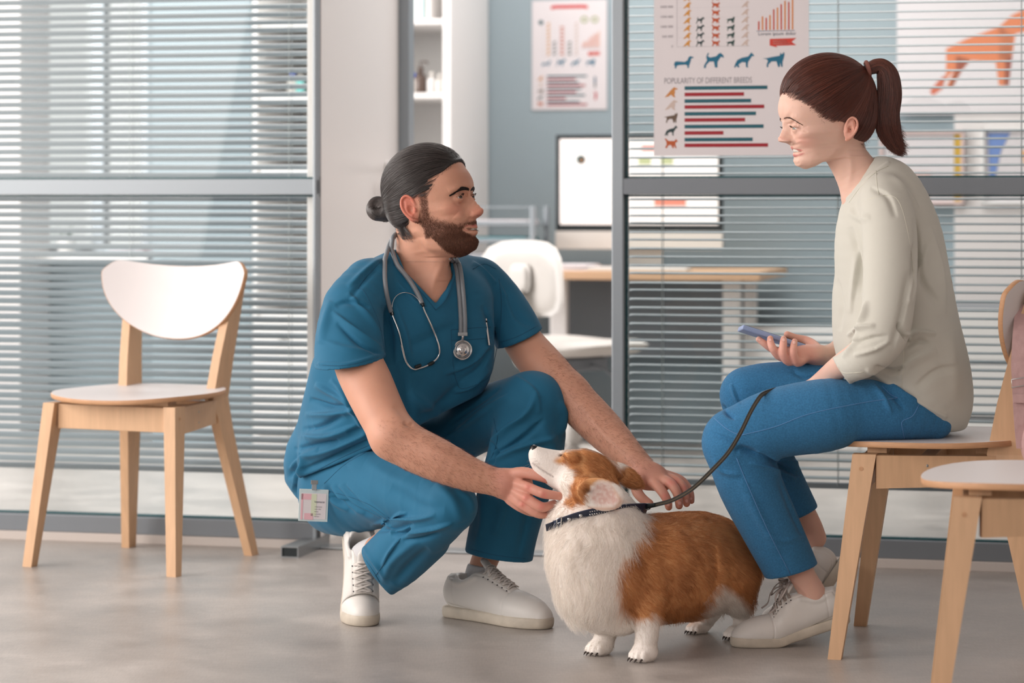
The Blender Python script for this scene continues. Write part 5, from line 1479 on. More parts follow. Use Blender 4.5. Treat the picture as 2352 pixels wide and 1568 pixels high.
# arm hair
Qa = Q[keep_mid(V[Q].mean(1))]
def armmask(c):
    x, y = proj(c); a = polymask(x, y, [(870, 960), (960, 980), (1150, 1070), (1140, 1135), (960, 1120), (880, 1040)], 10)
    b = polymask(x, y, [(1240, 800), (1290, 820), (1500, 1060), (1470, 1090), (1290, 960)], 10); return a*(c[:, 1] < 5.5)+b*(c[:, 1] > 5.5)*1.3
rt, nn = surf_strands(V, Qa, armmask, 5200, rng); S = []
for p, n in zip(rt, nn):
    d = np.array([.75, 0, -.5])+rng.normal(0, .35, 3); d -= n*np.dot(d, n); d /= np.linalg.norm(d); l = rng.uniform(.004, .010)
    S.append(np.array([p, p+n*l*.22+d*l*.5, p+n*l*.3+d*l]))
M['armhair'] = hair_mat('arm_hair', (128, 84, 64), .6, var=.3)
hair_obj('arm_hair', S, M['armhair'], .00011, .00006, man, ws=True)['kind'] = 'stuff'

# ---- scrub top
ST = Field()
ST.tube(chain((975, 690, 5.75, 132), (957, 780, 5.73, 142), (915, 880, 5.75, 142), (858, 980, 5.82, 142), (800, 1050, 5.88, 128)), .03, flat=((.6, -.8, 0), .66))
ST.tube(chain((965, 625, 5.79, 50), (900, 632, 5.73, 50), (850, 660, 5.66, 56), (812, 705, 5.62, 64)), .03)
ST.tube(chain((985, 620, 5.81, 46), (1060, 625, 5.83, 42), (1110, 645, 5.87, 46), (1140, 690, 5.88, 48)), .03)
ST.tube(chain((1045, 700, 5.80, 88), (1060, 780, 5.79, 76), (1058, 850, 5.79, 70), (1010, 930, 5.82, 60)), .03)
ST.tube(chain((900, 900, 5.72, 80), (890, 960, 5.76, 84), (860, 1010, 5.82, 80)), .03)
ST.tube(chain((800, 860, 5.80, 88), (780, 960, 5.90, 92), (760, 1050, 5.95, 92)), .03)
# front panel ends at the hem, the back panel hangs lower
FR_ = Field(); FR_.field(ST, 0.001)
hemA, hemB = (690, 1106), (872, 1020)
A_, n_ = cutplane(hemA, hemB, 5.7); FR_.plane(A_, n_, .004)
BK = Field(); BK.tube(chain((800, 900, 5.95, 76), (762, 1000, 6.0, 84), (735, 1070, 6.0, 82), (738, 1130, 6.0, 76)), .02); BK.tube(chain((735, 1060, 5.96, 80), (742, 1110, 5.95, 74)), .02)
A_, n_ = cutplane((670, 1128), (740, 1190), 5.95); BK.plane(A_, n_, .004)
SL = Field()
SL.tube(chain((845, 650, 5.66, 56), (812, 710, 5.61, 70), (803, 780, 5.57, 79), (806, 850, 5.53, 84), (810, 900, 5.5, 86)), .02)
A_, n_ = cutplane((722, 845), (888, 820), 5.53, tilt=.08); SL.plane(A_, n_, .002)
SL.tube(chain((803, 790, 5.565, 66), (806, 850, 5.53, 75), (810, 900, 5.5, 78)), .003, 'sub')
SR = Field()
SR.tube(chain((1105, 645, 5.86, 50), (1145, 690, 5.88, 54), (1178, 745, 5.86, 57), (1201, 795, 5.84, 59), (1216, 830, 5.83, 59)), .02)
A_, n_ = cutplane((1142, 800), (1240, 757), 5.84, tilt=.1); SR.plane(A_, n_, .002)
SR.tube(chain((1192, 775, 5.85, 49), (1203, 800, 5.84, 51), (1216, 830, 5.83, 51)), .003, 'sub')
FS = Field(); FS.field(FR_, .001); FS.field(BK, .03); FS.field(SL, .016); FS.field(SR, .014)
# neck opening: a V
FS.tube(chain((962, 520, 5.72, 62), (968, 575, 5.73, 62), (976, 615, 5.735, 60)), .004, 'sub')
va, vb, vc = P(912, 600, 5.60), P(1050, 585, 5.66), P(1001, 697, 5.58)
def vee(p):
    x, y = proj(p); d = p[:, 1]
    poly = [(905, 560), (930, 622), (1001, 697), (1038, 640), (1048, 560)]
    dd, _, _ = seg_dist(x, y, np.array(poly+[poly[0]])); s = np.where(inpoly(x, y, poly), -dd, dd)*d/F_PX
    return np.maximum(s, d-5.72)
FS.op(vee, P(900, 700, 5.4), P(1060, 540, 5.75)+np.array([0, .02, 0]), .003, 'sub')
V, Q = FS.mesh(.003)
st = [
 # sleeve, camera side
 ([(770, 700), (800, 690), (850, 705)], 9, -.004, 's'), ([(765, 715), (820, 760), (880, 800)], 8, .0045, 's'), ([(775, 740), (830, 790), (885, 815)], 7, -.004, 's'),
 ([(800, 670), (850, 730), (880, 780)], 8, .004, 's'), ([(735, 780), (790, 800), (860, 810)], 7, .0025, 'r'), ([(760, 690), (750, 730), (735, 790)], 9, .004, 'r'),
 ([(735, 835), (800, 836), (882, 812)], 4, .0018, 'f'),
 # armpit and chest
 ([(885, 700), (900, 770), (905, 840)], 12, -.006, 's'), ([(905, 690), (930, 760), (945, 830)], 14, .004, 's'), ([(1050, 745), (1000, 770), (940, 800)], 14, -.003, 'r'),
 ([(1130, 800), (1100, 850), (1050, 880)], 10, -.004, 's'), ([(1135, 780), (1090, 830), (1020, 860)], 9, .0035, 's'), ([(1125, 850), (1085, 885), (1040, 905)], 8, .004, 's'),
 ([(1110, 700), (1130, 750), (1140, 800)], 8, -.004, 's'),
 # shoulder yokes
 ([(885, 590), (850, 615), (800, 660)], 8, .0035, 's'), ([(870, 610), (830, 650), (800, 690)], 6, -.003, 'r'), ([(1085, 600), (1110, 620), (1140, 650)], 7, .003, 's'),
 ([(1140, 640), (1165, 690), (1180, 740)], 7, .0025, 's'), ([(1160, 680), (1190, 730), (1225, 750)], 7, -.0025, 'r'),
 # waist and flank, folds fan out from the bend
 ([(760, 870), (790, 900), (820, 950), (840, 1000)], 9, .006, 's'), ([(725, 880), (770, 905), (810, 930)], 9, .006, 's'), ([(712, 915), (760, 930), (800, 930)], 8, -.006, 's'),
 ([(700, 950), (760, 950), (830, 935)], 9, .006, 's'), ([(695, 985), (740, 975), (790, 950)], 8, -.006, 's'), ([(690, 1000), (750, 1000), (820, 975)], 10, .007, 's'),
 ([(675, 1030), (720, 1020), (780, 1010)], 8, -.006, 's'), ([(700, 1050), (760, 1030), (850, 990)], 9, .006, 's'), ([(690, 1080), (760, 1050), (860, 1005)], 9, -.005, 's'),
 ([(665, 1080), (690, 1050), (730, 1030)], 10, .006, 's'), ([(672, 1130), (685, 1090), (700, 1050)], 8, .006, 's'), ([(660, 1100), (680, 1070), (690, 1040)], 7, -.005, 'r'),
 ([(800, 990), (860, 985), (900, 1000)], 8, -.005, 'r'), ([(940, 900), (980, 930), (1010, 960)], 12, .005, 'r'), ([(960, 960), (1010, 930), (1060, 880)], 10, -.004, 'r'),
 ([(690, 1106), (780, 1060), (872, 1020)], 4, .002, 'f'), ([(920, 830), (930, 900), (945, 960)], 12, -.004, 'r'),
 ([(905, 640), (950, 690), (995, 715)], 5, .0022, 'r'), ([(1040, 640), (1020, 690), (1000, 712)], 5, .0022, 'r'),
]
V = sculpt(V, Q, [(t[0], t[1], t[2]*2.2, *t[3:]) for t in st]); V = relax_mesh(V, Q, 1, .3)
top = mesh_obj('scrub_top', V, Q, M['scrub'], man, ws=True); bv_top = bvh_of(V, Q)
for ln in ([(902, 606), (928, 632), (965, 668), (1001, 712)], [(1054, 612), (1040, 652), (1022, 690), (1001, 712)]):
    seam('collar_seam', bv_top, ln, .0009, M['scrub2'], man)
for ln in ([(873, 601), (838, 640), (822, 662)], [(822, 662), (838, 672), (870, 740), (884, 810)], [(1086, 618), (1112, 606), (1140, 618)], [(1146, 640), (1152, 700), (1146, 796)],
           [(728, 838), (800, 838), (884, 816)], [(1141, 789), (1190, 772), (1234, 748)], [(700, 1095), (780, 1053), (866, 1014)], [(1036, 757), (1085, 753), (1138, 750)], [(1036, 782), (1085, 779), (1136, 776)],
           [(1036, 757), (1040, 830), (1050, 880), (1066, 892), (1112, 874), (1128, 858)], [(1138, 750), (1142, 790), (1136, 830), (1128, 858)]):
    seam('seam', bv_top, ln, .0007, M['scrub2'], man)
# ---- trousers
TR = Field()
N1 = Field(); N1.tube(chain((778, 1100, 5.88, 92), (860, 1112, 5.76, 92), (950, 1130, 5.62, 82), (1034, 1160, 5.49, 63)), .02)
N1.tube(chain((770, 1145, 5.90, 82), (800, 1150, 5.84, 80), (860, 1145, 5.78, 66)), .03)
N2 = Field(); N2.tube(chain((1034, 1163, 5.49, 60), (985, 1205, 5.56, 66), (925, 1255, 5.64, 64), (875, 1297, 5.71, 58), (845, 1330, 5.74, 56)), .012)
N2.tube(chain((985, 1240, 5.60, 46), (930, 1300, 5.66, 40), (893, 1338, 5.70, 28)), .02)
A_, n_ = cutplane((798, 1226), (888, 1362), 5.68); n_ = np.array([-.83, .1, -.56]); N2.plane(A_, n_, .003)
N2.tube(chain((930, 1250, 5.66, 38), (870, 1290, 5.71, 44), (830, 1320, 5.74, 48), (800, 1345, 5.76, 50)), .004, 'sub')
TR.field(N1, .01); TR.field(N2, .006)
F1 = Field(); F1.tube(chain((900, 1075, 5.98, 92), (1010, 1010, 5.96, 76), (1120, 958, 5.87, 72), (1222, 931, 5.74, 78)), .02)
F1.tube(chain((860, 1075, 5.96, 105), (900, 1090, 5.94, 92), (1000, 1060, 5.94, 70)), .03)
F2 = Field(); F2.tube(chain((1222, 933, 5.74, 78), (1210, 1030, 5.745, 86), (1180, 1130, 5.78, 82), (1155, 1225, 5.80, 79), (1142, 1300, 5.81, 79), (1138, 1345, 5.81, 79)), .012)
A_, n_ = cutplane((1062, 1276), (1222, 1299), 5.73, tilt=.0); F2.plane(A_, n_, .003)
F2.tube(chain((1160, 1230, 5.81, 66), (1143, 1310, 5.82, 72), (1140, 1350, 5.82, 72)), .004, 'sub')
TR.field(F1, .02); TR.field(F2, .012)
V, Q = TR.mesh(.003)
st = [
 # camera-side thigh: the fan of gathers below the hip and the folds behind the knee
 *[([(742+i*9, 1118-i*1), (765+i*14, 1150+i*2), (800+i*18, 1172+i*5)], 5, .0032*(-1)**i, 'r') for i in range(7)],
 ([(730, 1135), (790, 1150), (850, 1180), (900, 1215)], 7, -.004, 's'), ([(800, 1075), (830, 1050), (850, 1030)], 12, .003, 'r'),
 ([(850, 1205), (900, 1195), (960, 1190), (1000, 1180)], 7, .006, 's'), ([(860, 1218), (910, 1210), (950, 1200)], 6, -.006, 's'),
 ([(892, 1200), (915, 1180), (935, 1178)], 5, .006, 's'), ([(900, 1222), (925, 1222), (940, 1210)], 6, -.008, 's'), ([(880, 1190), (895, 1210), (905, 1225)], 5, .005, 's'),
 ([(930, 1225), (980, 1215), (1040, 1200)], 7, .005, 's'), ([(925, 1240), (970, 1235), (1010, 1222)], 6, -.004, 's'), ([(1000, 1110), (1040, 1150), (1060, 1200)], 12, .004, 'r'),
 ([(1050, 1120), (1080, 1150), (1085, 1180)], 8, .003, 'r'), ([(900, 1120), (960, 1160), (1020, 1170)], 14, -.003, 'r'), ([(840, 1060), (900, 1100), (960, 1120)], 16, .003, 'r'),
 ([(920, 1236), (895, 1270), (878, 1300)], 5, .0035, 's'), ([(825, 1245), (860, 1290), (885, 1330)], 5, .003, 'r'), ([(985, 1260), (940, 1300), (905, 1340)], 10, -.004, 'r'),
 ([(960, 1240), (900, 1290), (880, 1340)], 9, .003, 'r'), ([(1040, 1100), (1000, 1085), (930, 1060)], 9, .003, 's'),
 # far leg: long drag folds over the raised knee
 ([(1110, 1030), (1160, 985), (1210, 945), (1230, 900)], 9, .006, 's'), ([(1130, 1045), (1190, 1010), (1250, 960)], 8, -.005, 's'), ([(1090, 1040), (1080, 1080), (1090, 1120)], 9, .006, 's'),
 ([(1120, 1060), (1180, 1030), (1280, 1000)], 9, .005, 's'), ([(1050, 985), (1110, 940), (1170, 905)], 8, .0035, 's'), ([(1030, 975), (1090, 930), (1150, 890)], 6, -.003, 's'),
 ([(1010, 1010), (1070, 975), (1140, 930)], 6, .003, 's'), ([(1130, 1010), (1140, 1040), (1130, 1070)], 6, -.006, 's'), ([(1290, 920), (1297, 960), (1290, 1000)], 9, .005, 's'),
 ([(1240, 960), (1270, 1040), (1265, 1110)], 14, .004, 'r'), ([(1150, 1080), (1160, 1160), (1140, 1230)], 14, .004, 's'), ([(1210, 1090), (1215, 1180), (1190, 1280)], 12, -.003, 's'),
 ([(1105, 1130), (1110, 1200), (1090, 1260)], 10, .003, 'r'), ([(1180, 860), (1230, 900), (1240, 950)], 10, .003, 's'),
]
V = sculpt(V, Q, [(t[0], t[1], t[2]*2.2, *t[3:]) for t in st]); V = relax_mesh(V, Q, 1, .3)
mesh_obj('trousers', V, Q, M['scrub'], man, ws=True); bv_tr = bvh_of(V, Q)
for ln in ([(920, 1236), (895, 1270), (878, 1300)], [(754, 1128), (800, 1140), (850, 1160), (900, 1195)], [(878, 1300), (862, 1322)], [(1070, 1258), (1140, 1275), (1222, 1284)], [(1134, 960), (1142, 1010), (1125, 1060)],
           [(808, 1242), (850, 1300), (872, 1336)], [(745, 1110), (790, 1068), (838, 1040)]):
    seam('seam', bv_tr, ln, .0007, M['scrub2'], man)
# ---- socks and sneakers
SK = Field(); SK.tube(chain((1107, 1303, 5.85, 34), (1092, 1345, 5.86, 32), (1082, 1385, 5.85, 33)), .004); SK.plane(P(1100, 1296, 5.85), (.1, 0, 1), .002)
SK.tube(chain((890, 1252, 5.72, 33), (854, 1264, 5.75, 30), (832, 1274, 5.77, 28), (822, 1294, 5.775, 25), (820, 1316, 5.775, 24)), .004)
V, Q = SK.mesh(.003)
xk = V[Q].mean(1)[:, 0]; xm = P(960, 0, 5.8)[0]
for nm, msk in (('sock', xk < xm), ('sock', xk > xm)):
    q = Q[msk]; u, inv = np.unique(q, return_inverse=True); mesh_obj(nm, V[u], inv.reshape(-1, 4), M['sock'], man, ws=True)
hl = P(1024, 1412, 5.86); hl[2] = 0; tl = P(1272, 1446, 5.66); tl[2] = 0
Lm = .305
sneaker(man, Lm, shoe_frame(hl, tl), collar_h=1.0)
tp = P(838, 1436, 5.70); tp[2] = 0; d_ = np.array([.16, -.98, 0]); d_ /= np.linalg.norm(d_)
sneaker(man, Lm, shoe_frame(tp-d_*Lm*.97, tp), bend=62, xb=.70)

# ---------------------------------------------------------------- the seated woman
wom = empty('person', (P(1950, 1200, 5.47)[0], 5.47, 0), 0, 'ponytailed woman in a sage sweater and blue jeans sitting with a phone', 'person')
M['skin_w'] = mat('woman_skin', (224, 184, 168), 0.48, attr=True, bump=.08, bscale=600, sss=.18, spec=.4)
M['sweater'] = mat('sage_jersey', (204, 203, 193), 0.85, bump=.10, bscale=700, bump2=.12, b2scale=26, sheen=.12, spec=.2)
M['sweater_seam'] = mat('sweater_seam', (214, 212, 198), 0.85)
M['denim'] = mat('blue_denim', (62, 128, 176), 0.85, bump=.5, bscale=900, var=.30, vscale=300, sheen=.08, spec=.2, detail=4, bump2=.12, b2scale=30)
M['denim_seam'] = mat('denim_seam', (92, 140, 190), 0.85)
wh = Head(P(1900, 305, 5.47), *head_frame(None, 15, 0, -1), sc=1.0)
gk = [28, 20, 10, 1, -8, -16, -23, -30, -37, -50, -57, -62, -68, -76, -88, -100, -110, -118]
wk = [28, 21, 13, 5, -2, -8.5, -14, -19.5, -25, -29.5, -33.5, -38, -44, -50, -60, -68, -73, -77]
FACE_W = {}
for u, r in FACE_M.items():
    u2 = float(np.interp(u, gk[::-1]+[40, 60], wk[::-1]+[42, 66])); kw = float(np.interp(u, [-62, -8], [.84, .93])); FACE_W[u2] = [(f, w*kw) for f, w in r]
prof = (np.array([-77, -73, -68, -60, -50, -44, -38, -33.5, -29, -25, -20, -14, -8, -2, 5, 13, 21, 28, 42, 66]), np.array([44, 58, 67, 71.5, 70, 73, 71, 77.5, 79, 84, 103.5, 108.5, 107, 104.5, 101.5, 99, 97.5, 98, 103, 104]))
fw = FaceField(FACE_W, profile=prof, jaw=.42)
FB = Field()
we = (76, 27.5, 7.5)
head_ops(FB, wh, fw, ((4, 62), (98, 73, 92)), ear=(-17, 5, .82, 10), eyes=(*we, .0116, 12, 9, 1.4))
wl_u = [(54, 30, -38), (66, 20, -35.5), (73, 9, -32), (76, 3, -30.5), (76.5, 0, -31)]
wl_l = [(54, 29, -39.5), (64, 20, -44.5), (70, 8, -47), (72.5, 0, -47)]
wl_o = [(57, 28, -38.5), (67, 18, -40), (74, 8, -38.6), (78, 0, -38)]
mouth_ops(FB, wh, wl_u, wl_l, wl_o, 2.4, 3.0, 1.7)
FB.tube(chain((1938, 300, 5.48, 44), (1945, 350, 5.48, 42), (1968, 390, 5.48, 46), (1992, 430, 5.48, 54), (2010, 480, 5.48, 64)), .03)
FB.tube(chain((1922, 350, 5.47, 18), (1945, 405, 5.47, 18), (1960, 450, 5.47, 18)), .03)
FB.tube(chain((2025, 470, 5.48, 70), (2050, 600, 5.48, 100), (2070, 760, 5.48, 104), (2100, 890, 5.48, 74)), .04, flat=((0, 1, 0), 1.25))
FB.tube(chain((2045, 520, 5.34, 44), (2042, 620, 5.30, 46), (2032, 720, 5.28, 44), (2018, 775, 5.27, 38)), .03)
FB.tube(chain((2018, 778, 5.27, 38), (1975, 812, 5.30, 32), (1930, 841, 5.36, 27), (1890, 872, 5.44, 22), (1860, 897, 5.47, 21)), .012)
FB.tube(chain((2010, 500, 5.62, 42), (1990, 640, 5.64, 42), (1975, 770, 5.63, 38)), .03)
FB.tube(chain((1975, 772, 5.63, 38), (1930, 808, 5.60, 30), (1900, 816, 5.57, 24), (1880, 814, 5.56, 23)), .012)
# hand under the phone, fingers curled up over its near edge
hand(FB, [(P(1858, 812, 5.555), (.034, .030, .020), rotxz(12)), (P(1832, 815, 5.55), (.026, .030, .018), rotxz(10))], [
    chain((1850, 820, 5.54, 13), (1832, 832, 5.515, 10.5), (1822, 812, 5.50, 9.5), (1823, 795, 5.503, 8.5), (1825, 784, 5.51, 7)),
    chain((1842, 818, 5.54, 13), (1812, 830, 5.515, 10.5), (1799, 812, 5.50, 9.8), (1799, 790, 5.503, 8.8), (1800, 778, 5.51, 7.2)),
    chain((1830, 812, 5.545, 12.5), (1795, 820, 5.52, 10.2), (1777, 803, 5.505, 9.4), (1770, 787, 5.51, 8.4), (1769, 777, 5.515, 7)),
    chain((1820, 806, 5.555, 12), (1785, 806, 5.54, 9.8), (1762, 793, 5.53, 8.8), (1743, 779, 5.53, 7.2)),
    chain((1880, 808, 5.57, 15), (1866, 792, 5.60, 13), (1848, 782, 5.615, 11.5), (1826, 776, 5.61, 9.5), (1808, 768, 5.60, 8))])
FB.tube(chain((1860, 897, 5.47, 21), (1838, 915, 5.48, 25), (1810, 925, 5.48, 20)), .01)
# legs under the jeans, ankles
FB.tube(chain((2110, 955, 5.42, 40), (1900, 955, 5.38, 62), (1690, 1015, 5.39, 55)), .03)
FB.tube(chain((1690, 1018, 5.39, 52), (1740, 1130, 5.41, 50), (1800, 1240, 5.45, 38), (1845, 1325, 5.46, 30), (1866, 1362, 5.465, 31), (1872, 1400, 5.47, 32)), .02)
FB.tube(chain((2080, 940, 5.56, 58), (1900, 905, 5.58, 54), (1720, 908, 5.58, 48)), .03)
FB.tube(chain((1720, 910, 5.58, 46), (1765, 1040, 5.60, 42), (1830, 1150, 5.65, 30), (1862, 1205, 5.67, 25), (1872, 1235, 5.68, 26)), .02)
ZW = P(0, 478, 5.47)[2]
def keep_head(c): return (c[:, 2] > ZW) & (c[:, 0] < P(2100, 0, 5.4)[0])
def in_core(c, grow=0):
    x, y = proj(c); t = .5-grow
    hnd = polymask(x, y, [(1715, 740), (1935, 760), (1990, 800), (1990, 880), (1840, 930), (1780, 850)], 8) > t
    leg = (y > 1165-12*grow)
    return ~(hnd | leg) & (c[:, 2] <= ZW)
def keep_mid(c): return ~in_core(c, .5) & (c[:, 2] <= ZW+.003)
V, Q = regions(FB, [(.0012, (wh.w(0, 0, 0)-.20, wh.w(0, 0, 0)+.20), keep_head), (.0019, None, keep_mid), (.006, None, in_core)])
near = (5.2, 5.47)
st = [
      ([(1812, 325), (1818, 333)], 4, -.0018, 'r', near), ([(1800, 331), (1806, 331)], 2.6, -.0024, 'r', near),
      ([(1815, 287), (1828, 285), (1842, 292)], 3, -.0012, 'r', near), ([(1845, 292), (1856, 290)], 2, -.0008, 'r', near), ([(1845, 300), (1856, 303)], 2, -.0008, 'r', near),
      ([(1950, 340), (1955, 390), (1945, 440)], 8, .0018, 'r'), ([(1860, 822), (1880, 830)], 6, .001, 'r')]
V = sculpt(V, Q, st)
px, py = proj(V); L = wh.loc(V); f_, s_, u_ = L[:, 0], np.abs(L[:, 1]), L[:, 2]
onhead = V[:, 2] > P(0, 400, 5.47)[2]
col = np.tile(s2l((226, 186, 168)), (len(V), 1))
blend((222, 146, 134), .45*gb(64, 38, -18, 22, 18, 16)); blend((220, 160, 146), .4*gb(106, 5, -14, 12, 12, 10))
blend((214, 138, 116), .6*np.clip((s_-66)/8, 0, 1)*(np.abs(f_+16) < 30)*(np.abs(u_-4) < 34)*onhead)
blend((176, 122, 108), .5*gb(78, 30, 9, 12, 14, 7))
dl = np.minimum(curve_dist(L, wl_u), curve_dist(L, wl_l)+.2)
blend((196, 108, 106), onhead*np.clip((4.2-dl)/1.1, 0, 1)*.9)
blend((70, 28, 26), onhead*np.clip((2.9-curve_dist(L, [(f-4, s, u) for f, s, u in wl_o]))/1.0, 0, 1)*.9)
blend((226, 150, 134), .5*polymask(px, py, [(1730, 740), (1880, 760), (1880, 850), (1760, 850)], 14)*(V[:, 1] < 5.66)); blend((216, 160, 142), .3*(py > 1180))
for (a, b, r) in ((1824, 786, 4.5), (1800, 780, 4.5), (1769, 780, 4), (1744, 780, 3.5)):
    blend((240, 200, 190), .8*np.clip((r-np.hypot(px-a, py-b))/1.4, 0, 1)*(V[:, 1] < 5.56)); blend((190, 120, 108), .35*np.exp(-((np.hypot(px-a, py-b)-r)/1.1)**2))
mesh_obj('body', V, Q, M['skin_w'], wom, cols=col, ws=True); bv_w = bvh_of(V, Q)
for sg in (1, -1): make_eye('eye', wh, we[0], sg*we[1], we[2], .0116, wh.dirw(1, .12, -.30), wom, iris=(82, 92, 84))
tv = []; tf = []
for i in range(17):
    a = (i-8)/8*1.05; f, s = 75.5-14*(1-math.cos(a))*1.7, 20*math.sin(a)
    for u in (-32, -41): tv.append(wh.w(f-(0 if u > -36 else .6), s, u-abs(math.sin(a))**2*2))
for i in range(16): tf.append((2*i, 2*i+1, 2*i+3, 2*i+2))
o = mesh_obj('teeth', tv, tf, M['teeth'], wom, ws=True); md = o.modifiers.new('thickness', 'SOLIDIFY'); md.thickness = .002
# hair
M['hair_w_base'] = mat('woman_hair_base', (58, 30, 24), 0.5, bump=.4, bscale=60)
M['hair_w'] = hair_mat('woman_hair', (106, 56, 42), 0.30, var=.65, spec=.7)
FH = Field(); FH.ell(wh.w(-2, 0, 71), np.array([103, 79, 94])*.001, wh.B); FH.ell(wh.w(-48, 0, 30), np.array([54, 64, 58])*.001, wh.B, .02)

def hairline(p):
    q = wh.loc(p); f, u = q[:, 0], q[:, 2]
    def ln(f0, u0, f1, u1): k = math.hypot(f1-f0, u1-u0); return ((f1-f0)*(u-u0)-(u1-u0)*(f-f0))/k     # negative below the line when f1 > f0
    A_ = ln(78, 44, 112, 94); B_ = ln(50, 28, 78, 44); C_ = ln(41, -9, 50, 28)
    return np.maximum(np.minimum(A_, B_), C_)*.001
FH.op(hairline, wh.w(0, 0, 0)-.2, wh.w(0, 0, 0)+.2, .005, 'sub'); FH.plane(wh.w(-60, 0, -22), wh.dirw(.12, 0, -1), .014)
for sg in (1, -1): FH.ell(wh.w(-2, sg*84, -4), np.array([34, 26, 34])*.001, wh.B, .006, 'sub')
Vh, Qh = FH.mesh(.002); tie = P(1991, 160, 5.47); Nh = normals(Vh, Qh); bh = bvh_of(Vh, Qh); rng = np.random.RandomState(8)
rel = Vh-tie; ang = np.arctan2(rel[:, 2], rel[:, 0]+.0001); rad = np.linalg.norm(rel, axis=1)
Vh = Vh+Nh*((.0011*np.sin(ang*40+6*vnoise(Vh, 14))+.0007*np.sin(ang*85+4*vnoise(Vh, 20))-.001)*np.clip(rad/.06, 0, 1))[:, None]
mesh_obj('hair', Vh, Qh, M['hair_w_base'], wom, ws=True)
rt, _ = surf_strands(Vh, Qh, lambda c: (wh.loc(c)[:, 1] > -45)*(.3+1.3*np.exp(-(((wh.loc(c)@np.array([.75, 0, -.66]))-8)/18)**2)), 7000, rng)
S = trace_hair(bh, rt, tie, .008, 40, .0034, rng, stop=.014, jitter=.06)
for k in range(150):      # fine loose hairs along the hairline and nape
    t = rng.rand(); a = catmull([(1795, 199), (1809, 216), (1832, 238), (1869, 263), (1890, 292)], 6); i = min(len(a)-2, int(t*(len(a)-1))); q = a[i]+rng.normal(0, 2, 2)
    if k > 80: q = np.array([rng.uniform(1975, 1992), rng.uniform(300, 332)])
    h = ray(bh, q[0]+6, q[1]-4); h = h if h[0] is not None else ray(bv_w, q[0], q[1])
    if h[0] is None: continue
    c0 = np.array(h[0]); n = np.array(h[1]); d = np.array([rng.uniform(-.3, .9), rng.uniform(-.3, .1), rng.uniform(-.9, .4)]) if k <= 80 else np.array([rng.uniform(-.2, 1), -.1, -1.0])
    l = rng.uniform(.004, .011); S.append(np.array([c0, c0+d*l*.5+n*.002, c0+d*l+n*.002]))
hair_obj('hair_strands', S, M['hair_w'], .00021, .00014, wom, ws=True)['kind'] = 'stuff'
pt = chain((1994, 158, 5.47, 13), (2020, 152, 5.47, 17), (2038, 172, 5.47, 23), (2043, 215, 5.47, 26), (2038, 262, 5.47, 26), (2042, 300, 5.47, 26), (2056, 332, 5.47, 18), (2066, 350, 5.47, 7))
FP = Field(); FP.tube(pt, .004, n=5); Vp, Qp = FP.mesh(.0022)
pony = mesh_obj('ponytail', Vp, Qp, M['hair_w_base'], wom, ws=True)
S = []; cp = catmull(pt, 6); T = np.gradient(cp[:, :3], axis=0); T /= np.linalg.norm(T, axis=1)[:, None]
for k in range(3000):
    a = rng.uniform(0, 6.28); fr = rng.uniform(.75, 1.10); end = rng.uniform(.70, 1.0); n = int(end*len(cp)); pts = []; drift = rng.normal(0, .5)
    for i in range(0, n, 2):
        t = i/len(cp); N_ = np.cross(T[i], [0, 1, 0]); N_ /= np.linalg.norm(N_); r = max(cp[i, 3], .009 if t > .6 else 0)*fr*(1+.25*max(0, t-.8)*5*abs(drift))
        aa = a+drift*t*1.2; pts.append(cp[i, :3]+N_*math.cos(aa)*r+np.array([0, 1, 0])*math.sin(aa)*r)
    e = pts[-1]; d = pts[-1]-pts[-2]; d /= np.linalg.norm(d); pts.append(e+d*rng.uniform(.004, .014)+np.array([rng.normal(.004, .005), rng.normal(0, .003), -.002])); S.append(np.array(pts))
hair_obj('ponytail_strands', S, M['hair_w'], .00022, .00010, wom, ws=True)['kind'] = 'stuff'
rg_ = []; c = P(1993, 159, 5.47); ax = np.array([.97, 0, .22]); e1 = np.array([0, 1, 0]); e2 = np.cross(ax, e1)
for t in np.linspace(0, 2*math.pi, 24, endpoint=False): rg_.append(c+e1*math.cos(t)*.0145+e2*math.sin(t)*.0150)
M['tie'] = mat('hair_tie', (150, 96, 84), .7, bump=.3, bscale=400)
V_, F_ = tube_mesh(rg_, .0048, 8, closed=True); mesh_obj('hair_tie', V_, F_, M['tie'], wom, ws=True)
Qf = Q[keep_head(V[Q].mean(1))]
M['brow_w'] = hair_mat('woman_brow', (84, 56, 46), .6, var=.2)
brow(wh, V, Qf, wom, M['brow_w'], [(101, 9, 26), (95, 22, 29), (87, 34, 27), (74, 47, 15)], 1.5, 260, (.003, .005))
lashes(wh, we[0], we[1], we[2], .0116, wom, 60, .005, up=12)

# ---- sweater
SB = Field()
SB.tube(chain((2010, 415, 5.48, 46), (2030, 445, 5.48, 84), (2040, 540, 5.48, 120), (2050, 640, 5.48, 131), (2064, 760, 5.48, 140), (2092, 850, 5.48, 134), (2130, 910, 5.48, 104), (2160, 950, 5.48, 66)), .02, flat=((0, 1, 0), 1.22), n=4)
SB.tube(chain((1995, 690, 5.5, 74), (1990, 780, 5.5, 70), (2010, 840, 5.5, 70)), .03)
A_, n_ = cutplane((1975, 857), (2178, 968), 5.35); SB.plane(A_, np.array([-.48, -.25, -.86]), .006)
SB.plane(P(2200, 984, 5.5), (0.05, 0, -1), .006)
SL = Field(); SL.tube(chain((2030, 455, 5.38, 56), (2042, 520, 5.325, 62), (2045, 610, 5.29, 62), (2040, 700, 5.27, 60), (2026, 770, 5.258, 58), (1990, 818, 5.268, 46), (1950, 842, 5.315, 37), (1925, 856, 5.345, 37)), .014, n=4)
SL.plane(P(1930, 850, 5.34), (-.80, .1, -.55), .002)
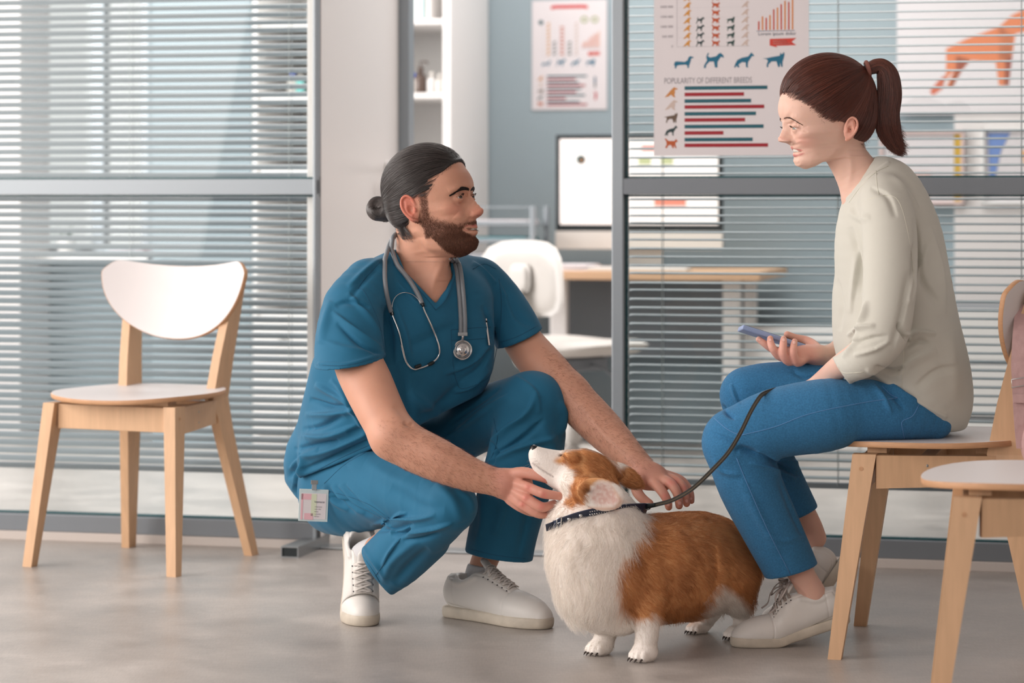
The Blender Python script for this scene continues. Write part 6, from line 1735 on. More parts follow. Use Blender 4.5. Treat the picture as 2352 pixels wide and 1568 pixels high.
SL.tube(chain((1960, 837, 5.30, 26), (1935, 850, 5.33, 30), (1915, 862, 5.355, 31)), .003, 'sub')
S2 = Field(); S2.tube(chain((2020, 470, 5.60, 52), (1998, 600, 5.64, 56), (1985, 740, 5.63, 52), (1960, 795, 5.61, 42), (1925, 812, 5.60, 36)), .012)
S2.plane(P(1921, 812, 5.6), (-1, 0, .1), .002); S2.tube(chain((1950, 800, 5.605, 28), (1915, 814, 5.60, 30)), .003, 'sub')
FS = Field(); FS.field(SB, .001); FS.field(SL, .022); FS.field(S2, .02)
FS.tube(chain((1925, 330, 5.48, 52), (1958, 385, 5.48, 53), (1968, 412, 5.48, 53)), .004, 'sub', flat=((0, 1, 0), 1.05))
V, Q = FS.mesh(.003)
st = [([(2040, 375), (1990, 410), (1945, 455)], 4, .0016, 'f'), ([(2105, 500), (2110, 580), (2092, 690)], 9, -.006, 's'), ([(2090, 620), (2075, 720), (2050, 800)], 10, -.004, 's'),
 ([(1955, 520), (1975, 600), (1978, 680)], 9, -.005, 's'), ([(1970, 560), (1965, 640), (1955, 720)], 8, .004, 's'), ([(1965, 760), (1985, 725), (1990, 690)], 6, .006, 's'),
 ([(1945, 770), (1980, 750), (2010, 745)], 7, .005, 's'), ([(1950, 790), (2000, 775), (2040, 770)], 7, -.004, 's'), ([(1960, 815), (2010, 800), (2045, 780)], 6, .004, 's'), ([(1935, 820), (1960, 790), (1968, 760)], 6, .004, 's'),
 ([(2090, 790), (2070, 760), (2065, 740)], 8, -.007, 's'), ([(2080, 770), (2110, 760), (2150, 765)], 8, .006, 's'), ([(2078, 800), (2110, 780), (2140, 790)], 8, -.005, 's'),
 ([(2100, 560), (2120, 640), (2160, 700)], 14, -.005, 's'), ([(2135, 520), (2160, 620), (2170, 720)], 16, .004, 's'), ([(2080, 700), (2100, 640), (2130, 560)], 12, .005, 's'),
 ([(2060, 870), (2090, 830), (2150, 800)], 12, .004, 's'), ([(2100, 890), (2150, 850), (2200, 840)], 12, -.003, 's'), ([(2010, 840), (2050, 850), (2080, 840)], 8, -.005, 's'),
 ([(2000, 430), (2040, 450), (2060, 500)], 8, -.003, 's'), ([(2050, 400), (2085, 440), (2110, 480)], 8, .003, 's'), ([(1950, 480), (1970, 500), (2000, 500)], 8, .003, 'r'),
 ([(1925, 640), (1935, 700), (1930, 760)], 8, -.003, 's'), ([(2180, 760), (2190, 840), (2195, 920)], 14, .003, 'r'), ([(1995, 850), (2080, 905), (2170, 955)], 5, .0018, 'f')]
V = sculpt(V, Q, [(t[0], t[1], t[2]*2.1, *t[3:]) for t in st]); V = relax_mesh(V, Q, 1, .3)
mesh_obj('sweater', V, Q, M['sweater'], wom, ws=True); bv_s = bvh_of(V, Q)
for ln in ([(2012, 392), (2014, 420), (2018, 448)], [(1950, 465), (1980, 425), (2014, 394), (2040, 381)], [(1992, 458), (2040, 448), (2068, 470), (2090, 560), (2100, 650)], [(2074, 775), (2076, 830), (2070, 900)], [(1924, 838), (1938, 856), (1984, 854)]):
    seam('seam', bv_s, ln, .0006, M['sweater_seam'], wom)

# ---- jeans
J = Field(); A1 = Field(); A1.tube(chain((2142, 958, 5.42, 50), (2060, 942, 5.39, 68), (1960, 944, 5.375, 72), (1890, 954, 5.37, 84), (1780, 973, 5.375, 80), (1692, 1014, 5.39, 77)), .02, n=4)
A1.tube(chain((2128, 955, 5.46, 56), (2090, 955, 5.5, 62), (2130, 955, 5.56, 56)), .03);
A2 = Field(); A2.tube(chain((1692, 1018, 5.39, 76), (1722, 1110, 5.40, 74), (1772, 1215, 5.43, 68), (1818, 1310, 5.46, 62), (1840, 1370, 5.465, 61)), .012, n=4)
A2.plane(P(1820, 1318, 5.42), (.27, .0, -.96), .003); A2.tube(chain((1800, 1275, 5.455, 50), (1826, 1330, 5.465, 55), (1840, 1370, 5.465, 55)), .004, 'sub')
B1 = Field(); B1.tube(chain((2080, 935, 5.56, 68), (1900, 905, 5.58, 73), (1770, 897, 5.58, 65), (1718, 905, 5.58, 62)), .02, n=4)
B2 = Field(); B2.tube(chain((1718, 910, 5.58, 61), (1742, 1010, 5.59, 62), (1788, 1105, 5.62, 58), (1835, 1190, 5.65, 51), (1852, 1240, 5.66, 50)), .012, n=4)
B2.plane(P(1850, 1184, 5.6), (.40, .0, -.92), .003); B2.tube(chain((1825, 1160, 5.645, 40), (1850, 1225, 5.66, 44)), .004, 'sub')
J.field(A1, .01); J.field(A2, .014); J.field(B1, .012); J.field(B2, .014)
V, Q = J.mesh(.003)
st = [([(1700, 1035), (1760, 1050), (1820, 1085)], 8, -.007, 's'), ([(1720, 1060), (1775, 1075), (1830, 1100)], 7, .005, 's'), ([(1690, 1040), (1700, 1030), (1740, 1040)], 6, -.007, 'r'),
 ([(1630, 990), (1680, 1010), (1720, 1030)], 6, -.003, 's'), ([(1790, 1060), (1830, 1085), (1850, 1075)], 8, -.006, 's'), ([(1740, 1045), (1830, 1060), (1890, 1035)], 9, .004, 's'),
 ([(2020, 880), (2050, 905), (2080, 940)], 7, -.005, 's'), ([(2030, 870), (2070, 900), (2110, 920)], 7, .005, 's'), ([(2000, 875), (2030, 910), (2050, 950)], 7, .004, 's'),
 ([(1660, 930), (1675, 950), (1690, 960)], 6, -.006, 's'), ([(1680, 880), (1690, 910), (1700, 930)], 6, .004, 's'), ([(1820, 850), (1850, 865), (1900, 860)], 7, -.003, 's'),
 ([(1700, 1100), (1740, 1180), (1790, 1270)], 12, .004, 'r'), ([(1790, 1100), (1820, 1170), (1850, 1240)], 8, -.004, 's'), ([(1640, 1050), (1660, 1080), (1700, 1090)], 7, .003, 's'), ([(1760, 1220), (1800, 1240), (1850, 1225)], 7, .002, 's')]
V = sculpt(V, Q, [(t[0], t[1], t[2]*1.8, *t[3:]) for t in st]); V = relax_mesh(V, Q, 1, .3)
mesh_obj('jeans', V, Q, M['denim'], wom, ws=True); bv_j = bvh_of(V, Q)
for ln in ([(2062, 913), (1980, 925), (1860, 950), (1780, 980), (1700, 1000)], [(1692, 1052), (1716, 1110), (1760, 1210), (1815, 1318)], [(2110, 930), (2096, 955), (2072, 968), (2074, 990), (2078, 1010)], [(2026, 886), (2045, 905), (2062, 913)], [(1640, 960), (1670, 985), (1700, 1000)]):
    seam('seam', bv_j, ln, .0008, M['denim_seam'], wom)

# ---- sneakers
tp = P(1684, 1478, 5.45); tp[2] = 0; d_ = np.array([-.985, -.10, 0]); d_ /= np.linalg.norm(d_); Lw = .262
sneaker(wom, Lw, shoe_frame(tp-d_*Lw*.97, tp), bend=17, xb=.62, lace='lace_g', bow=True)
tp = P(1752, 1430, 5.68); tp[2] = 0; d_ = np.array([-.97, .10, 0]); d_ /= np.linalg.norm(d_)
sneaker(wom, Lw, shoe_frame(tp-d_*Lw*.97, tp), bend=56, xb=.66, lace='lace_g')

# ---- phone
M['phone'] = mat('lavender_case', (150, 168, 206), .45); M['phone_glass'] = mat('phone_glass', (20, 24, 30), .08)
a, b = P(1694, 751, 5.545), P(1858, 803, 5.585); xd = (b-a)/np.linalg.norm(b-a); yd = np.array([.10, .97, .05]); yd -= xd*yd@xd; yd /= np.linalg.norm(yd); zd = np.cross(xd, yd); Lp = .156
ph = empty('smartphone', tuple((a+b)/2), 0, 'smartphone in a pale blue case held in her open hand', 'phone')
Mx = Matrix(((xd[0], yd[0], zd[0]), (xd[1], yd[1], zd[1]), (xd[2], yd[2], zd[2]))).to_4x4(); Mx.translation = Vector((a+b)/2)
bm = bmesh.new(); vs = add_box(bm, (0, 0, 0), (Lp, .074, .0110)); bmesh.ops.bevel(bm, geom=bm.edges[:], offset=.0032, segments=3, affect='EDGES', profile=.6); bmesh.ops.transform(bm, matrix=Mx, verts=bm.verts[:]); bm_obj('case', bm, M['phone'], ph, smooth=True, ws=True)
bm = bmesh.new(); add_box(bm, (0, 0, .0054), (Lp-.008, .067, .0012)); bmesh.ops.transform(bm, matrix=Mx, verts=bm.verts[:]); bm_obj('screen', bm, M['phone_glass'], ph, ws=True)

# ---------------------------------------------------------------- the corgi
dog_ = empty('dog', (.33, 5.44, 0), 0, 'orange and white corgi lifting its chin between the two people', 'dog')
M['fur_base'] = mat('fur_base', (200, 130, 70), 0.9, attr=True, bump=.4, bscale=260)
FD = Field()
FD.tube(chain((1395, 1322, 5.335, 118), (1440, 1316, 5.37, 122), (1510, 1308, 5.425, 124), (1600, 1294, 5.51, 118), (1652, 1292, 5.565, 96)), .03, n=3)
FD.tube(chain((1372, 1150, 5.385, 62), (1385, 1200, 5.37, 84), (1385, 1260, 5.345, 104)), .03)
FD.tube(chain((1338, 1150, 5.375, 42), (1322, 1200, 5.355, 58), (1328, 1250, 5.325, 66)), .03)
FD.tube(chain((1340, 1300, 5.30, 66), (1370, 1370, 5.31, 72), (1420, 1390, 5.33, 66)), .03)
FD.tube(chain((1680, 1320, 5.50, 58), (1694, 1372, 5.52, 36)), .03)
FD.tube(chain((1600, 1330, 5.60, 60), (1625, 1395, 5.60, 34)), .03)
# legs: front pair straight and short, hind pair with a hock
FD.tube(chain((1478, 1350, 5.305, 56), (1483, 1405, 5.285, 37), (1486, 1450, 5.28, 27), (1482, 1485, 5.28, 25), (1478, 1500, 5.275, 22)), .014)
FD.tube(chain((1390, 1400, 5.355, 42), (1392, 1440, 5.36, 29), (1386, 1472, 5.36, 23), (1378, 1488, 5.355, 19)), .014)
FD.tube(chain((1690, 1370, 5.53, 36), (1702, 1405, 5.56, 22), (1700, 1436, 5.56, 17), (1692, 1455, 5.55, 15)), .012)
FD.tube(chain((1628, 1398, 5.60, 28), (1624, 1425, 5.63, 18), (1612, 1444, 5.625, 14)), .012)
fwd = np.array([-.63, -.775, 0]); lat = np.array([.775, -.63, 0])
def paw(x, y, d, sc):
    c = P(x, y, d); c[2] = .016*sc
    FD.ell(c-fwd*.004, (.030*sc, .026*sc, .020*sc), np.array([fwd, lat, [0, 0, 1]]), .008)
    for k, o in enumerate((-1.35, -.45, .45, 1.35)):
        q = c+fwd*(.020-.005*(abs(o) > 1))*sc+lat*o*.0115*sc; q[2] = .0125*sc
        FD.ell(q, (.013*sc, .0068*sc, .0115*sc), np.array([fwd, lat, [0, 0, 1]]), .0022)
for a in ((1478, 1500, 5.275, 1.0), (1376, 1490, 5.35, .95), (1688, 1462, 5.54, .82), (1600, 1450, 5.615, .80)): paw(*a)
# head, chin up
FD.ell(P(1350, 1092, 5.405), (.056, .052, .052), rotxz(25), .02)
FD.tube(chain((1325, 1082, 5.40, 50), (1290, 1072, 5.39, 38), (1262, 1060, 5.382, 29), (1242, 1049, 5.377, 22), (1231, 1040, 5.374, 16)), .014)
FD.tube(chain((1302, 1106, 5.385, 29), (1270, 1089, 5.38, 27), (1244, 1068, 5.375, 22), (1234, 1054, 5.375, 17)), .012)
FD.tube(chain((1340, 1118, 5.36, 40), (1320, 1110, 5.355, 34)), .02); FD.ell(P(1312, 1048, 5.36), (.016, .014, .012), None, .012)
FD.ell(P(1355, 1105, 5.44), (.045, .04, .045), None, .02)
def ear_d(c, ang, l, w, t, face, k=.006, hollow=True):
    a = math.radians(ang); u = np.array([math.cos(a), 0, -math.sin(a)]); n = np.array(face, float); n -= u*n@u; n /= np.linalg.norm(n); v = np.cross(n, u)
    FD.ell(c, (l, w, t), np.array([u, v, n]), k)
    if hollow: FD.ell(c+n*t*1.0-u*l*.05, (l*.78, w*.74, t*.95), np.array([u, v, n]), .003, 'sub')
ear_d(P(1380, 1135, 5.278), 17, .050, .034, .0085, (.18, -1, -.05)); FD.ell(P(1350, 1122, 5.30), (.022, .022, .022), None, .012); FD.ell(P(1342, 1122, 5.325), (.024, .024, .024), None, .012)
ear_d(P(1437, 1093, 5.44), 33, .040, .020, .009, (.3, 1, .3), k=.012, hollow=False); FD.tube(chain((1385, 1075, 5.425, 24), (1412, 1082, 5.435, 18)), .012)
V, Q = FD.mesh(.003)
st = [([(1284, 1046), (1292, 1044), (1300, 1054)], 2.6, -.004, 'r'), ([(1286, 1038), (1298, 1038), (1308, 1050)], 5, .003, 'r'), ([(1222, 1062), (1245, 1078), (1275, 1096)], 3, -.003, 'r'),
      ([(1340, 1135), (1350, 1125), (1355, 1112)], 5, -.004, 'r'), ([(1326, 1160), (1322, 1135), (1330, 1112)], 6, .003, 'r'),
      ([(1440, 1290), (1432, 1340), (1450, 1400)], 12, -.004, 's'), ([(1640, 1250), (1650, 1310), (1640, 1370)], 14, -.006, 's'), ([(1520, 1200), (1530, 1280), (1520, 1360)], 14, -.003, 'r'), ([(1560, 1190), (1572, 1280), (1560, 1370)], 14, .003, 'r')]
V = sculpt(V, Q, st)
N = normals(V, Q)
WHT, ORG_, DRK, PNK = (248, 241, 234), (214, 156, 104), (162, 102, 64), (222, 184, 174)
def coat(p, n=None):
    """colour of the coat at points of the dog: patches fixed to its body"""
    x, y = proj(p); nz = (vnoise(p, 60)-.5)*16+(vnoise(p, 150)-.5)*8; xx, yy = x+nz, y+nz*.6
    body = polymask(xx, yy, [(1488, 1168), (1500, 1150), (1560, 1120), (1820, 1120), (1820, 1410), (1722, 1402), (1700, 1372), (1664, 1348), (1640, 1372), (1612, 1420), (1560, 1436), (1520, 1428), (1506, 1412), (1480, 1426), (1446, 1420), (1426, 1392), (1420, 1336), (1432, 1290), (1462, 1250), (1482, 1215)], 9)*(y > 1130)
    head = polymask(xx, yy, [(1270, 1058), (1286, 1040), (1306, 1030), (1345, 1020), (1400, 1040), (1418, 1075), (1480, 1060), (1490, 1125), (1440, 1125), (1424, 1110), (1398, 1108), (1372, 1104), (1356, 1116), (1352, 1140), (1340, 1160), (1312, 1168), (1298, 1162), (1312, 1128), (1318, 1092), (1300, 1062), (1284, 1066)], 5)*(p[:, 1] < 5.52)*(y < 1175)
    blaze = polymask(x, y, [(1290, 1030), (1340, 1018), (1400, 1048), (1425, 1085), (1412, 1066), (1380, 1040), (1340, 1030), (1300, 1036)], 3)
    m = np.clip(np.maximum(body, head*(1-blaze*.7)), 0, 1)[:, None]
    dk = np.clip((vnoise(p*np.array([1, 1, .35]), 55)-.35)*1.6, 0, 1)*.55+np.clip((1250-y)/110, 0, 1)*.25*(x > 1490)
    o = np.array(s2l(ORG_))*(1-dk[:, None])+np.array(s2l(DRK))*dk[:, None]
    c = np.array(s2l(WHT))*(1-m)+o*m
    inner = polymask(x, y, [(1358, 1124), (1374, 1108), (1396, 1110), (1416, 1132), (1424, 1152), (1408, 1160), (1370, 1158), (1356, 1146)], 5)*(p[:, 1] < 5.37)
    tuft = .55+.45*np.clip((vnoise(p, 220)-.35)*3, 0, 1); c = c*(1-inner[:, None]*tuft[:, None])+np.array(s2l(PNK))*inner[:, None]*tuft[:, None]
    rim = polymask(x, y, [(1400, 1108), (1432, 1150), (1418, 1172), (1350, 1172), (1350, 1164), (1410, 1164), (1422, 1150)], 4)*(p[:, 1] < 5.37)
    c = c*(1-rim[:, None]*.6)+np.array(s2l((216, 160, 126)))*rim[:, None]*.6
    dark = np.exp(-(((x-1352)/9)**2+((y-1127)/6)**2))*(p[:, 1] < 5.37); c = c*(1-dark[:, None]*.8)+np.array(s2l((70, 40, 36)))*dark[:, None]*.8
    return c
colr = coat(V); px, py = proj(V)
m = np.exp(-(seg_dist(px, py, [(1285, 1046), (1292, 1044), (1299, 1054)])[0]/2.2)**2)*(V[:, 1] < 5.40); colr = colr*(1-m[:, None])+np.array(s2l((50, 30, 26)))*m[:, None]
m = np.exp(-(seg_dist(px, py, [(1224, 1064), (1245, 1079), (1270, 1094)])[0]/1.8)**2)*.6; colr = colr*(1-m[:, None])+np.array(s2l((110, 80, 74)))*m[:, None]
mesh_obj('body', V, Q, M['fur_base'], dog_, cols=colr, ws=True); bv_d = bvh_of(V, Q)
# nose
M['nose'] = mat('wet_nose', (26, 26, 30), .22, bump=.2, bscale=700)
FN = Field(); FN.ell(P(1226, 1030, 5.374), (.0085, .0105, .0085), rotxz(30), .003); FN.ell(P(1232, 1034, 5.374), (.008, .009, .007), rotxz(30), .003)
for sg in (-1, 1): FN.ell(P(1219, 1031, 5.374)+np.array([0, sg*.0055, 0]), (.004, .0028, .0026), None, .0012, 'sub')
Vn, Qn = FN.mesh(.0011); mesh_obj('nose', Vn, Qn, M['nose'], dog_, ws=True)
# fur
rng = np.random.RandomState(21)
def fur(n, mask, lenf, dirf, lay, jit, rad, seed=0, segs=4):
    p, nn = surf_strands(V, Q, mask, n, rng)
    x, y = proj(p); L_ = lenf(p, x, y)*rng.uniform(.65, 1.2, len(p)); D_ = dirf(p, x, y)
    D_ = D_+rng.normal(0, jit, D_.shape); cl = np.stack([vnoise(p+k*3.3, 38)-.5 for k in range(3)], 1)*1.1; D_ = D_+cl
    D_ -= nn*(D_*nn).sum(1)[:, None]; D_ /= np.linalg.norm(D_, axis=1)[:, None]+1e-9
    ly = lay(p, x, y)[:, None] if callable(lay) else lay
    S = []
    t = np.linspace(0, 1, segs)[None, :, None]
    pos = p[:, None]-nn[:, None]*.001+nn[:, None]*(L_[:, None, None]*ly_(ly)*(t*1.5-t*t*.9))+D_[:, None]*(L_[:, None, None]*(t**1.15))+np.array([0, 0, -1])*L_[:, None, None]*.12*t*t
    pos[:, :, 2] = np.maximum(pos[:, :, 2], .0008)
    c = coat(p); c = c*(1+(rng.rand(len(p), 1)-.5)*.3); return pos, np.repeat(np.clip(c, 0, 1), segs, axis=0)
def ly_(l): return l[:, :, None] if isinstance(l, np.ndarray) else l
def reg_head(p): x, y = proj(p); return ((x < 1480) & (y < 1172) & (x+y*.0 < 1480) & ((y-1172) < -(x-1300)*.0))
def is_head(x, y): return polymask(x, y, [(1200, 1000), (1490, 1000), (1490, 1125), (1430, 1130), (1432, 1172), (1310, 1176), (1280, 1140), (1200, 1090)], 6)
def lenf(p, x, y):
    h = is_head(x, y); l = np.full(len(p), .016)
    ruff = polymask(x, y, [(1230, 1170), (1500, 1160), (1480, 1250), (1440, 1300), (1440, 1470), (1300, 1470), (1240, 1330)], 20); l = l+ruff*.018
    l = l+polymask(x, y, [(1500, 1410), (1660, 1360), (1660, 1480), (1480, 1480)], 14)*.008+polymask(x, y, [(1700, 1240), (1780, 1240), (1780, 1420), (1690, 1410)], 14)*.012
    leg = (y > 1425)*1.0; l = l*(1-leg)+.009*leg; l = np.where(y > 1488, .005, l); l = np.where((p[:, 2] < .05) & (y < 1480) & (x > 1560), .005, l)
    muz = (x < 1285)*h; l = l*(1-h)+h*.0115; l = np.where(muz > .5, .0035, l); ear = (p[:, 1] < 5.345)*h*(x > 1345); l = np.where(ear > .5, .0035, l)
    return l
def dirf(p, x, y):
    h = is_head(x, y)[:, None]
    body = -fwd*1.0+np.array([0, 0, -.75]); chest = np.array([-.15, -.25, -1.0]); hd_ = np.array([.85, .1, -.55])
    c = polymask(x, y, [(1230, 1170), (1500, 1160), (1480, 1250), (1440, 1300), (1440, 1470), (1300, 1470), (1240, 1330)], 20)[:, None]
    d = body*(1-c)+chest*c; d = d*(1-h)+hd_*h
    return np.where((y > 1425)[:, None], np.array([0, -.1, -1.0]), d)
vis = lambda c: 1.0*np.ones(len(c))
def vmask(c):
    x, y = proj(c); w = np.where(is_head(x, y) > .5, 3.0, 1.0); return w*np.where(c[:, 1] > 5.62, .5, 1)
P_, C_ = fur(64000, vmask, lenf, dirf, lambda p, x, y: np.where(is_head(x, y) > .5, .26, .42), .26, None)
M['fur'] = hair_mat('corgi_fur', (220, 200, 180), .6, attr=True, var=.18, spec=.25)
hc = hair_obj('fur', list(P_), M['fur'], .00026, .00006, dog_, ws=True, cols=C_); hc['kind'] = 'stuff'
# whiskers, claws
S = []
for k in range(16):
    a = P(1228+rng.uniform(0, 14), 1052+rng.uniform(0, 14), 5.355); d = np.array([rng.uniform(-.9, -.3), rng.uniform(-.8, -.2), rng.uniform(-.9, .1)]); d /= np.linalg.norm(d); l = rng.uniform(.018, .032)
    S.append(np.array([a, a+d*l*.5, a+d*l+[0, 0, -.004]]))
M['whisker'] = hair_mat('whisker_hair', (200, 190, 184), .5, var=.1); hair_obj('whiskers', S, M['whisker'], .00014, .00005, dog_, ws=True)['kind'] = 'stuff'
M['claw'] = mat('claw', (60, 50, 46), .4)
for x, y, d, sc in ((1478, 1500, 5.275, 1.0), (1376, 1490, 5.35, .95), (1688, 1462, 5.54, .82), (1600, 1450, 5.615, .80)):
    c = P(x, y, d)
    for o in (-1.35, -.45, .45, 1.35):
        q = c+fwd*(.0315-.005*(abs(o) > 1))*sc+lat*o*.0115*sc; q[2] = .008*sc
        V_, F_ = tube_mesh([q, q+fwd*.005*sc+[0, 0, -.002], q+fwd*.008*sc+[0, 0, -.0055]], [.0022, .0017, .0006], 6); mesh_obj('claw', V_, F_, M['claw'], dog_, ws=True)
# ---- collar
M['navy'] = mat('navy_leather', (24, 40, 66), .4, bump=.15, bscale=300)
col_ = empty('collar', tuple(P(1340, 1180, 5.3)), 0, 'navy leather dog collar with studs and a buckle on the corgi', 'collar')
near_ = []
near_ = catmull([P(*q) for q in ((1268, 1206, 5.312), (1290, 1197, 5.294), (1325, 1185, 5.288), (1360, 1177, 5.286), (1400, 1171, 5.297), (1440, 1167, 5.325), (1478, 1165, 5.375))], 4)
far_ = np.array([P(1486, 1168, 5.43), P(1468, 1174, 5.46), P(1400, 1186, 5.46), P(1335, 1200, 5.43), P(1296, 1210, 5.38)])
loop = np.vstack([near_, catmull(np.vstack([near_[-1:], far_, near_[:1]]), 4)[1:-1]])
axn = np.array([.36, 0, .93])
V_, F_ = tube_mesh(loop, 1, 8, flat=(.0014, .0095, axn), closed=True)
def strap(pts, w, t, axis, closed=False, n=8):
    """flat strap: width w along axis, thickness t"""
    pts = np.asarray(pts, float); m = len(pts); T = np.roll(pts, -1, 0)-np.roll(pts, 1, 0) if closed else np.gradient(pts, axis=0)
    T /= np.linalg.norm(T, axis=1)[:, None]+1e-12; V = []
    for i in range(m):
        ax = np.array(axis[i] if isinstance(axis, (list, np.ndarray)) and np.ndim(axis) == 2 else axis, float); ax = ax-T[i]*ax@T[i]; ax /= np.linalg.norm(ax); b = np.cross(T[i], ax)
        for sw, st_ in ((-.5, -.5), (.5, -.5), (.5, .5), (-.5, .5)): V.append(pts[i]+ax*w*sw+b*t*st_)
    Fs = [(i*4+k, i*4+(k+1) % 4, ((i+1) % m)*4+(k+1) % 4, ((i+1) % m)*4+k) for i in range(m if closed else m-1) for k in range(4)]
    if not closed: Fs += [(3, 2, 1, 0), tuple((m-1)*4+k for k in range(4))]
    return np.array(V), Fs
V_, F_ = strap(loop, .019, .0032, axn, True); mesh_obj('strap', V_, F_, M['navy'], col_, ws=True, smooth=False)
a = near_[0]+np.array([0, -.004, 0]); e = P(1262, 1209, 5.27); e[1] = a[1]-.002
tip = catmull([near_[4]+[0, -.004, 0], near_[2]+[0, -.0045, 0], a, P(1254, 1212, a[1])], 4)
V_, F_ = strap(tip, .018, .0028, axn); mesh_obj('strap_end', V_, F_, M['navy'], col_, ws=True, smooth=False)
bc = near_[3]+np.array([0, -.005, 0]); tdir = near_[5]-near_[1]; tdir /= np.linalg.norm(tdir); wdir = axn-tdir*axn@tdir; wdir /= np.linalg.norm(wdir)
V_, F_ = tube_mesh([bc-tdir*.006-wdir*.012, bc+tdir*.006-wdir*.012, bc+tdir*.006+wdir*.012, bc-tdir*.006+wdir*.012], .0014, 6, closed=True); mesh_obj('buckle', V_, F_, M['chrome'], col_, ws=True)
V_, F_ = tube_mesh([bc+tdir*.006, bc-tdir*.007+[0, -.002, 0]], .001, 6); mesh_obj('buckle_pin', V_, F_, M['chrome'], col_, ws=True)
for k in (6, 9):
    V_, F_ = lathe([(0, .0022), (.0026, .0018), (.0040, 0), (.0042, -.002)], 14, axis_matrix((0, -1, .1), near_[k]+np.array([0, -.0022, 0]))); mesh_obj('stud', V_, F_, M['chrome'], col_, ws=True)
rh = mat('rhinestone', (205, 205, 200), .15, .8)
for k in np.arange(11.5, 22, .55):
    i = int(k); p = near_[min(i, len(near_)-2)]*(1-(k-i))+near_[min(i+1, len(near_)-1)]*(k-i)
    for o in (-.0035, .0035):
        V_, F_ = lathe([(0, .0012), (.0012, .0006), (.0015, -.0008)], 6, axis_matrix((0, -1, .1), p+wdir*o+np.array([0, -.0020, 0]))); mesh_obj('rhinestone', V_, F_, rh, col_, ws=True, smooth=False)
rc = P(1487, 1163, 5.40); V_, F_ = tube_mesh([rc+np.array([math.cos(t)*.007, .003*math.sin(t), math.sin(t)*.006]) for t in np.linspace(0, 6.283, 14, endpoint=False)], .0012, 6, closed=True); mesh_obj('lead_ring', V_, F_, M['steel'], col_, ws=True)
# ---- lead
M['lead'] = mat('black_webbing', (62, 62, 60), .6, bump=.6, bscale=500, var=.3, vscale=400)
ld = empty('leash', tuple(P(1620, 1100, 5.33)), 0, 'black stitched lead running from the corgi up over the woman\'s knee', 'leash')
lp = [(1492, 1162, 5.395), (1510, 1158, 5.385), (1545, 1148, 5.365), (1590, 1122, 5.34), (1635, 1080, 5.305), (1672, 1040, 5.285), (1700, 995, 5.278), (1722, 950, 5.295), (1738, 922, 5.318), (1752, 905, 5.34), (1775, 896, 5.365), (1805, 889, 5.39), (1840, 884, 5.42)]
pts = catmull([P(*q) for q in lp], 7); n_l = len(pts); ax = [np.array([.5, .15, .65]) if i < n_l*.35 else np.array([.62, .2, .25]) for i in range(n_l)]; TT = np.gradient(pts, axis=0); ax = np.cross(TT, [0.15, 1, 0.1]); ax /= np.linalg.norm(ax, axis=1)[:, None]
V_, F_ = strap(pts, .0085, .0028, ax); mesh_obj('webbing', V_, F_, M['lead'], ld, ws=True, smooth=False)
V_, F_ = strap(pts+np.array([0, -.0016, 0]), .0024, .0016, ax); mesh_obj('stitching', V_, F_, mat('tan_stitch', (96, 88, 74), .8), ld, ws=True, smooth=False)
pts = catmull([P(1474, 1164, 5.40), P(1488, 1162, 5.395), P(1505, 1159, 5.386)], 4); V_, F_ = tube_mesh(pts, [.004]*3+[.0055]*3+[.0045]*3, 8); mesh_obj('clasp', V_, F_, M['dark'], ld, ws=True)

# ---------------------------------------------------------------- stethoscope, badge, pen, handbag
def surf_pt(x, y, lift):
    best = None
    for b in (bv_top, bv_m):
        h = ray(b, x, y)
        if h[0] is not None and (best is None or h[0].y < best[0].y): best = h
    if best is None: return None
    return np.array(best[0])+np.array([0, -lift, 0])
def lay(px, lift, n=6, smooth=5):
    q = catmull(px, n); P_ = []
    for x, y in q:
        s_ = surf_pt(x, y, lift); P_.append((x, y, s_[1] if s_ is not None else np.nan))
    P_ = np.array(P_); ok = ~np.isnan(P_[:, 2]); P_[:, 2] = np.interp(np.arange(len(P_)), np.nonzero(ok)[0], P_[ok, 2])
    d = P_[:, 2]; k = smooth; dd = np.convolve(np.pad(d, k//2, mode='edge'), np.ones(k)/k, 'valid'); dd = np.minimum(dd, d+.003)
    return np.array([P(x, y, z) for (x, y, _), z in zip(P_, dd)])
M['tubing'] = mat('grey_tubing', (126, 132, 138), .38, spec=.5)
ste = empty('stethoscope', tuple(P(980, 700, 5.55)), 0, 'grey stethoscope with chrome chestpiece hanging around the man\'s neck', 'stethoscope')
back = [P(915, 530, 5.78), P(950, 560, 5.86), P(1000, 575, 5.87), P(1030, 578, 5.82)]
t1 = lay([(884, 596), (884, 640), (889, 680), (898, 716)], .006); t2 = lay([(899, 572), (912, 607), (930, 630), (948, 655), (962, 680), (969, 697)], .006)
nb1 = catmull([P(940, 545, 5.80), P(915, 537, 5.76), P(897, 556, 5.72), t1[0]], 6); nb2 = catmull([P(945, 548, 5.79), P(920, 534, 5.75), P(903, 545, 5.70), t2[0]], 6)
for a, b in ((nb1, t1), (nb2, t2)):
    pts = np.vstack([a[:-1], b]); V_, F_ = tube_mesh(pts, .0052, 12); mesh_obj('ear_tube', V_, F_, M['tubing'], ste, ws=True)
tc = lay([(1040, 592), (1051, 612), (1057, 652), (1061, 696), (1063, 735), (1063, 768)], .006)
nb = catmull([P(1000, 575, 5.88), P(1025, 573, 5.84), tc[0]], 5)
pts = np.vstack([nb[:-1], tc])
for o in (-.0046, .0046): V_, F_ = tube_mesh(pts+np.array([o, 0, 0]), .0050, 12); mesh_obj('chest_tube', V_, F_, M['tubing'], ste, ws=True)
pts = catmull([P(940, 546, 5.80), P(960, 556, 5.875), P(985, 566, 5.89), P(1002, 574, 5.88)], 5)
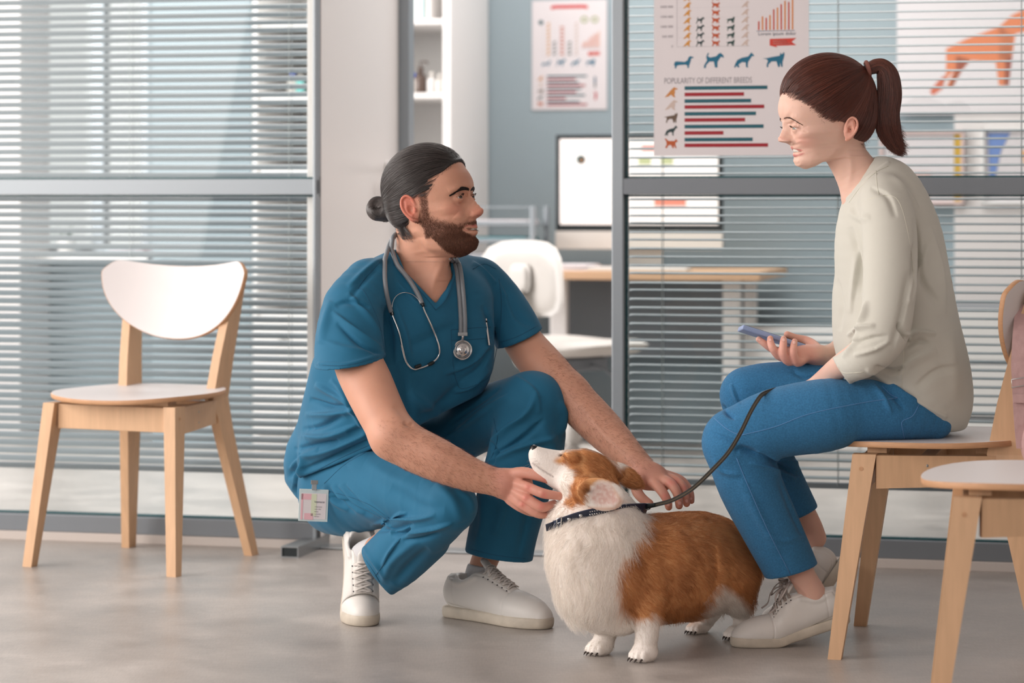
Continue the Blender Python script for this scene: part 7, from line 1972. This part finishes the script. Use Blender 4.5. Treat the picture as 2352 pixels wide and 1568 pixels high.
for o in (-.0046, .0046): V_, F_ = tube_mesh(pts+np.array([0, 0, o]), .0050, 10); mesh_obj('neck_tube', V_, F_, M['tubing'], ste, ws=True)
r1 = lay([(898, 714), (903, 728), (916, 762), (924, 798), (932, 828), (942, 843), (952, 848), (965, 845)], .0055); r2 = lay([(969, 696), (974, 712), (988, 742), (1000, 770), (1008, 795), (1009, 812), (1002, 825), (990, 834)], .0055)
for r_ in (r1, r2): V_, F_ = tube_mesh(r_, .0022, 10); mesh_obj('ear_rod', V_, F_, M['chrome'], ste, ws=True)
for a in (lay([(962, 846), (975, 842), (988, 836)], .006), ): V_, F_ = tube_mesh(a, .0019, 8); mesh_obj('ear_rod', V_, F_, M['chrome'], ste, ws=True)
for p_ in ([(953, 843), (960, 841), (967, 838)], [(983, 838), (990, 835), (997, 831)], [(897, 709), (899, 717), (902, 724)], [(966, 690), (970, 697), (973, 704)]):
    a = lay(p_, .006, 3, 1); V_, F_ = tube_mesh(a, [.0030+.0012*math.sin(math.pi*i/(len(a)-1)) for i in range(len(a))], 10); mesh_obj('ear_tip' if p_[0][1] > 800 else 'sleeve_joint', V_, F_, M['black'], ste, ws=True)
a = lay([(901, 724), (901, 700), (908, 682), (925, 672), (945, 675), (960, 687), (966, 696)], .009, 6); V_, F_ = tube_mesh(a, .0008, 6); mesh_obj('spring', V_, F_, M['chrome'], ste, ws=True)
c = surf_pt(1062, 803, .010); n = np.array([.25, -.95, .10])
Mx = axis_matrix(n, c)
prof = [(0, -.007), (.018, -.007), (.0215, -.004), (.0225, 0), (.0215, .0025), (.0195, .0030), (.0185, .0022), (.0150, .0022), (.0145, .0055), (.0120, .0062), (.0085, .0062), (.008, .0078), (.003, .0080), (0, .0074)]
V_, F_ = lathe(prof, 40, Mx); mesh_obj('chestpiece', V_, F_, M['chrome'], ste, ws=True)
V_, F_ = lathe([(.0150, .0030), (.0184, .0030), (.0184, .0018), (.015, .0018)], 40, Mx); mesh_obj('diaphragm_rim', V_, F_, M['steel'], ste, ws=True)
V_, F_ = tube_mesh([c+[0, 0, .020], tc[-1]+[0, -.001, .006]], [.0036, .0032], 10); mesh_obj('stem', V_, F_, M['chrome'], ste, ws=True)
bm = bmesh.new(); add_box(bm, tc[-1]+np.array([0, -.001, .001]), (.021, .010, .008)); bm_obj('clamp', bm, M['steel'], ste, bevel=.001, ws=True)
# badge
h = ray(bv_tr, 722, 1160); bd = (h[0].y if h[0] is not None else 5.75)-.008
h2 = [ray(bv_tr, x, y)[0] for x, y in ((690, 1130), (750, 1130), (750, 1190), (722, 1150))]; bd = min([bd]+[q.y-.006 for q in h2 if q is not None])
bg = empty('name_badge', tuple(P(720, 1160, bd)), 0, 'clear plastic name badge clipped to the hem of the scrub top', 'badge')
w_, h_ = R(67, bd), R(74, bd)
bg.rotation_euler = (0, math.radians(2.5), math.radians(4))
def bb(name, c, s, m, bev=.0008): return box(name, c, s, m, bg, bevel=bev)
M['badge_clear'] = mat('badge_plastic', (196, 212, 214), .2); M['pink'] = mat('badge_pink', (222, 176, 184), .6); M['lime'] = mat('badge_lime', (206, 214, 186), .6)
bb('sleeve', (0, 0, 0), (w_, .0022, h_), M['badge_clear']); bb('card', (0, -.0014, -.002), (w_*.86, .0006, h_*.80), M['paper'], 0)
for x0, x1, z0, z1, m_ in ((-.43, -.36, -.42, .38, M['pink']), (-.43, -.08, .20, .38, M['pink']), (-.12, .0, -.42, -.22, M['pink']), (-.08, .10, -.30, .38, M['lime']), (-.30, -.12, -.42, -.22, M['pink'])):
    bb('print', ((x0+x1)/2*w_, -.0019, (z0+z1)/2*h_-.002), ((x1-x0)*w_, .0003, (z1-z0)*h_), m_, 0)
text_obj('Veterinarian', h_*.10, ink2, bg, w_*.02, h_*.08, .66, y=-.0022)
for k in range(5): text_obj(['veterinary', 'care clinic', 'name', 'surname', 'doctor'][k][:10], h_*.07, ink, bg, w_*.04, h_*(-.06-.075*k), .8, y=-.0022)
bb('clip', (0, -.002, h_*.62), (.011, .006, .020), M['alu']); bb('clip_jaw', (0, -.004, h_*.72), (.016, .004, .009), M['steel']); bb('clip_strap', (0, -.001, h_*.50), (.008, .001, .014), M['badge_clear'], 0)
# pen
a = surf_pt(1117, 738, .004); b = surf_pt(1124, 792, .005)
pn = empty('pen', tuple(a), 0, 'silver and black pen clipped in the scrub chest pocket', 'pen'); dv = (a-b)/np.linalg.norm(a-b)
V_, F_ = tube_mesh([b, a+dv*.004], .0024, 10); mesh_obj('barrel', V_, F_, M['black'], pn, ws=True)
V_, F_ = tube_mesh([a+dv*.001, a+dv*.008, a+dv*.0085], [.0026, .0024, .0012], 10); mesh_obj('cap', V_, F_, M['chrome'], pn, ws=True)
V_, F_ = strap([a+[0, -.0032, -.002], a*.6+b*.4+[0, -.0048, 0], b+[0, -.004, 0]], .0032, .0012, (1, 0, 0)); mesh_obj('pocket_clip', V_, F_, M['chrome'], pn, ws=True, smooth=False)
# handbag on the chair back at the frame's edge
M['croc'] = mat('pink_croc_leather', (196, 160, 158), .35, bump=.9, bscale=55, var=.12, vscale=50)
hb_ = empty('handbag', tuple(P(2400, 1000, 5.22)), 0, 'pale pink crocodile pattern handbag hanging on the chair back behind the woman', 'handbag')
sp = catmull([P(2350, 700, 5.27), P(2344, 760, 5.235), P(2340, 830, 5.225), P(2342, 880, 5.22), P(2346, 960, 5.215), P(2352, 1030, 5.21)], 5)
V_, F_ = strap(sp, .030, .004, (1, 0, 0.1)); mesh_obj('shoulder_strap', V_, F_, M['croc'], hb_, ws=True, smooth=False)
c = P(2346, 878, 5.21); V_, F_ = tube_mesh([c+np.array([x, -.002, z]) for x, z in ((-.020, -.010), (.020, -.004), (.020, .012), (-.020, .006))], .0013, 8, closed=True); mesh_obj('buckle', V_, F_, M['chrome'], hb_, ws=True)
V_, F_ = strap([c+[-.019, -.003, -.014], c+[-.019, -.0035, -.024]], .04, .003, (1, 0, .1)) if 0 else strap([P(2346, 905, 5.208), P(2347, 925, 5.207)], .034, .006, (1, 0, .1)); mesh_obj('strap_keeper', V_, F_, M['croc'], hb_, ws=True, smooth=False)
FBg = Field(); FBg.tube([(*P(2415, 1000, 5.215), .055), (*P(2520, 1000, 5.24), .055)], .01); FBg.tube([(*P(2410, 1030, 5.215), .055), (*P(2525, 1030, 5.24), .055)], .02)
Vb_, Qb_ = FBg.mesh(.004); mesh_obj('bag_body', Vb_, Qb_, M['croc'], hb_, ws=True)
